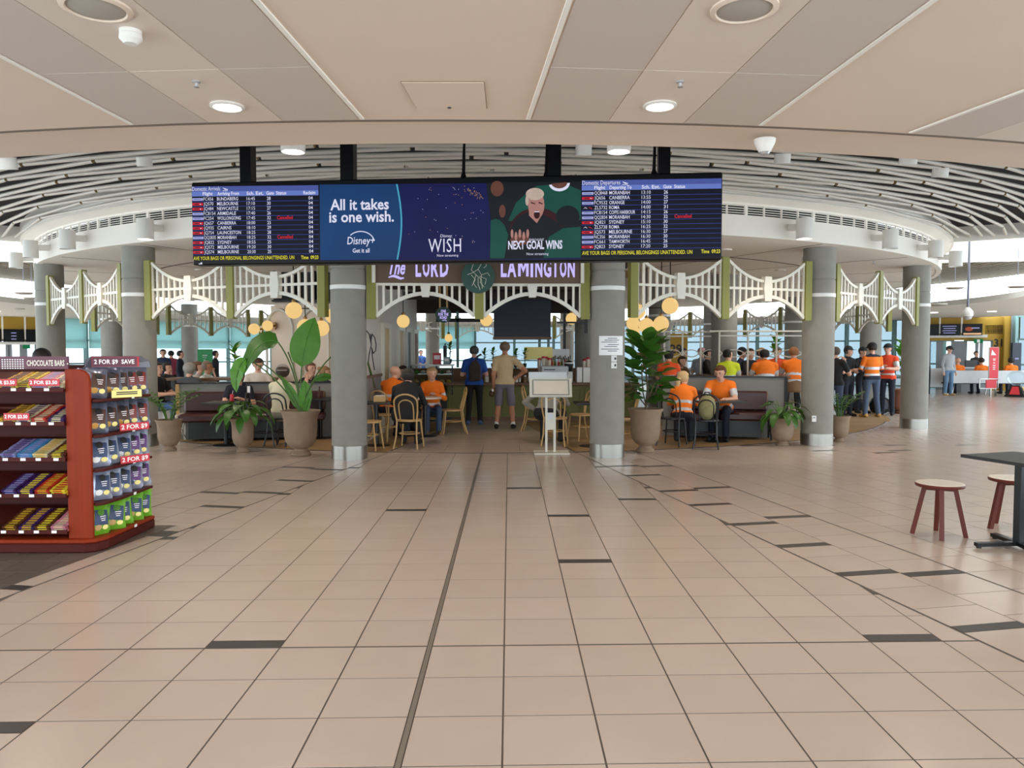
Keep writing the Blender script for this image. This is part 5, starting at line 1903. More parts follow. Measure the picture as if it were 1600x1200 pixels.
# drooping peace lilies
def lily(t, H_, n=26, size=1.0, keyn='lily', m='leaf_dark'):
    for i in range(n):
        az = i * 137.5
        el = 70 - 60 * (i / n) + rp_.uniform(-8, 8)
        L_ = rp_.uniform(.2, .34) * size
        d = Vector((math.cos(R_(az)) * math.cos(R_(el)), math.sin(R_(az)) * math.cos(R_(el)), math.sin(R_(el))))
        base = Vector((0, 0, H_ * 0.94))
        tip = base + d * L_
        MB().tube([base, base + d * L_ * 0.5 + Vector((0, 0, 0.02)), tip], 0.006, 5).build('stem', 'stem', t)
        add_leaf(t, keyn, m if i % 3 else 'leaf_mid', tip, az, el - 45, size * rp_.uniform(.8, 1.15), L=0.32, Wd=0.13, droop=1.1, fold=0.2)


t = urn(380, 706, 0.53, 0.2, 'drooping glossy plant in an urn, second from the left')
lily(t, 0.53, 24, 1.05)
t = urn(1222, 696, 0.47, 0.22, 'peace lily in a round urn left of the right cafe column')
lily(t, 0.47, 26, 0.95, 'lily2')
t = urn(1311, 690, 0.46, 0.19, 'zz plant in an urn just right of the right cafe column')
zz(t, 0.46, 8, 0.95, 0.8)
# big leafed bird of paradise
bp_ = urn(470, 711, 0.69, 0.30, 'tall plant with two huge paddle leaves in the largest urn')
base = Vector((0, 0, 0.66))


def big_leaf(axis_pts, w, m, stem, lean=Vector((0, -1, 0)), curl=0.12):
    """paddle leaf along a polyline, facing `lean`"""
    V, F = [], []
    P = axis_pts
    n = len(P) - 1
    for i, p in enumerate(P):
        s = i / n
        ww_ = w * math.sin(math.pi * (0.03 + 0.965 * s) ** 0.85) ** 0.75 if 0 < s < 1 else 0.004
        tdir = (P[min(i + 1, n)] - P[max(i - 1, 0)]).normalized()
        sd = tdir.cross(lean).normalized()
        up = sd.cross(tdir).normalized()
        for k in (-1, -.66, -.33, 0, .33, .66, 1):
            V.append(p + sd * k * ww_ + up * (abs(k) * ww_ * curl + 0.008 * math.sin(i * 2.1 + k * 3)))
    for i in range(n):
        for k in range(6):
            F.append((7 * i + k, 7 * i + k + 1, 7 * i + 8 + k, 7 * i + 7 + k))
    o = MB().add(V, F).build('leaf', m, bp_, True)
    MB().tube(P, [0.009] * n + [0.002], 5).build('midrib', 'leaf', o)
    MB().tube(stem, 0.011, 6).build('stem', 'stem', bp_, True)
    return o


def bez(a, b, c, n=10):
    a, b, c = Vector(a), Vector(b), Vector(c)
    return [a * (1 - t) ** 2 + b * 2 * t * (1 - t) + c * t * t for t in [i / n for i in range(n + 1)]]


k_ = 11.75 / 1200
q_ = lambda x, y, dy=0: Vector(((x - 470) * k_, dy, 1.6 + (548 - y) * k_))
big_leaf(bez(q_(473, 573), q_(476, 535), q_(492, 496, .1)), 0.225, 'leaf', bez((0, 0, .64), q_(470, 610), q_(473, 573)), Vector((0.35, -0.9, 0.15)))
big_leaf(bez(q_(437, 535), q_(408, 520, -.1), q_(384, 590, -.15)), 0.215, 'leaf_mid', bez((0, 0, .64), q_(466, 575), q_(437, 535)), Vector((-0.5, -0.8, 0.5)))
big_leaf(bez(q_(390, 560, -.1), q_(372, 575, -.1), q_(376, 612, -.15)), 0.13, 'leaf', bez((0, 0, .64), q_(440, 590), q_(392, 560, -.1)), Vector((-0.3, -0.9, 0.2)))
big_leaf(bez(q_(468, 640), q_(462, 618), q_(439, 586)), 0.07, 'leaf', bez((0, 0, .62), q_(468, 645), q_(468, 640)))
big_leaf(bez(q_(474, 640), q_(482, 615), q_(476, 594)), 0.10, 'leaf', bez((0, 0, .62), q_(474, 645), q_(474, 640)), Vector((0.3, -0.9, 0)))
big_leaf(bez(q_(490, 595, .1), q_(505, 585, .15), q_(520, 592, .2)), 0.06, 'leaf', bez((0, 0, .64), q_(480, 615), q_(490, 595, .1)))
big_leaf(bez(q_(476, 645), q_(482, 635), q_(484, 622)), 0.05, 'leaf', bez((0, 0, .62), q_(475, 648), q_(476, 645)))
for e in (((0, 0, .64), q_(455, 595), q_(412, 568)), ((0, 0, .64), q_(490, 580), q_(522, 553, .1)), ((0, 0, .64), q_(472, 600), q_(452, 550))):
    MB().tube(bez(*e), 0.011, 6).build('stem', 'stem', bp_, True)
# fiddle leaf fig
fl = urn(1008, 706, 0.69, 0.28, 'bushy fiddle leaf fig in a large urn right of the entrance column')
tr = [Vector((0, 0, .64)), Vector((.03, 0, 1.0)), Vector((0, .02, 1.35)), Vector((0.0, 0, 1.72))]
MB().tube(tr, [0.02, 0.016, 0.012, 0.008], 7).build('trunk', 'trunk', fl, True)
for br2 in ((0.25, -0.05, 1.25), (-0.28, 0.0, 1.15), (0.1, -0.2, 1.1), (-0.1, -0.18, 1.4)):
    MB().tube([Vector((0.01, 0, .72)), Vector((br2[0] * .6, br2[1] * .6, .95)), Vector(br2)], 0.011, 6).build('branch', 'trunk', fl)
for i in range(84):
    h = 0.80 + 1.0 * (i / 83)
    az = i * 137.5 + rp_.uniform(-20, 20)
    rad = rp_.uniform(0.03, 0.26) * (1.15 - 0.5 * abs(h - 1.15))
    p = Vector((math.cos(R_(az)) * rad, math.sin(R_(az)) * rad * 0.8, h))
    add_leaf(fl, 'fig', 'leaf_dark' if i % 4 else 'leaf_mid', p, az, 10 + 50 * (h - 0.9), rp_.uniform(.8, 1.2), rp_.uniform(-25, 25), L=0.28, Wd=0.21, droop=0.6, fold=0.12)
# plants farther back
def bush(x, y, Y, label, zbase, n, size, m='leaf_mid', potm='pot_red', ph=0.35):
    p = D(x, y, Y)
    t = thing('potted_plant', label, 'plant', (p.x, Y, zbase))
    pot(t, ph, ph * 0.45, potm)
    MB().tube([(0, 0, ph * .9), (0.01, 0, ph + size)], 0.012, 6).build('trunk', 'trunk', t)
    for i in range(n):
        h = ph + size * (0.25 + 0.8 * i / n)
        az = i * 137.5
        add_leaf(t, 'bush' + str(size), m if i % 3 else 'leaf', Vector((0, 0, h)), az, 15 + 45 * i / n, rp_.uniform(.8, 1.2), L=0.34 * min(1, size * 1.3), Wd=0.16 * min(1, size * 1.3), droop=0.5)
    return t


bush(367, 590, 14.9, 'rubber plant on the table behind the left partition', 1.0, 14, 0.5, ph=0.16)
bush(1211, 590, 17.3, 'rubber plant on the long table behind the right partition', 1.06, 14, 0.62, ph=0.18)
bush(1408, 620, 19.5, 'large plant in a reddish pot behind the rightmost column', 0.0, 18, 1.1, 'leaf_dark', 'pot_red', 0.62)
for px, lb in ((757, 'leafy shop plant by the yellow panel, nearest the blue shirt'), (770, 'leafy shop plant before the yellow panel, left one'), (806, 'leafy shop plant right of the man in beige'), (820, 'leafy shop plant under the hood'), (703, 'small leafy plant on the display fridge')):
    bush(px, 575, 19.35 if px > 720 else 17.7, lb, 1.16 if px > 720 else 1.29, 12, 0.32, 'leaf_dark', 'black', 0.12)

# ------------------------------------------------------------------ sweets stand
SY, SX = 6.08, -3.30
CS = thing('sweets_stand', 'red timber shop stand full of chocolate bars and snack bags', 'display stand', (SX, SY, 0))
px2x = lambda x: (x - 795.5) * SY / 1200 - SX
py2z = lambda y: 1.6 + (548 - y) * SY / 1200
WL = 1.6
base_poly = [(-WL, -0.06, 0.0), (-0.06, -0.06, 0.0), (0.02, -0.02, 0.0), (0.06, 0.08, 0.0), (0.08, 0.86, 0.0), (-WL, 0.86, 0.0)]
MB().prism(base_poly, (0, 0, 0.075)).build('base', 'wood_red_shelf', CS, bevel=0.01)
MB().prism([(x * 1.0 - 0.0, y, 0.075) for x, y, z in base_poly], (0, 0, 0.03)).build('base_rim', 'wood_red', CS, bevel=0.008)
pp = [(px2x(102), 0, 0.1), (px2x(140), 0, 0.1), (px2x(140), 0, 1.36), (px2x(138), 0, 1.41), (px2x(132), 0, 1.44), (px2x(124), 0, 1.455), (px2x(102), 0, 1.455)]
MB().prism(pp, (0, 0.035, 0)).build('corner_panel', 'wood_red', CS, bevel=0.006)
MB().box((-WL / 2 - 0.1, 0.5, 0.78), (WL - 0.2, 0.03, 1.4)).build('back_panel', 'wood_red_shelf', CS)
MB().box((px2x(101), 0.45, 0.74), (0.03, 0.82, 1.3)).build('end_panel', 'wood_red_shelf', CS)
FZ = [py2z(y) for y in (604, 657, 713, 770, 827)]
tilt = 0.30
SLOPE = Matrix.Rotation(tilt, 3, 'X')
x_r = px2x(103)
for k, z in enumerate(FZ):
    sf = MB().box((x_r - 0.75, 0.2, z + 0.03), (1.5, 0.46, 0.014), rot=SLOPE).build('shelf', 'wood_red_shelf', CS)
    MB().box((x_r - 0.75, -0.025, z - 0.022), (1.5, 0.012, 0.03)).build('price_rail', 'wood_red_shelf', sf)
    MB().box((x_r - 0.75, -0.032, z + 0.025), (1.5, 0.003, 0.06)).build('clear_lip', 'pane_clear', sf)
    for j, u in enumerate((-0.10, -0.24, -0.36, -0.5)):
        MB().box((x_r + u + 0.03 * ((k * 7 + j * 3) % 3 - 1), -0.033, z - 0.022), (0.04, 0.003, 0.022)).build('price_tag', 'paper', sf)
hd_ = MB().box((x_r - 0.75, 0.05, 1.505), (1.5, 0.02, 0.1)).build('header_sign', 'purple_sign', CS)
m = MB()
put_text(m, 'CHOCOLATE BARS', 0.062, px2x(39), py2z(571.5), 0.038, bold=0.0015, fit=px2x(98) - px2x(39))
m.prism([(px2x(103) + 0.006 * math.cos(R_(a)), 0.036, py2z(568.5) + 0.006 * math.sin(R_(a))) for a in range(0, 360, 45)], (0, 0.003, 0))
m.build('lettering', 'stool_top', hd_)
me_ = MB()
for i in range(9):
    for j in range(5):
        me_.box((px2x(1 + i * 4), 0.038, py2z(562 + j * 3.4)), (0.011, 0.003, 0.009))
me_.build('mesh_holes', 'paper', hd_)
arch = [(px2x(106), 0.25, 1.46)] + [(px2x(106) + 0.06 - 0.06 * math.cos(R_(a)), 0.25, 1.5 + 0.055 * math.sin(R_(a))) for a in (30, 90)] + [(px2x(178), 0.45, 1.555), (px2x(188), 0.5, 1.51), (px2x(190), 0.5, 1.46)]
MB().prism(arch, (0, 0.02, 0)).build('end_header', 'wire_grey', CS)
eh = MB().prism([(px2x(121), 0.22, py2z(574)), (px2x(180), 0.4, py2z(574)), (px2x(180), 0.4, py2z(558)), (px2x(121), 0.22, py2z(558))], (0, 0.006, 0)).build('end_sign', 'red_sign', CS)


def promo(par, x, y, z, w, h, rz, m, words, size, wm='sign_white'):
    o = MB().box((0, 0, 0), (w, 0.006, h)).build('price_card', m, par, loc=(x, y, z))
    o.rotation_euler = (0, 0, rz)
    t_ = MB()
    if not words:
        for q in (0.2, -0.05):
            t_.box((0, -0.004, h * q), (w * 0.7, 0.002, h * 0.14))
        t_.build('print_line', wm, o)
        return o
    put_text(t_, words, size, -w * 0.46, -size * 0.33, -0.005, bold=0.0012, fit=w * 0.9)
    t_.build('lettering', wm, o)
    return o


ez = math.atan2(0.18, px2x(180) - px2x(121))
promo(CS, (px2x(121) + px2x(180)) / 2 - 0.0, 0.30, py2z(566), 0.33, 0.075, ez, 'purple_sign', '2 FOR $9  SAVE', 0.05)
for k, x, w in ((0, 76, .24), (0, 12, .22), (1, 32, .2)):
    promo(CS, px2x(x), -0.05, FZ[k] + 0.035, w, 0.055, 0, 'red_sign', '2 FOR $3.50', 0.038)
# side shelves with snack bags
EZ = [1.215, 0.93, 0.655, 0.385, 0.105]
for k, z in enumerate(EZ):
    if k < 4:
        poly = [(px2x(106), 0.03, z - 0.025), (0.0, 0.036, z - 0.025), (0.0, 0.0, z - 0.025), (0.05, 0.06, z - 0.025), (0.075, 0.3, z - 0.025), (0.075, 0.84, z - 0.025), (px2x(106), 0.84, z - 0.025)]
        sf = MB().prism(poly, (0, 0, 0.022)).build('side_shelf', 'wood_red_shelf', CS, bevel=0.004)
    MB().box((0.078, 0.5, z - 0.012), (0.004, 0.04, 0.022)).build('price_tag', 'paper', CS)
for k, y, m_, wd in ((0, .30, 'pale_yellow', ''), (1, .42, 'red_sign', '2 FOR $9'), (2, .42, 'red_sign', '2 FOR $9')):
    promo(CS, 0.125, y, EZ[k] + 0.03, 0.26, 0.062, R_(58), m_, wd, 0.05, 'sign_white' if wd else 'ink')


def bag_proto(body, patch, badge, blob):
    t = thing('snack_bag', 'x', 'snack bag')
    W2, H2 = 0.098, 0.245
    n, k = 10, 8
    V, F = [], []
    for side in (-1, 1):
        for i in range(n + 1):
            s = i / n
            for j in range(k + 1):
                u = -1 + 2 * j / k
                pf = (math.sin(math.pi * s) ** 0.55) * (1 - abs(u) ** 2.6)
                wv = W2 * (1 - 0.08 * math.sin(math.pi * s))
                V.append((u * wv, side * 0.036 * pf + 0.004 * math.sin(u * 9) * (1 - math.sin(math.pi * s)), H2 * s))
    off = (n + 1) * (k + 1)
    for side in (0, 1):
        for i in range(n):
            for j in range(k):
                a = side * off + i * (k + 1) + j
                F.append((a, a + 1, a + k + 2, a + k + 1))
    MB().add(V, F).build('bag', body, t, True)

    def on_front(pts, name, m, lift):
        """flat print laid over the bulging front"""
        cx = sum(p[0] for p in pts) / len(pts)
        cz = sum(p[1] for p in pts) / len(pts)
        V, F = [], []
        k = len(pts)
        fine = []
        for i in range(k):
            for q in (0, .5):
                a, b = pts[i], pts[(i + 1) % k]
                fine.append((a[0] + (b[0] - a[0]) * q, a[1] + (b[1] - a[1]) * q))
        k = len(fine)
        for sc_ in (1, .66, .33, .02):
            for x, z in fine:
                x, z = cx + (x - cx) * sc_, cz + (z - cz) * sc_
                u, s = x / W2, z / H2
                pf = (math.sin(math.pi * s) ** 0.55) * (1 - min(1, abs(u) * 0.95) ** 2.6)
                V.append((x, -0.036 * pf - lift, z))
        for r in range(3):
            for i in range(k):
                F.append((r * k + i, r * k + (i + 1) % k, (r + 1) * k + (i + 1) % k, (r + 1) * k + i))
        MB().add(V, F).build(name, m, t, True)
    on_front([(-.06, .085), (.06, .07), (.07, .19), (-.04, .205)], 'label_patch', patch, 0.004)
    on_front([(0.03 * math.cos(R_(a)) + 0.005, 0.178 + 0.026 * math.sin(R_(a))) for a in range(0, 360, 30)], 'badge', badge, 0.008)
    on_front([(-.03 + 0.03 * math.cos(R_(a)), 0.06 + 0.024 * math.sin(R_(a))) for a in range(0, 360, 40)], 'picture', blob, 0.005)
    on_front([(.032 + 0.028 * math.cos(R_(a)), 0.055 + 0.02 * math.sin(R_(a))) for a in range(0, 360, 40)], 'picture', 'pale_yellow', 0.006)
    w = MB()
    for z in (.145, .128, .112):
        w.box((0.012, -0.0445, z), (0.05 - (0.145 - z) * .5, 0.003, 0.006))
    w.build('print_lines', 'sign_white', t)
    return remember(t)


mat('bag_silver', '777b8e', 0.25, 0.55, var=0.2, scale=20)
mat('bag_blue', 'a9b2c9', 0.25, 0.5, var=0.2, scale=20)
mat('bag_green', '6fae2c', 0.3, 0.15, var=0.15, scale=16)
mat('choc', '4b2a1c', 0.5, var=0.2)
mat('choc_gold', 'b8862f', 0.4, 0.2)
mat('label_navy', '23375f', 0.4)
mat('label_purple', '54206a', 0.4)
mat('label_redbrown', '7a2a24', 0.4)
protos = [bag_proto('bag_silver', 'choc', 'black', 'choc_gold'), bag_proto('bag_silver', 'label_redbrown', 'black', 'choc'), bag_proto('bag_blue', 'label_navy', 'black', 'paper'),
          bag_proto('bag_blue', 'label_purple', 'black', 'label_navy'), bag_proto('bag_green', 'label_navy', 'leaf', 'wood_light')]
used = set()
names = ['silver and brown chocolate snack bag', 'silver and red snack bag', 'pale bag with a navy label', 'pale bag with a purple label', 'green snack bag']
place = ['nearest the corner panel', 'second from the corner panel', 'third from the corner panel', 'fourth from the corner panel', 'farthest from the corner panel']
rowns = ['top', 'second', 'third', 'fourth', 'bottom']
for k, row in enumerate(([0, 0, 0, 1, 1], [0, 0, 0, 1, 1], [2, 2, 2, 3, 3], [2, 2, 2, 3, 3], [4, 4, 4, 4, 4])):
    for j, b in enumerate(row):
        y = 0.13 + j * 0.165 + rp_.uniform(-.015, .015)
        lb = '%s on the %s side shelf, %s' % (names[b], rowns[k], place[j])
        loc = (SX - 0.03 + rp_.uniform(-.01, .01) + 0.02 * (j > 0), SY + y, EZ[k] + 0.001)
        rot = R_(90 - 34 + rp_.uniform(-8, 8))
        if b in used:
            o = dup(protos[b], lb, loc, None, 'snack bags on the side shelves')
        else:
            used.add(b)
            o = protos[b]
            o.location = loc
            tag(o, lb, group='snack bags on the side shelves')
        o.rotation_euler = (R_(-9), R_(rp_.uniform(-5, 5)), rot)
# second rank of bags behind
for k, b in ((0, 0), (1, 0), (2, 2), (3, 2)):
    for j in (0, 1, 2):
        o = dup(protos[b], '%s in the rear, %s side shelf, %s' % (names[b], rowns[k], place[j].replace('corner ', '')), (SX - 0.12, SY + 0.16 + j * 0.17, EZ[k] + 0.001), None, 'snack bags on the side shelves')
        o.rotation_euler = (R_(-5), 0, R_(60))
# chocolate bars
BARM = {}


def bar_mesh(c1, c2):
    k = (c1, c2)
    if k not in BARM:
        m = MB()
        L_, Dp, h = 0.118, 0.034, 0.017
        m.prism([(-L_ / 2, -Dp / 2, 0.003), (L_ / 2, -Dp / 2, 0.003), (L_ / 2, Dp / 2, 0.003), (-L_ / 2, Dp / 2, 0.003)], (0, 0, h - 0.003), 0)
        m.box((0, 0, h), (L_ * 0.55, Dp * 0.6, 0.003), mi=1)
        m.box((0, -Dp / 2, h * 0.55), (L_ * 0.6, 0.002, h * 0.5), mi=1)
        o = m.build('chocolate_bar', [c1, c2])
        BARM[k] = o.data
        bpy.data.objects.remove(o)
    return BARM[k]


for nm, c in (('bar_gold', 'cf9f2a'), ('bar_purple', '3e1d58'), ('bar_pink', 'c9788a'), ('bar_blue', '3a86b8'), ('bar_cream', 'd9c29a'), ('bar_red', 'bf2a1f'), ('bar_brown', '5b2f1a'), ('bar_yellow', 'e2c433'), ('bar_lilac', '8c86b8')):
    mat(nm, c, 0.35, 0.1, var=0.25, scale=60)
SCH = [[('bar_gold', 'bar_purple'), ('bar_yellow', 'bar_brown'), ('bar_pink', 'bar_lilac'), ('bar_cream', 'bar_purple')],
       [('bar_gold', 'bar_brown'), ('bar_cream', 'bar_purple'), ('bar_red', 'bar_cream'), ('bar_purple', 'bar_cream')],
       [('bar_lilac', 'bar_purple'), ('bar_blue', 'bar_lilac'), ('bar_cream', 'bar_gold'), ('bar_brown', 'bar_yellow')],
       [('bar_purple', 'bar_lilac'), ('bar_purple', 'bar_yellow'), ('bar_red', 'bar_gold'), ('bar_yellow', 'bar_red')],
       [('bar_brown', 'bar_gold'), ('bar_purple', 'bar_gold'), ('bar_brown', 'bar_yellow'), ('bar_pink', 'bar_cream')]]
cname = {'bar_gold': 'gold', 'bar_purple': 'purple', 'bar_pink': 'pink', 'bar_blue': 'blue', 'bar_cream': 'cream', 'bar_red': 'red', 'bar_brown': 'brown', 'bar_yellow': 'yellow', 'bar_lilac': 'lilac'}
for k, z in enumerate(FZ):
    for p_, (c1, c2) in enumerate(SCH[k]):
        xc = SX + x_r - 0.065 - (3 - p_) * 0.128
        gname = 'pile of %s and %s bars, %s shelf' % (cname[c1], cname[c2], rowns[k])
        base_lb = '%s and %s chocolate bar, %s shelf, %s, ' % (cname[c1], cname[c2], rowns[k], ['fourth pile from the panel', 'third pile from the panel', 'second pile from the panel', 'pile beside the panel'][p_])
        for r in range(9):
            for layer in ((0, 1, 2) if r == 0 else (2,) if r < 8 else (1,)):
                v = Vector((0, 0.0 + r * 0.038, 0.012 + layer * 0.018))
                v = SLOPE @ v
                o = link('chocolate_bar', bar_mesh(c1, c2))
                o.location = (xc + rp_.uniform(-.005, .005), SY + v.y, z - 0.035 + v.z)
                o.rotation_euler = (tilt, 0, R_(rp_.uniform(-5, 5)))
                tag(o, base_lb + (['front bottom', 'front middle', 'front top'][layer] if r == 0 else ['', 'second', 'third', 'fourth', 'fifth', 'sixth', 'seventh', 'eighth', 'last'][r] + ' row'), 'chocolate bar', gname)

# ------------------------------------------------------------------ stools and table on the right
def stool(px, Y, rz, label):
    p = D(px, 700, Y)
    t = thing('wooden_stool', label, 'stool', (p.x, Y, 0), rz, 'red stools by the black table')
    MB().lathe([(0.17, 0.425), (0.19, 0.43), (0.195, 0.445), (0.19, 0.457)], n=32).build('seat', 'stool_red', t, True)
    MB().lathe([(0.19, 0.457), (0.185, 0.4615), (0.001, 0.4615)], n=32).build('seat_top', 'stool_top', t, True)
    for i in range(4):
        a = R_(45 + 90 * i)
        MB().bar((0.115 * math.cos(a), 0.115 * math.sin(a), 0.43), (0.205 * math.cos(a), 0.205 * math.sin(a), 0.0), 0.036, 0.034, up=(math.cos(a), math.sin(a), 0)).build('leg', 'stool_red', t)
    m = MB()
    for s in (0, 1):
        a = R_(45 + 90 * s)
        m.bar((0.12 * math.cos(a), 0.12 * math.sin(a), 0.41), (-0.12 * math.cos(a), -0.12 * math.sin(a), 0.41), 0.03, 0.035)
    m.build('cross_rail', 'stool_red', t)
    return t


stool(1470, 6.58, R_(22), 'red wooden stool with a pale round top, the whole one')
stool(1584, 6.85, R_(50), 'red wooden stool with a pale round top behind the black table')
tt = thing('cafe_table', 'black square table on a black cross foot at the right edge', 'table', (4.13, 6.15, 0), R_(18))
MB().box((0, 0, 0.727), (0.6, 0.6, 0.026)).build('table_top', 'black', tt, bevel=0.004)
MB().box((0, 0, 0.71), (0.3, 0.3, 0.012)).build('mount_plate', 'black_metal', tt)
MB().box((0, 0, 0.37), (0.062, 0.062, 0.68)).build('post', 'black_metal', tt, bevel=0.004)
for a in (0, 90, 180, 270):
    f = MB().bar((0, 0, 0.04), (0.34 * math.cos(R_(a - 20)), 0.34 * math.sin(R_(a - 20)), 0.028), 0.055, 0.03).build('foot_arm', 'black_metal', tt)
    MB().lathe([(0.02, 0), (0.02, 0.014)], (0.315 * math.cos(R_(a - 20)), 0.315 * math.sin(R_(a - 20)), 0), 10).build('foot_pad', 'black', f)

# ------------------------------------------------------------------ gate lounge on the right
bp0, bp1 = G(1484, 617), G(1606, 617)
bn = thing('bench_seat', 'long white bench seat seen from behind at gate 31', 'bench', ((bp0.x + bp1.x) / 2, bp0.y, 0))
wb = bp1.x - bp0.x
MB().prism([(-wb / 2, 0, 0.42), (wb / 2, 0, 0.42), (wb / 2, 0, 0.88), (-wb / 2 - 0.15, 0, 0.88)], (0, 0.06, 0)).build('backrest', 'bench_white', bn, bevel=0.01)
MB().box((0, 0.3, 0.42), (wb, 0.5, 0.05)).build('seat', 'black', bn)
for x in (-wb / 2 + 0.2, 0, wb / 2 - 0.3):
    MB().tube([(x - 0.1, 0.05, 0), (x + 0.1, 0.25, 0.42), (x + 0.2, 0.5, 0)], 0.02, 6).build('leg', 'steel', bn)
tp = G(1551, 619)
tm_ = thing('totem_sign', 'slim red totem sign with white marks before the bench', 'sign', (tp.x, tp.y, 0))
ts = tp.y / 1200
MB().box((0, 0, 1.6 - (569 - 548) * ts), (14 * ts, 0.06, 52 * ts)).build('panel', 'totem_red', tm_)
MB().box((0, 0.0, 1.6 - (569 - 548) * ts), (15 * ts, 0.05, 53 * ts)).build('edge', 'lamp_white', tm_)
m = MB()
m.prism([(-5 * ts, -0.034, 1.6 + (548 - 555) * ts), (3 * ts, -0.034, 1.6 + (548 - 555) * ts), (-4 * ts, -0.034, 1.6 + (548 - 546) * ts)], (0, 0.002, 0))
for y, w in ((561, .5), (563, .4), (567, .35), (571, .5), (574, .5), (577, .45)):
    m.box((0, -0.034, 1.6 + (548 - y) * ts), (w * 14 * ts * .6, 0.003, 1.3 * ts))
m.build('marks', 'sign_white', tm_)
MB().box((-0.08, 0, 0.95 * 0.5), (0.05, 0.05, 0.95)).build('post', 'steel', tm_)
MB().box((0.09, 0, 0.95 * 0.5), (0.05, 0.05, 0.95)).build('post', 'steel', tm_)
b2 = MB().box((-0.1, -0.05, 1.6 - (600 - 548) * ts), (16 * ts, 0.04, 13 * ts)).build('lower_panel', 'totem_red', tm_)
fr = MB()
for x in (-22, 7):
    fr.box((x * ts, -0.03, 1.6 - (599 - 548) * ts), (0.03, 0.03, 15 * ts))
for y in (592, 607):
    fr.box((-7.5 * ts, -0.03, 1.6 - (y - 548) * ts), (29 * ts, 0.03, 0.03))
fr.build('sizer_frame', 'steel', b2)
gp = G(1588, 620)
gs = gp.y / 1200
gb = thing('donation_globe', 'clear donation globe on a printed pyramid base at right edge', 'donation globe', (gp.x, gp.y, 0))
MB().ell((0, 0, 1.6 - (591 - 548) * gs), (14 * gs, 14 * gs, 12 * gs), 20, 12).build('clear_globe', glass('globe_clear', (0.85, 0.9, 0.93), 0.05), gb, True)
MB().lathe([(20 * gs, 0.02), (19 * gs, 0.05), (7 * gs, 18 * gs), (6 * gs, 18 * gs)], n=4).build('pyramid', 'black', gb)
for a, m_ in ((225, 'totem_red'), (315, 'mustard')):
    r0, r1 = 17 * gs, 9 * gs
    a0, a1 = R_(a - 28), R_(a + 28)
    sc_ = 0.74
    MB().add([(r0 * sc_ * math.cos(a0) * 1.2, r0 * sc_ * math.sin(a0) * 1.2, 0.09), (r0 * sc_ * math.cos(a1) * 1.2, r0 * sc_ * math.sin(a1) * 1.2, 0.09), (r1 * math.cos(a1), r1 * math.sin(a1), 0.36), (r1 * math.cos(a0), r1 * math.sin(a0), 0.36)], [(0, 1, 2, 3)]).build('printed_side', m_, gb)
dk_ = D(1519, 600, 29.6)
de = thing('gate_desk', 'grey boarding desk with a dark monitor before gate 31', 'desk', (dk_.x, 29.6, 0))
MB().box((0, 0, 0.46), (1.15, 0.5, 0.92)).build('desk_body', 'grey_panel', de)
MB().box((0, 0, 0.945), (1.3, 0.55, 0.05)).build('desk_top', 'bench_white', de)
MB().box((-0.1, -0.05, 1.1), (0.45, 0.05, 0.28)).build('monitor', 'black', de)
fp = D(1463, 600, 28.5)
fn = thing('glass_barrier', 'pale glass barrier on black posts beside the last column', 'barrier', (fp.x, 28.5, 0))
MB().box((0, 0, 0.6), (0.5, 0.02, 0.7)).build('glass_panel', 'bench_white', fn)
for x in (-0.28, 0.28):
    MB().box((x, 0, 0.52), (0.07, 0.07, 1.04)).build('post', 'black', fn)
bb = D(1586, 600, 29.2)
bt = thing('info_stand', 'tall dark information stand beyond the donation globe', 'sign', (bb.x, 29.2, 0))
MB().box((0, 0, 0.95), (0.34, 0.12, 1.9)).build('panel', 'navy_hood', bt)
MB().box((0, -0.065, 1.3), (0.14, 0.006, 0.06)).build('print', 'led_lav', bt)
MB().box((0, 0, 0.02), (0.5, 0.4, 0.04)).build('foot', 'black', bt)
gp_ = D(321, 575, 25)
gs_ = thing('banner_sign', 'green upright banner with pale marks by the far left windows', 'sign', (gp_.x, 25, 0))
MB().box((0, 0, 1.1), (0.48, 0.06, 1.1)).build('panel', mat('banner_green', '1f8a4c', 0.6), gs_)
MB().box((0, 0, 0.3), (0.06, 0.06, 0.6)).build('post', 'black', gs_)
MB().box((0, 0, 0.015), (0.5, 0.4, 0.03)).build('foot', 'black', gs_)
m = MB()
m.box((0, -0.034, 1.45), (0.16, 0.003, 0.02)).tube([(-0.08, -0.034, 1.38), (0.05, -0.034, 1.4), (-0.03, -0.034, 1.28), (0.08, -0.034, 1.26)], 0.012, 4)
m.box((0, -0.034, 1.1), (0.03, 0.003, 0.05))
m.build('marks', 'sign_white', gs_)
# small things on tables
def bottle(px, Y, z, label, m, cap='white_paint'):
    p = D(px, 600, Y)
    t = thing('bottle', label, 'bottle', (p.x, Y, z))
    MB().lathe([(0.03, 0), (0.033, 0.02), (0.033, 0.11), (0.013, 0.16), (0.013, 0.19)], n=14).build('bottle_body', m, t, True)
    MB().lathe([(0.015, 0.185), (0.015, 0.21)], n=10).build('cap', cap, t)
    return t


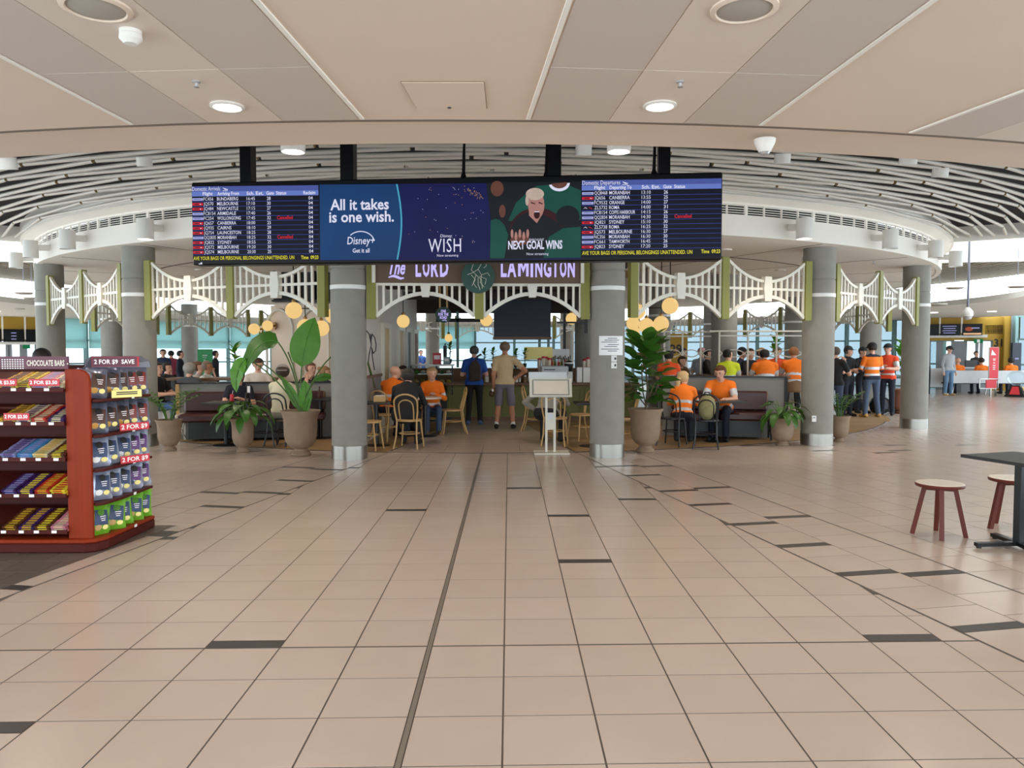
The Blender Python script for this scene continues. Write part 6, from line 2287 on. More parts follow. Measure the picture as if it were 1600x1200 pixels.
bottle(499, 13.85, 0.745, 'dark bottle with a red label on the table behind the big plant', 'choc', 'black')
bottle(651, 14.2, 0.745, 'clear water bottle between the workers in orange', 'bench_white')
for px, Y, w, lb, m_ in ((594, 12.9, .2, 'small wooden tray of napkins on the table by the left column', 'wood_light'), (362, 12.95, .12, 'red drink can with straw on the small left table', 'red_sign')):
    p = D(px, 600, Y)
    t = thing('napkin_tray' if w > .15 else 'drink_can', lb, 'tray' if w > .15 else 'can', (p.x, Y, 0.746))
    if w > .15:
        MB().box((0, 0, 0.01), (0.2, 0.14, 0.02)).build('tray_floor', m_, t)
        for y in (-0.07, 0.07):
            MB().box((0, y, 0.05), (0.2, 0.012, 0.1)).build('tray_side', m_, t)
        MB().box((0, 0, 0.06), (0.16, 0.1, 0.09)).build('napkins', 'paper', t)
    else:
        MB().lathe([(0.028, 0), (0.033, 0.01), (0.033, 0.11), (0.027, 0.12)], n=14).build('can_body', m_, t, True)
        MB().tube([(0, 0, 0.1), (0.02, 0, 0.18)], 0.004, 5).build('straw', 'paper', t)
# bags on the floor by the standing group
for px, py, w, h, lb, m_ in ((1330, 642, .8, .34, 'black duffel bag left of the man in tan boots', 'black'), (1374, 646, .5, .42, 'black backpack on the floor right of the man in tan boots', 'black'), (1398, 645, .5, .36, 'grey and navy bag beside the rightmost column', 'grey_panel')):
    t = thing('travel_bag', lb, 'bag', G(px, py), group='bags on the floor by the standing group')
    m = MB()
    V, F = [], []
    n, k = 8, 10
    for i in range(n + 1):
        s = -1 + 2 * i / n
        f_ = max(0.05, (1 - abs(s) ** 4)) ** 0.5
        for j in range(k):
            a = 2 * math.pi * j / k
            V.append((s * w / 2, 0.16 * f_ * math.copysign(abs(math.cos(a)) ** .7, math.cos(a)), h / 2 + h / 2 * f_ * math.copysign(abs(math.sin(a)) ** .7, math.sin(a))))
    for i in range(n):
        for j in range(k):
            F.append((i * k + j, i * k + (j + 1) % k, (i + 1) * k + (j + 1) % k, (i + 1) * k + j))
    F += [tuple(range(k)), tuple(n * k + j for j in range(k))]
    m.add(V, F).build('bag_body', m_, t, True)
    MB().tube([(-w * .2, -0.1, h * .9), (-w * .1, -0.13, h + .08), (w * .1, -0.13, h + .08), (w * .2, -0.1, h * .9)], 0.014, 6).build('handle', 'black', t)
    MB().box((0, -0.165, h * .5), (w * .5, 0.012, h * .4)).build('pocket', 'navy_hood', t)
# ------------------------------------------------------------------ people
def surface_net(fn, lo, hi, h):
    """mesh of fn < 0 on a grid (numpy surface nets)"""
    n = [int(math.ceil((hi[i] - lo[i]) / h)) + 1 for i in range(3)]
    ax = [lo[i] + h * np.arange(n[i]) for i in range(3)]
    X, Y, Z = np.meshgrid(*ax, indexing='ij')
    v = fn(np.stack([X, Y, Z], -1).reshape(-1, 3)).reshape(n)
    s = v < 0
    c = [m - 1 for m in n]
    acc = np.zeros(c + [3])
    cnt = np.zeros(c)
    offs = [(i, j, k) for i in (0, 1) for j in (0, 1) for k in (0, 1)]

    def sub(a, o):
        return a[o[0]:o[0] + c[0], o[1]:o[1] + c[1], o[2]:o[2] + c[2]]
    for o in offs:
        for d in range(3):
            if o[d]:
                continue
            o2 = list(o)
            o2[d] = 1
            a, b = sub(v, o), sub(v, o2)
            m = (a < 0) != (b < 0)
            t = np.where(m, a / np.where(m, a - b, 1), 0)
            for e in range(3):
                acc[..., e] += np.where(m, o[e] + (t if e == d else 0), 0)
            cnt += m
    act = cnt > 0
    idx = -np.ones(c, int)
    idx[act] = np.arange(act.sum())
    cell = np.stack(np.nonzero(act), -1)
    P = np.array(lo) + h * (cell + acc[act] / cnt[act][:, None])
    F = []
    for d in range(3):
        e1, e2 = (d + 1) % 3, (d + 2) % 3
        sl = [slice(1, c[i]) for i in range(3)]
        sl[d] = slice(0, c[d])
        a = s[tuple(slice(1, c[i]) if i != d else slice(0, c[d]) for i in range(3))]
        sh = [slice(1, c[i]) if i != d else slice(1, c[d] + 1) for i in range(3)]
        b = s[tuple(sh)]
        m = a != b
        q = np.stack(np.nonzero(m), -1)
        if not len(q):
            continue
        flip = a[m]
        base = q.copy()
        for i in range(3):
            if i != d:
                base[:, i] += 1

        def at(o1, o2):
            r = base.copy()
            r[:, e1] -= o1
            r[:, e2] -= o2
            return idx[r[:, 0], r[:, 1], r[:, 2]]
        quad = np.stack([at(0, 0), at(1, 0), at(1, 1), at(0, 1)], -1)
        quad[~flip] = quad[~flip][:, ::-1]
        F.append(quad)
    F = np.concatenate(F)
    return P, F[(F >= 0).all(1)]


def cone_d(p, a, b, ra, rb, ys=1.0):
    a, b = np.array(a, float), np.array(b, float)
    k = np.array([1, 1 / ys, 1])
    q, a, b = p * k, a * k, b * k
    ba = b - a
    t = np.clip(((q - a) @ ba) / max(ba @ ba, 1e-9), 0, 1)
    return (np.linalg.norm(q - a - t[:, None] * ba, axis=1) - (ra + (rb - ra) * t)) * (ys if ys < 1 else 1), t


ARMS = {  # elbow and wrist from the shoulder, x outward
    'down': ((.05, .03, -.30), (.06, -.05, -.55)),
    'hip': ((.24, .10, -.22), (.02, -.02, -.40)),
    'table': ((.07, -.14, -.25), (-.06, -.38, -.24)),
    'chest': ((.08, -.05, -.28), (-.12, -.24, -.19)),
    'cross': ((.07, -.06, -.28), (-.20, -.20, -.22)),
    'face': ((.07, -.16, -.25), (-.09, -.25, .03)),
    'raised': ((.12, -.24, -.17), (.10, -.32, .10)),
    'lap': ((.06, -.06, -.29), (-.03, -.29, -.36)),
    'fwd': ((.05, -.10, -.27), (.02, -.34, -.22)),
}
SKIN = {'fair': 'd9a68c', 'tan': 'b97f60', 'brown': '7a4f38'}
NP_ = [0]


def person(px, Y, face, label, pose='stand', height=1.75, skin='fair', top='333333', bottom='222222', shoes='1c1c1f', hair='3a2a1e', style='short', sleeve='short', shorts=False,
           cap=None, bands=False, arms=('down', 'down'), lean=0.0, yaw=0.0, nod=0.0, navy_cuffs=False, wide=1.0, base=0.0, res=0.019, accent=None, open_legs=0.0):
    S = height / 1.75
    rng = np.random.default_rng(NP_[0] + 5)
    NP_[0] += 1
    sit = pose == 'sit'
    hs = pose == 'high'
    hz = 0.53 if sit else 0.84 if hs else 0.93
    sc = lambda v: np.array(v, float) * S
    hip0 = np.array([0, 0, hz])
    cl, sl_ = math.cos(R_(lean)), math.sin(R_(lean))

    def up(x, y, z):
        """upper body point given relative to the hips, tilted forward by lean"""
        return hip0 + np.array([x, y * cl - z * sl_, y * sl_ + z * cl])
    prims = []   # label, a, b, ra, rb, ys
    w = wide
    pel, wst, chs, nkb = up(0, 0, 0.02), up(0, 0, .17), up(0, .005, .36), up(0, .015, .52)
    prims.append(('top', up(0, 0, .06), up(0, 0, .22), .155 * w, .155 * w, .68))
    prims.append(('top', up(0, 0, .22), up(0, 0, .39), .155 * w, .172 * w, .64))
    prims.append(('top', up(-.125 * w, .01, .475), up(.125 * w, .01, .475), .07, .07, 1))
    prims.append(('top', up(0, 0.005, .36), up(0, .01, .47), .17 * w, .11, .62))
    prims.append(('skin', up(0, .01, .5), up(0, -.005, .61), .056, .05, 1))
    hc = up(0, -.015, .69)
    yw, nd = R_(yaw), R_(nod)

    def hd(x, y, z):
        """point on the head: x right, -y forward"""
        y, z = y * math.cos(nd) - z * math.sin(nd) * -1 * -1, y * math.sin(nd) + z * math.cos(nd)
        x, y = x * math.cos(yw) - y * math.sin(yw), x * math.sin(yw) + y * math.cos(yw)
        return hc + np.array([x, y, z])
    prims.append(('skin', hd(0, .012, .03), hd(0, .012, .03), .094, .094, 1))
    prims.append(('skin', hd(0, -.012, .01), hd(0, -.035, -.065), .078, .05, 1))
    prims.append(('skin', hd(0, -.09, .005), hd(0, -.108, -.022), .010, .014, 1))
    for s in (-1, 1):
        prims.append(('skin', hd(s * .088, .015, .015), hd(s * .093, .02, -.015), .014, .010, 1))
    prims.append(('bottom', up(-.07 * w, .0, 0), up(.07 * w, 0, 0), .125 * w, .125 * w, .8))
    for s in (-1, 1):
        hp_ = hip0 + np.array([s * .095 * w, 0, -.01])
        ol = open_legs
        if sit or hs:
            kz = hz - 0.02 if sit else hz - .12
            kn = hip0 + np.array([s * (.12 + ol), -.42 if sit else -.38, kz - hz])
            an = np.array([s * (.12 + ol * .7), -.38 if sit else -.30, 0.09 if sit else 0.40])
        else:
            kn = np.array([s * (.105 + ol * .5), -.015, .49])
            an = np.array([s * (.115 + ol), .02, .09])
        ft = an + np.array([s * .03, -.15, -.055])
        prims.append(('bottom', hp_, kn, .092 * w, .062, 1))
        if shorts:
            prims.append(('bottom', hp_ * .35 + kn * .65, hp_ * .06 + kn * .94, .085, .08, 1))
            prims.append(('skin', kn, kn * .55 + an * .45 + np.array([0, .015, 0]), .055, .056, 1))
            prims.append(('skin', kn * .55 + an * .45 + np.array([0, .015, 0]), an, .054, .036, 1))
            prims.append(('sock', an + np.array([0, 0, .04]), an, .04, .04, 1))
        else:
            prims.append(('bottom', kn, an + np.array([0, 0, -.01]), .064, .056, 1))
        prims.append(('shoe', an + np.array([0, .045, -.04]), ft, .045, .038, 1))
    hands = []
    for s, am in ((-1, arms[0]), (1, arms[1])):
        sh = up(s * .175 * w, .01, .465)
        e_, w_ = ARMS[am]
        el = sh + np.array([s * e_[0], e_[1], e_[2]])
        wr = sh + np.array([s * w_[0], w_[1], w_[2]])
        long_ = sleeve == 'long'
        prims.append(('ua', sh, el, .058, .047, 1))
        if not long_:
            mid = sh * .35 + el * .65
            prims.append(('sleeve', sh, mid, .066, .060, 1))
        prims.append(('fa', el, wr, .045 if not long_ else .05, .03 if not long_ else .04, 1))
        dr = (wr - el) / np.linalg.norm(wr - el)
        pe = wr + dr * .075
        prims.append(('skin', wr, pe, .028, .031, 1))
        hands.append((s, wr, pe, dr))
    prims = [(l, sc(a), sc(b), ra * S, rb * S, ys) for l, a, b, ra, rb, ys in prims]
    allp = np.array([p[1] for p in prims] + [p[2] for p in prims])
    lo, hi = allp.min(0) - .24, allp.max(0) + .24
    lo[2] = max(lo[2], -0.01) if True else lo[2]
    lo[2] = -0.012
    K = .022 * S

    def fn(p):
        d = None
        for l, a, b, ra, rb, ys in prims:
            q, _ = cone_d(p, a, b, ra, rb, ys)
            if d is None:
                d = q
            else:
                h_ = np.clip(.5 + .5 * (d - q) / K, 0, 1)
                d = d + (q - d) * h_ - K * h_ * (1 - h_)
        return np.maximum(d, -p[:, 2] + 0.002)
    P, F = surface_net(fn, lo, hi, res)
    C = P[F].mean(1)
    D_ = np.stack([cone_d(C, a, b, ra, rb, ys)[0] for l, a, b, ra, rb, ys in prims], 1)
    T_ = np.stack([cone_d(C, a, b, ra, rb, ys)[1] for l, a, b, ra, rb, ys in prims], 1)
    best = D_.argmin(1)
    cols = {'skin': SKIN[skin], 'top': top, 'bottom': bottom, 'shoe': shoes, 'band': 'band', 'navy': '1b2340', 'sock': 'e0ded8', 'accent': accent or '1b2340'}
    order = list(cols)
    mats = []
    for k in order:
        if k == 'band':
            mats.append('silver_band')
        else:
            nm = ('cloth_' if k != 'skin' else 'skin_') + cols[k]
            cv = tuple(int(cols[k][i:i + 2], 16) for i in (0, 2, 4))
            if max(cv) < 0x48:
                cv = tuple(v * 0.68 for v in cv)
            mat(nm, cv, 0.8 if k != 'skin' else 0.55, var=0.1, scale=22, bump=0.15 if k != 'skin' else 0.0)
            mats.append(nm)
    sidx = {k: i for i, k in enumerate(order)}
    mi = np.zeros(len(F), int)
    base_sh = hip0 * S
    for j, (l, a, b, ra, rb, ys) in enumerate(prims):
        m = best == j
        if not m.any():
            continue
        if l in ('ua', 'fa'):
            cov = (sleeve == 'long')
            arr = np.full(m.sum(), sidx['top'] if cov else sidx['skin'])
            t = T_[m, j]
            if l == 'ua' and not cov:
                arr[t < .62] = sidx['top']
            if cov and navy_cuffs and l == 'fa':
                arr[:] = sidx['accent']
            if cov and bands and l == 'ua':
                arr[(t > .62) & (t < .86)] = sidx['band']
            mi[m] = arr
        elif l == 'sleeve':
            mi[m] = sidx['top']
            if bands:
                mm = m & (T_[:, j] > .55)
                mi[mm] = sidx['band']
        else:
            mi[m] = sidx[l]
    # height along the tilted spine decides bands, hem and belt
    rel = C - base_sh
    along = (rel[:, 2] * cl - rel[:, 1] * sl_) / S
    hem = -.035 if pose == 'stand' else .03
    zone = np.isin(best, [0, 1]) | (np.array([prims[b][0] == 'bottom' for b in best]) & (along > hem) & (rel[:, 1] > -.16))
    mi[zone & (along > hem)] = sidx['top']
    mi[zone & (along <= hem)] = sidx['bottom']
    torso = (mi == sidx['top']) & (np.isin(best, [0, 1, 2, 3]) | zone)
    if bands:
        mi[torso & (along > .20) & (along < .255)] = sidx['band']
        mi[torso & (along > .06) & (along < .11)] = sidx['band']
        if navy_cuffs:
            mi[torso & (along < .05)] = sidx['accent']
            mi[torso & (along > .5)] = sidx['accent']
    me = bpy.data.meshes.new('person')
    V = [tuple(v) for v in P]
    Fl = [tuple(int(i) for i in f) for f in F]
    ml = [int(i) for i in mi]
    # five fingers on each hand, rooted inside the palm
    fb = MB()
    for s, wr, pe, dr in hands:
        sd = np.cross(dr, [0, 0, 1.0])
        if np.linalg.norm(sd) < .3:
            sd = np.array([0, 1.0, 0]) if True else sd
        sd = sd / np.linalg.norm(sd)
        nm_ = np.cross(sd, dr)
        for q, (o_, ln) in enumerate(((-.024, .062), (-.008, .075), (.009, .07), (.024, .055))):
            r0 = pe - dr * .02 + sd * o_
            k1 = pe + dr * ln * .5 + sd * o_ * 1.15
            k2 = pe + dr * ln * .95 + sd * o_ * 1.15 - nm_ * .022
            fb.tube([tuple(sc(r0)), tuple(sc(k1)), tuple(sc(k2))], [.0095 * S, .009 * S, .0065 * S], 5)
        tb_ = wr + dr * .03 - sd * .02 * s
        fb.tube([tuple(sc(tb_)), tuple(sc(tb_ + dr * .03 - sd * .035 * s)), tuple(sc(tb_ + dr * .062 - sd * .035 * s - nm_ * .01))], [.012 * S, .0105 * S, .008 * S], 5)
    nb = len(V)
    V += fb.v
    Fl += [tuple(i + nb for i in f) for f in fb.f]
    ml += [0] * len(fb.f)
    me.from_pydata(V, [], Fl)
    for m in mats:
        me.materials.append(M(m))
    me.polygons.foreach_set('material_index', ml)
    me.polygons.foreach_set('use_smooth', [True] * len(me.polygons))
    p0 = D(px, 600, Y)
    # keep the head, not the feet, under the pixel asked for
    o = link('person', me)
    o.rotation_euler = (0, 0, R_(face))
    hx, hy = hc[0] * S, hc[1] * S
    ca, sa = math.cos(R_(face)), math.sin(R_(face))
    o.location = (p0.x - (hx * ca - hy * sa), Y, base)
    tag(o, label, 'person')
    # hair, cap, eyes, mouth
    HD = lambda x, y, z: sc(hd(x, y, z))
    fwd = (HD(0, -1, 0) - HD(0, 0, 0)) / S
    upv = (HD(0, 0, 1) - HD(0, 0, 0)) / S

    def cap_mesh(prs, cut, name, m, h=.013):
        al = np.array([q[0] for q in prs] + [q[1] for q in prs])
        lo2, hi2 = al.min(0) - .15, al.max(0) + .15

        def f2(p):
            d = None
            for a, b, ra, rb in prs:
                q, _ = cone_d(p, a, b, ra, rb)
                d = q if d is None else np.minimum(d, q)
            return np.maximum(d, cut(p))
        P2, F2 = surface_net(f2, lo2, hi2, h)
        if len(F2) == 0:
            return
        me2 = bpy.data.meshes.new(name)
        me2.from_pydata([tuple(v) for v in P2], [], [tuple(int(i) for i in f) for f in F2])
        me2.materials.append(M(m))
        me2.polygons.foreach_set('use_smooth', [True] * len(me2.polygons))
        return link(name, me2, o)
    c0 = HD(0, 0, 0)
    if style != 'bald':
        hm = 'hair_' + hair
        mat(hm, hair, 0.7, var=0.3, scale=40, bump=0.4)
        th = .012 if style == 'short' else .02
        prs = [(HD(0, .018, .035), HD(0, .018, .035), (.094 + th) * S, (.094 + th) * S)]
        if style == 'long':
            prs += [(HD(0, .05, .02), HD(0, .085, -.22), .075 * S, .05 * S)]
        if style == 'bun':
            prs += [(HD(0, .11, .08), HD(0, .12, .09), .045 * S, .045 * S)]
        if style == 'tail':
            prs += [(HD(0, .1, .03), HD(0, .15, -.04), .035 * S, .04 * S), (HD(0, .15, -.04), HD(0, .14, -.26), .042 * S, .03 * S)]

        def cut(p):
            r = p - c0
            f_, u_ = r @ fwd / S, r @ upv / S
            # keep what is behind the face plane or above the hairline
            keep_ = np.minimum(f_ - (-.0 if style == 'short' else .02), u_ * -1 + .062 + 0 * f_)
            keep_ = np.minimum(f_ - .015, .07 - u_)
            low = (-.045 if style == 'short' else -.4) - u_
            return np.maximum(keep_, low) * S
        cap_mesh(prs, cut, 'hair', hm)
    if cap:
        cm_ = 'cap_' + cap
        mat(cm_, cap, 0.8, var=0.1, scale=30)
        oc_ = cap_mesh([(HD(0, .012, .045), HD(0, .012, .045), .112 * S, .112 * S)], lambda p: (.045 - ((p - c0) @ upv) / S) * S, 'cap', cm_)
        b = MB()
        pts_ = []
        for i in range(9):
            a = R_(-62 + 124 * i / 8)
            pts_.append((math.sin(a) * .1, -.012 - math.cos(a) * .098, .05))
        out = []
        for i in range(9):
            a = R_(62 - 124 * i / 8)
            out.append((math.sin(a) * .085, -.1 - math.cos(a) * .085, .042))
        if style == 'backcap':
            pts_ = [(x, -y + .02, z) for x, y, z in pts_]
            out = [(x, -y + .02, z) for x, y, z in out]
        b.prism([tuple(HD(*q)) for q in pts_ + out], tuple(upv * .008 * S))
        b.build('cap_brim', cm_, oc_ or o)
    if abs(((face + yaw + 180) % 360) - 180) < 125:
        mat('eye_dark', '1d1512', 0.3)
        mat('lip', '9c5348', 0.6)
        for s in (-1, 1):
            MB().ell(tuple(HD(s * .034, -.083, .02)), (.011 * S, .009 * S, .008 * S), 7, 5).build('eye', 'eye_dark', o, True)
            MB().bar(tuple(HD(s * .05, -.082, .042)), tuple(HD(s * .018, -.09, .044)), .006, .007).build('eyebrow', 'hair_' + hair if style != 'bald' else 'eye_dark', o)
        MB().ell(tuple(HD(0, -.086, -.055)), (.024 * S, .008 * S, .007 * S), 8, 4).build('mouth', 'lip', o, True)
    return o


OR_, NAVY = 'f5780f', '1d2440'
# at the counter
blue = person(741, 16.6, 178, 'person in a blue polo shirt and black trousers standing at the counter with a bag', height=1.70, top='1f4fa0', bottom='121216', shoes='4a5f80', hair='4a4540', arms=('chest', 'chest'), wide=1.08, open_legs=.02, res=.017)
beige = person(789, 15.75, 176, 'person in a beige t-shirt and grey shorts, one hand on the hip', height=1.78, top='c9ae86', bottom='6e6a74', shoes='17171a', hair='6b5a48', skin='tan', shorts=True, arms=('hip', 'down'), open_legs=.05, res=.017)
bl_ = blue.location
bpk = thing('sling_bag', 'dark brown sling backpack worn by the person in the blue polo', 'bag', (bl_.x + 0.03, bl_.y - 0.165, 1.16), R_(0))
mb = MB()
mb.prism([(-.13, 0, -.22), (.13, 0, -.20), (.12, 0, .12), (.03, 0, .24), (-.05, 0, .23), (-.14, 0, .08)], (0, -.09, 0))
q_o = mb.build('bag_body', mat('bag_brown', '3b2c22', 0.75, var=0.2), bpk, bevel=0.025)
MB().prism([(-.1, -.09, -.17), (.1, -.09, -.16), (.09, -.09, -.02), (-.1, -.09, -.02)], (0, -.03, 0)).build('front_pocket', 'bag_brown', bpk, bevel=0.01)
MB().tube([(0, -.03, .2), (.05, .02, .32), (.12, .1, .36)], 0.02, 6).build('strap', 'bag_brown', bpk)
wl_ = thing('wallet', 'small dark cap held in the hand of the person in beige', 'cap', (beige.location.x - .27, beige.location.y - .02, 0.72))
MB().ell((0, 0, 0), (.06, .07, .07), 10, 6).build('cap_body', 'choc', wl_, True)
MB().box((0.02, -.03, .07), (.04, .02, .05)).build('cap_tag', 'paper', wl_)
wl_.name = 'held_cap'
# entrance table, left
person(635, 12.75, 172, 'person in a dark hoodie and grey cap seated with the back to the camera', 'sit', 1.74, top='1f1e22', bottom='23242c', hair='2a221c', cap='3b3a38', style='backcap', sleeve='long', arms=('table', 'table'), lean=22, wide=1.15, res=.016)
person(616, 13.95, 152, 'bald person in an orange shirt with a grey band seated facing away', 'sit', 1.76, top=OR_, bottom=NAVY, style='bald', bands=True, arms=('table', 'table'), lean=16, wide=1.1, yaw=-35, res=.016)
person(676, 14.95, 8, 'smiling blonde person in an orange work jacket facing the camera', 'sit', 1.66, top=OR_, bottom='3f5270', shoes='7a5a3a', hair='b59468', style='long', sleeve='long', bands=True, arms=('chest', 'chest'), lean=8, yaw=14, nod=6, res=.016)
person(631, 15.6, 20, 'person with dark hair almost hidden behind the bald person in orange', 'sit', 1.68, top='5a5048', hair='241a18', style='long', arms=('table', 'table'), lean=8)
person(866, 13.15, 160, 'person in a grey jumper seated behind the menu stand', 'sit', 1.76, top='8d8880', bottom='1b1b20', shoes='1c1c1f', hair='3a2a1e', sleeve='long', arms=('table', 'hip'), lean=36, wide=1.1, open_legs=.06, res=.016)
# left banquette
person(378, 13.75, 12, 'person in a navy top on the left banquette holding up a phone', 'sit', 1.66, top='1e2238', bottom='20202a', hair='4a3626', style='long', arms=('table', 'chest'), lean=14, nod=18)
person(440, 12.95, 158, 'person in a cream t-shirt and grey cap pointing a finger up', 'sit', 1.76, top='d3c7a8', bottom='a89a86', shoes='22305a', cap='8b8784', style='backcap', arms=('raised', 'table'), lean=6, shorts=True, yaw=30)
person(487, 14.75, 25, 'person in black with sunglasses on the head behind the big plant', 'sit', 1.78, top='17171b', bottom='17171b', hair='6b4a34', sleeve='long', arms=('face', 'table'), yaw=25)
person(509, 14.6, 60, 'person in dark blue with hair tied up beside the left column', 'sit', 1.68, top='20203c', bottom='17171b', hair='8a6a44', style='bun', sleeve='long', arms=('table', 'table'), yaw=30)
person(404, 15.0, 20, 'person in a pale shirt looking down behind the left partition', 'sit', 1.82, top='d8ccc0', hair='3b2618', arms=('table', 'table'), nod=22, base=0.05)
person(325, 15.7, 88, 'person in a white shirt with glasses seen from the side behind the left partition', 'sit', 1.80, top='dfe3e2', hair='7a6a58', style='short', skin='tan', arms=('table', 'table'))
person(312, 16.6, 75, 'person with brown tied hair beside the one in the white shirt', 'sit', 1.76, top='c7c2bb', hair='5a3a26', style='bun', arms=('table', 'table'))
person(296, 14.95, 178, 'grey haired person seen from behind at the end of the left partition', 'sit', 1.76, top='4a4c50', hair='9b958c', style='full', arms=('table', 'table'), base=.0)
person(262, 17.5, 80, 'person in black and white with dark hair near the left windows', 'sit', 1.72, top='22242a', hair='1d1816', style='bun', arms=('table', 'table'))
person(247, 14.8, 80, 'person in a black t-shirt behind the zz plant, beside the column', 'sit', 1.76, top='15161a', bottom='35507a', hair='221a16', skin='fair', arms=('table', 'table'), base=.02)
person(256, 24, 30, 'distant person with dark hair by the left windows, nearest the column', 'stand', 1.64, top='2a3550', hair='15120f')
person(268, 25, 200, 'distant person in grey with dark hair by the left windows', 'stand', 1.6, top='9a3a50', hair='15120f')
person(283, 23, 100, 'distant person in dark blue standing up by the left windows', 'stand', 1.6, top='1d2a40', hair='15120f', sleeve='long')
person(338, 24, 100, 'distant person in dark clothes beyond the green banner', 'stand', 1.6, top='2a2a30', hair='15120f')
person(66, 9.6, 200, 'person of whom only dark hair shows over the sweets stand', 'stand', 1.62, top='3b3f4a', bottom='20202a', hair='171210', style='full')
# far windows seen through the kitchen
for px, Y, tp, hr, lb in ((650, 33, '3a62b0', '3a2a1e', 'tiny distant person in blue at the rear windows, leftmost'), (658, 34, '4a72c0', '221a16', 'tiny distant person in blue at the rear windows, tallest'), (674, 34, '2f55a0', '4a2a1e', 'tiny distant person in blue beside the far column')):
    person(px, Y, 20, lb, 'stand', 1.62, top=tp, hair=hr, res=.03)
# right banquette
person(1073, 13.1, 165, 'blonde person with a ponytail in an orange and silver shirt', 'sit', 1.66, top=OR_, bottom='191b2a', hair='c9a878', style='tail', sleeve='long', bands=True, arms=('table', 'table'), lean=20, yaw=-40, accent='e8e0d8', res=.016)
person(1119, 13.95, -22, 'young person in an orange shirt eating at the right banquette', 'sit', 1.80, top=OR_, bottom=NAVY, hair='5a3418', bands=True, arms=('table', 'table'), lean=22, yaw=-18, nod=18, wide=1.08, res=.016)
# high table, right
person(1047, 16.4, 165, 'person in an orange vest with dark braces seen from behind, left of the frames', 'high', 1.70, top='f0561e', hair='1a1512', bands=True, arms=('table', 'table'), lean=12)
person(1062, 17.8, 20, 'person in brown leaning over the high table beside the orange vest', 'high', 1.62, top='5a4028', hair='2a1c14', style='full', sleeve='long', arms=('table', 'table'), lean=26)
person(1068, 19.5, 60, 'person in a white hooded top near the gate 29 sign', 'stand', 1.66, top='e4e6e8', hair='2a2a30', sleeve='long', arms=('chest', 'chest'))
person(1096, 19.2, 150, 'person in a pale grey shirt and pink cap between the frames', 'stand', 1.66, top='aab2bc', hair='8a6a4a', cap='d9a0a4', arms=('chest', 'chest'))
person(1106, 18.9, 60, 'person in dark clothes half behind the column of the worker in yellow', 'high', 1.72, top='1b1b20', hair='17120f', sleeve='long', arms=('table', 'table'))
person(1139, 16.35, 168, 'person in a bright yellow work shirt seen from behind at the long table', 'high', 1.72, top='d6e02a', bottom='22305a', hair='17120f', bands=True, arms=('table', 'table'), lean=6, yaw=-60)
person(1159, 18.2, 60, 'person in a dark cap and blue shirt beside the worker in yellow', 'high', 1.76, top='22304a', hair='2a1c14', cap='2a2e34', arms=('table', 'table'), lean=4)
person(1172, 18.0, 20, 'person in black seen over the shoulder of the broad person in orange', 'high', 1.74, top='17171b', hair='2a1c14', sleeve='long', arms=('table', 'table'))
person(1189, 18.2, 8, 'person in a tan cap across the long table', 'high', 1.74, top='f0601a', hair='3a2a1a', cap='a88a5a', style='short', arms=('table', 'table'), bands=True)
person(1198, 16.3, 176, 'broad dark haired person in orange with two silver bands at the long table', 'high', 1.74, top=OR_, hair='17120f', bands=True, arms=('table', 'table'), lean=14, wide=1.18, res=.016)
person(1213, 18.0, -30, 'grey haired person in an orange and navy vest facing the camera at the long table', 'high', 1.78, top='e8552a', hair='6b5f54', skin='tan', bands=True, arms=('table', 'table'))
person(1243, 16.6, 170, 'sandy haired person in orange at the right end of the long table', 'high', 1.78, top=OR_, hair='8a5a30', bands=True, arms=('table', 'table'), lean=10, wide=1.05)
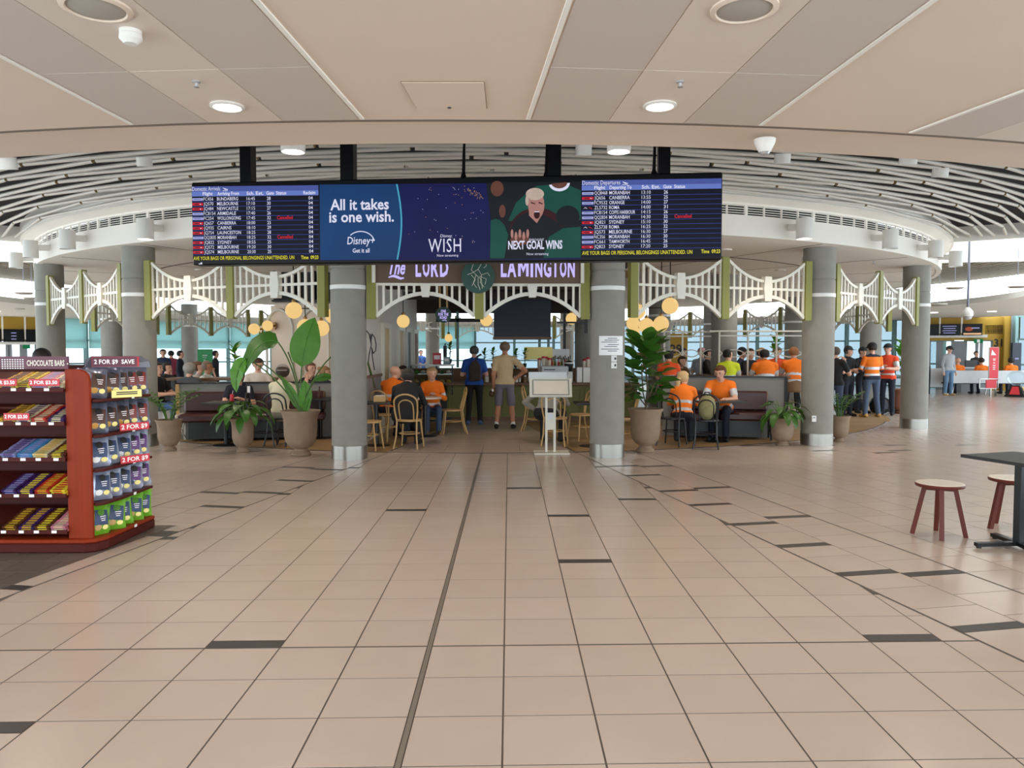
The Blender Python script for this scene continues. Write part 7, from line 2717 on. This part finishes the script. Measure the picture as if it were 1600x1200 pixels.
# standing group
person(1305, 16.6, 130, 'person in a black t-shirt standing just right of the cafe column, hand at the face', 'stand', 1.68, top='17171b', bottom='3b4660', hair='5a4a40', arms=('face', 'face'), wide=1.08, yaw=20)
person(1325, 18.6, 30, 'person in black with a dark cap and crossed arms in the standing group', 'stand', 1.70, top='15161c', bottom='1d2440', hair='2a201a', cap='2a3030', arms=('cross', 'cross'), yaw=15, wide=1.1, bands=False)
person(1362, 18.4, 186, 'person in an orange and navy work shirt, blue jeans and tan boots seen from behind', 'stand', 1.78, top=OR_, bottom='46566e', shoes='b98a4a', hair='2a2018', cap='17181a', sleeve='long', bands=True, navy_cuffs=True, arms=('chest', 'chest'), open_legs=.05, wide=1.08, nod=10, res=.016)
person(1386, 19.0, -40, 'person in orange and navy overalls with a dark cap at the right of the group', 'stand', 1.76, top='e8471e', bottom='1d2440', hair='2a2018', cap='22262a', bands=True, sleeve='short', arms=('chest', 'table'), yaw=-10)
person(1347, 19.6, 10, 'person hidden behind the one in tan boots, only a dark cap showing', 'stand', 1.68, top='15161c', bottom='1d2440', hair='2a201a', cap='17181a', arms=('cross', 'cross'))
# gate 31
person(1482, 27.3, 10, 'person in a grey sweater and jeans with a backpack standing at gate 31', 'stand', 1.76, top='a5a8ae', bottom='5f7f9f', shoes='c8a26a', hair='2a201a', cap='2a2420', sleeve='long', nod=12, accent='17171b', res=.022)
for px, hr, lb, st in ((1496, 'c9a98c', 'bald person in orange on the bench at gate 31', 'bald'), (1533, '3a2a1e', 'dark haired person in orange in the middle of the bench at gate 31', 'short'), (1579, '221a16', 'person in orange on the bench behind the donation globe', 'full')):
    person(px, G(1530, 617).y + .45, 178, lb, 'sit', 1.74, top=OR_, bottom=NAVY, hair=hr, style=st, arms=('lap', 'lap'), base=.0, res=.022)
person(1524, 30.1, 0, 'staff person behind the boarding desk monitor', 'stand', 1.58, top='3a3440', hair='17120f', res=.024)
# backpack on the black chair
kb_ = D(1106, 600, 12.5)
kb = thing('backpack', 'khaki backpack hanging on the black chair before the young person', 'bag', (kb_.x, 12.55, 0.47))
MB().ell((0, 0, .2), (.15, .1, .21), 12, 8).build('bag_body', mat('khaki', '8a8258', 0.85, var=0.2), kb, True)
MB().ell((0, -.07, .13), (.11, .06, .1), 10, 6).build('front_pocket', 'khaki', kb, True)
MB().tube([(-.06, 0, .38), (-.03, -.01, .45), (.03, -.01, .45), (.06, 0, .38)], 0.012, 6).build('handle', 'black', kb)
ph_ = D(391, 600, 13.35)
ph = thing('phone', 'dark phone held up by the person in navy on the left banquette', 'phone', (ph_.x - .02, 13.33, 0.93))
MB().box((0, 0, 0), (.075, .01, .15)).build('phone_case', 'black', ph, bevel=0.003)
MB().box((0, -.006, 0), (.05, .002, .11)).build('sticker', 'sign_white', ph)
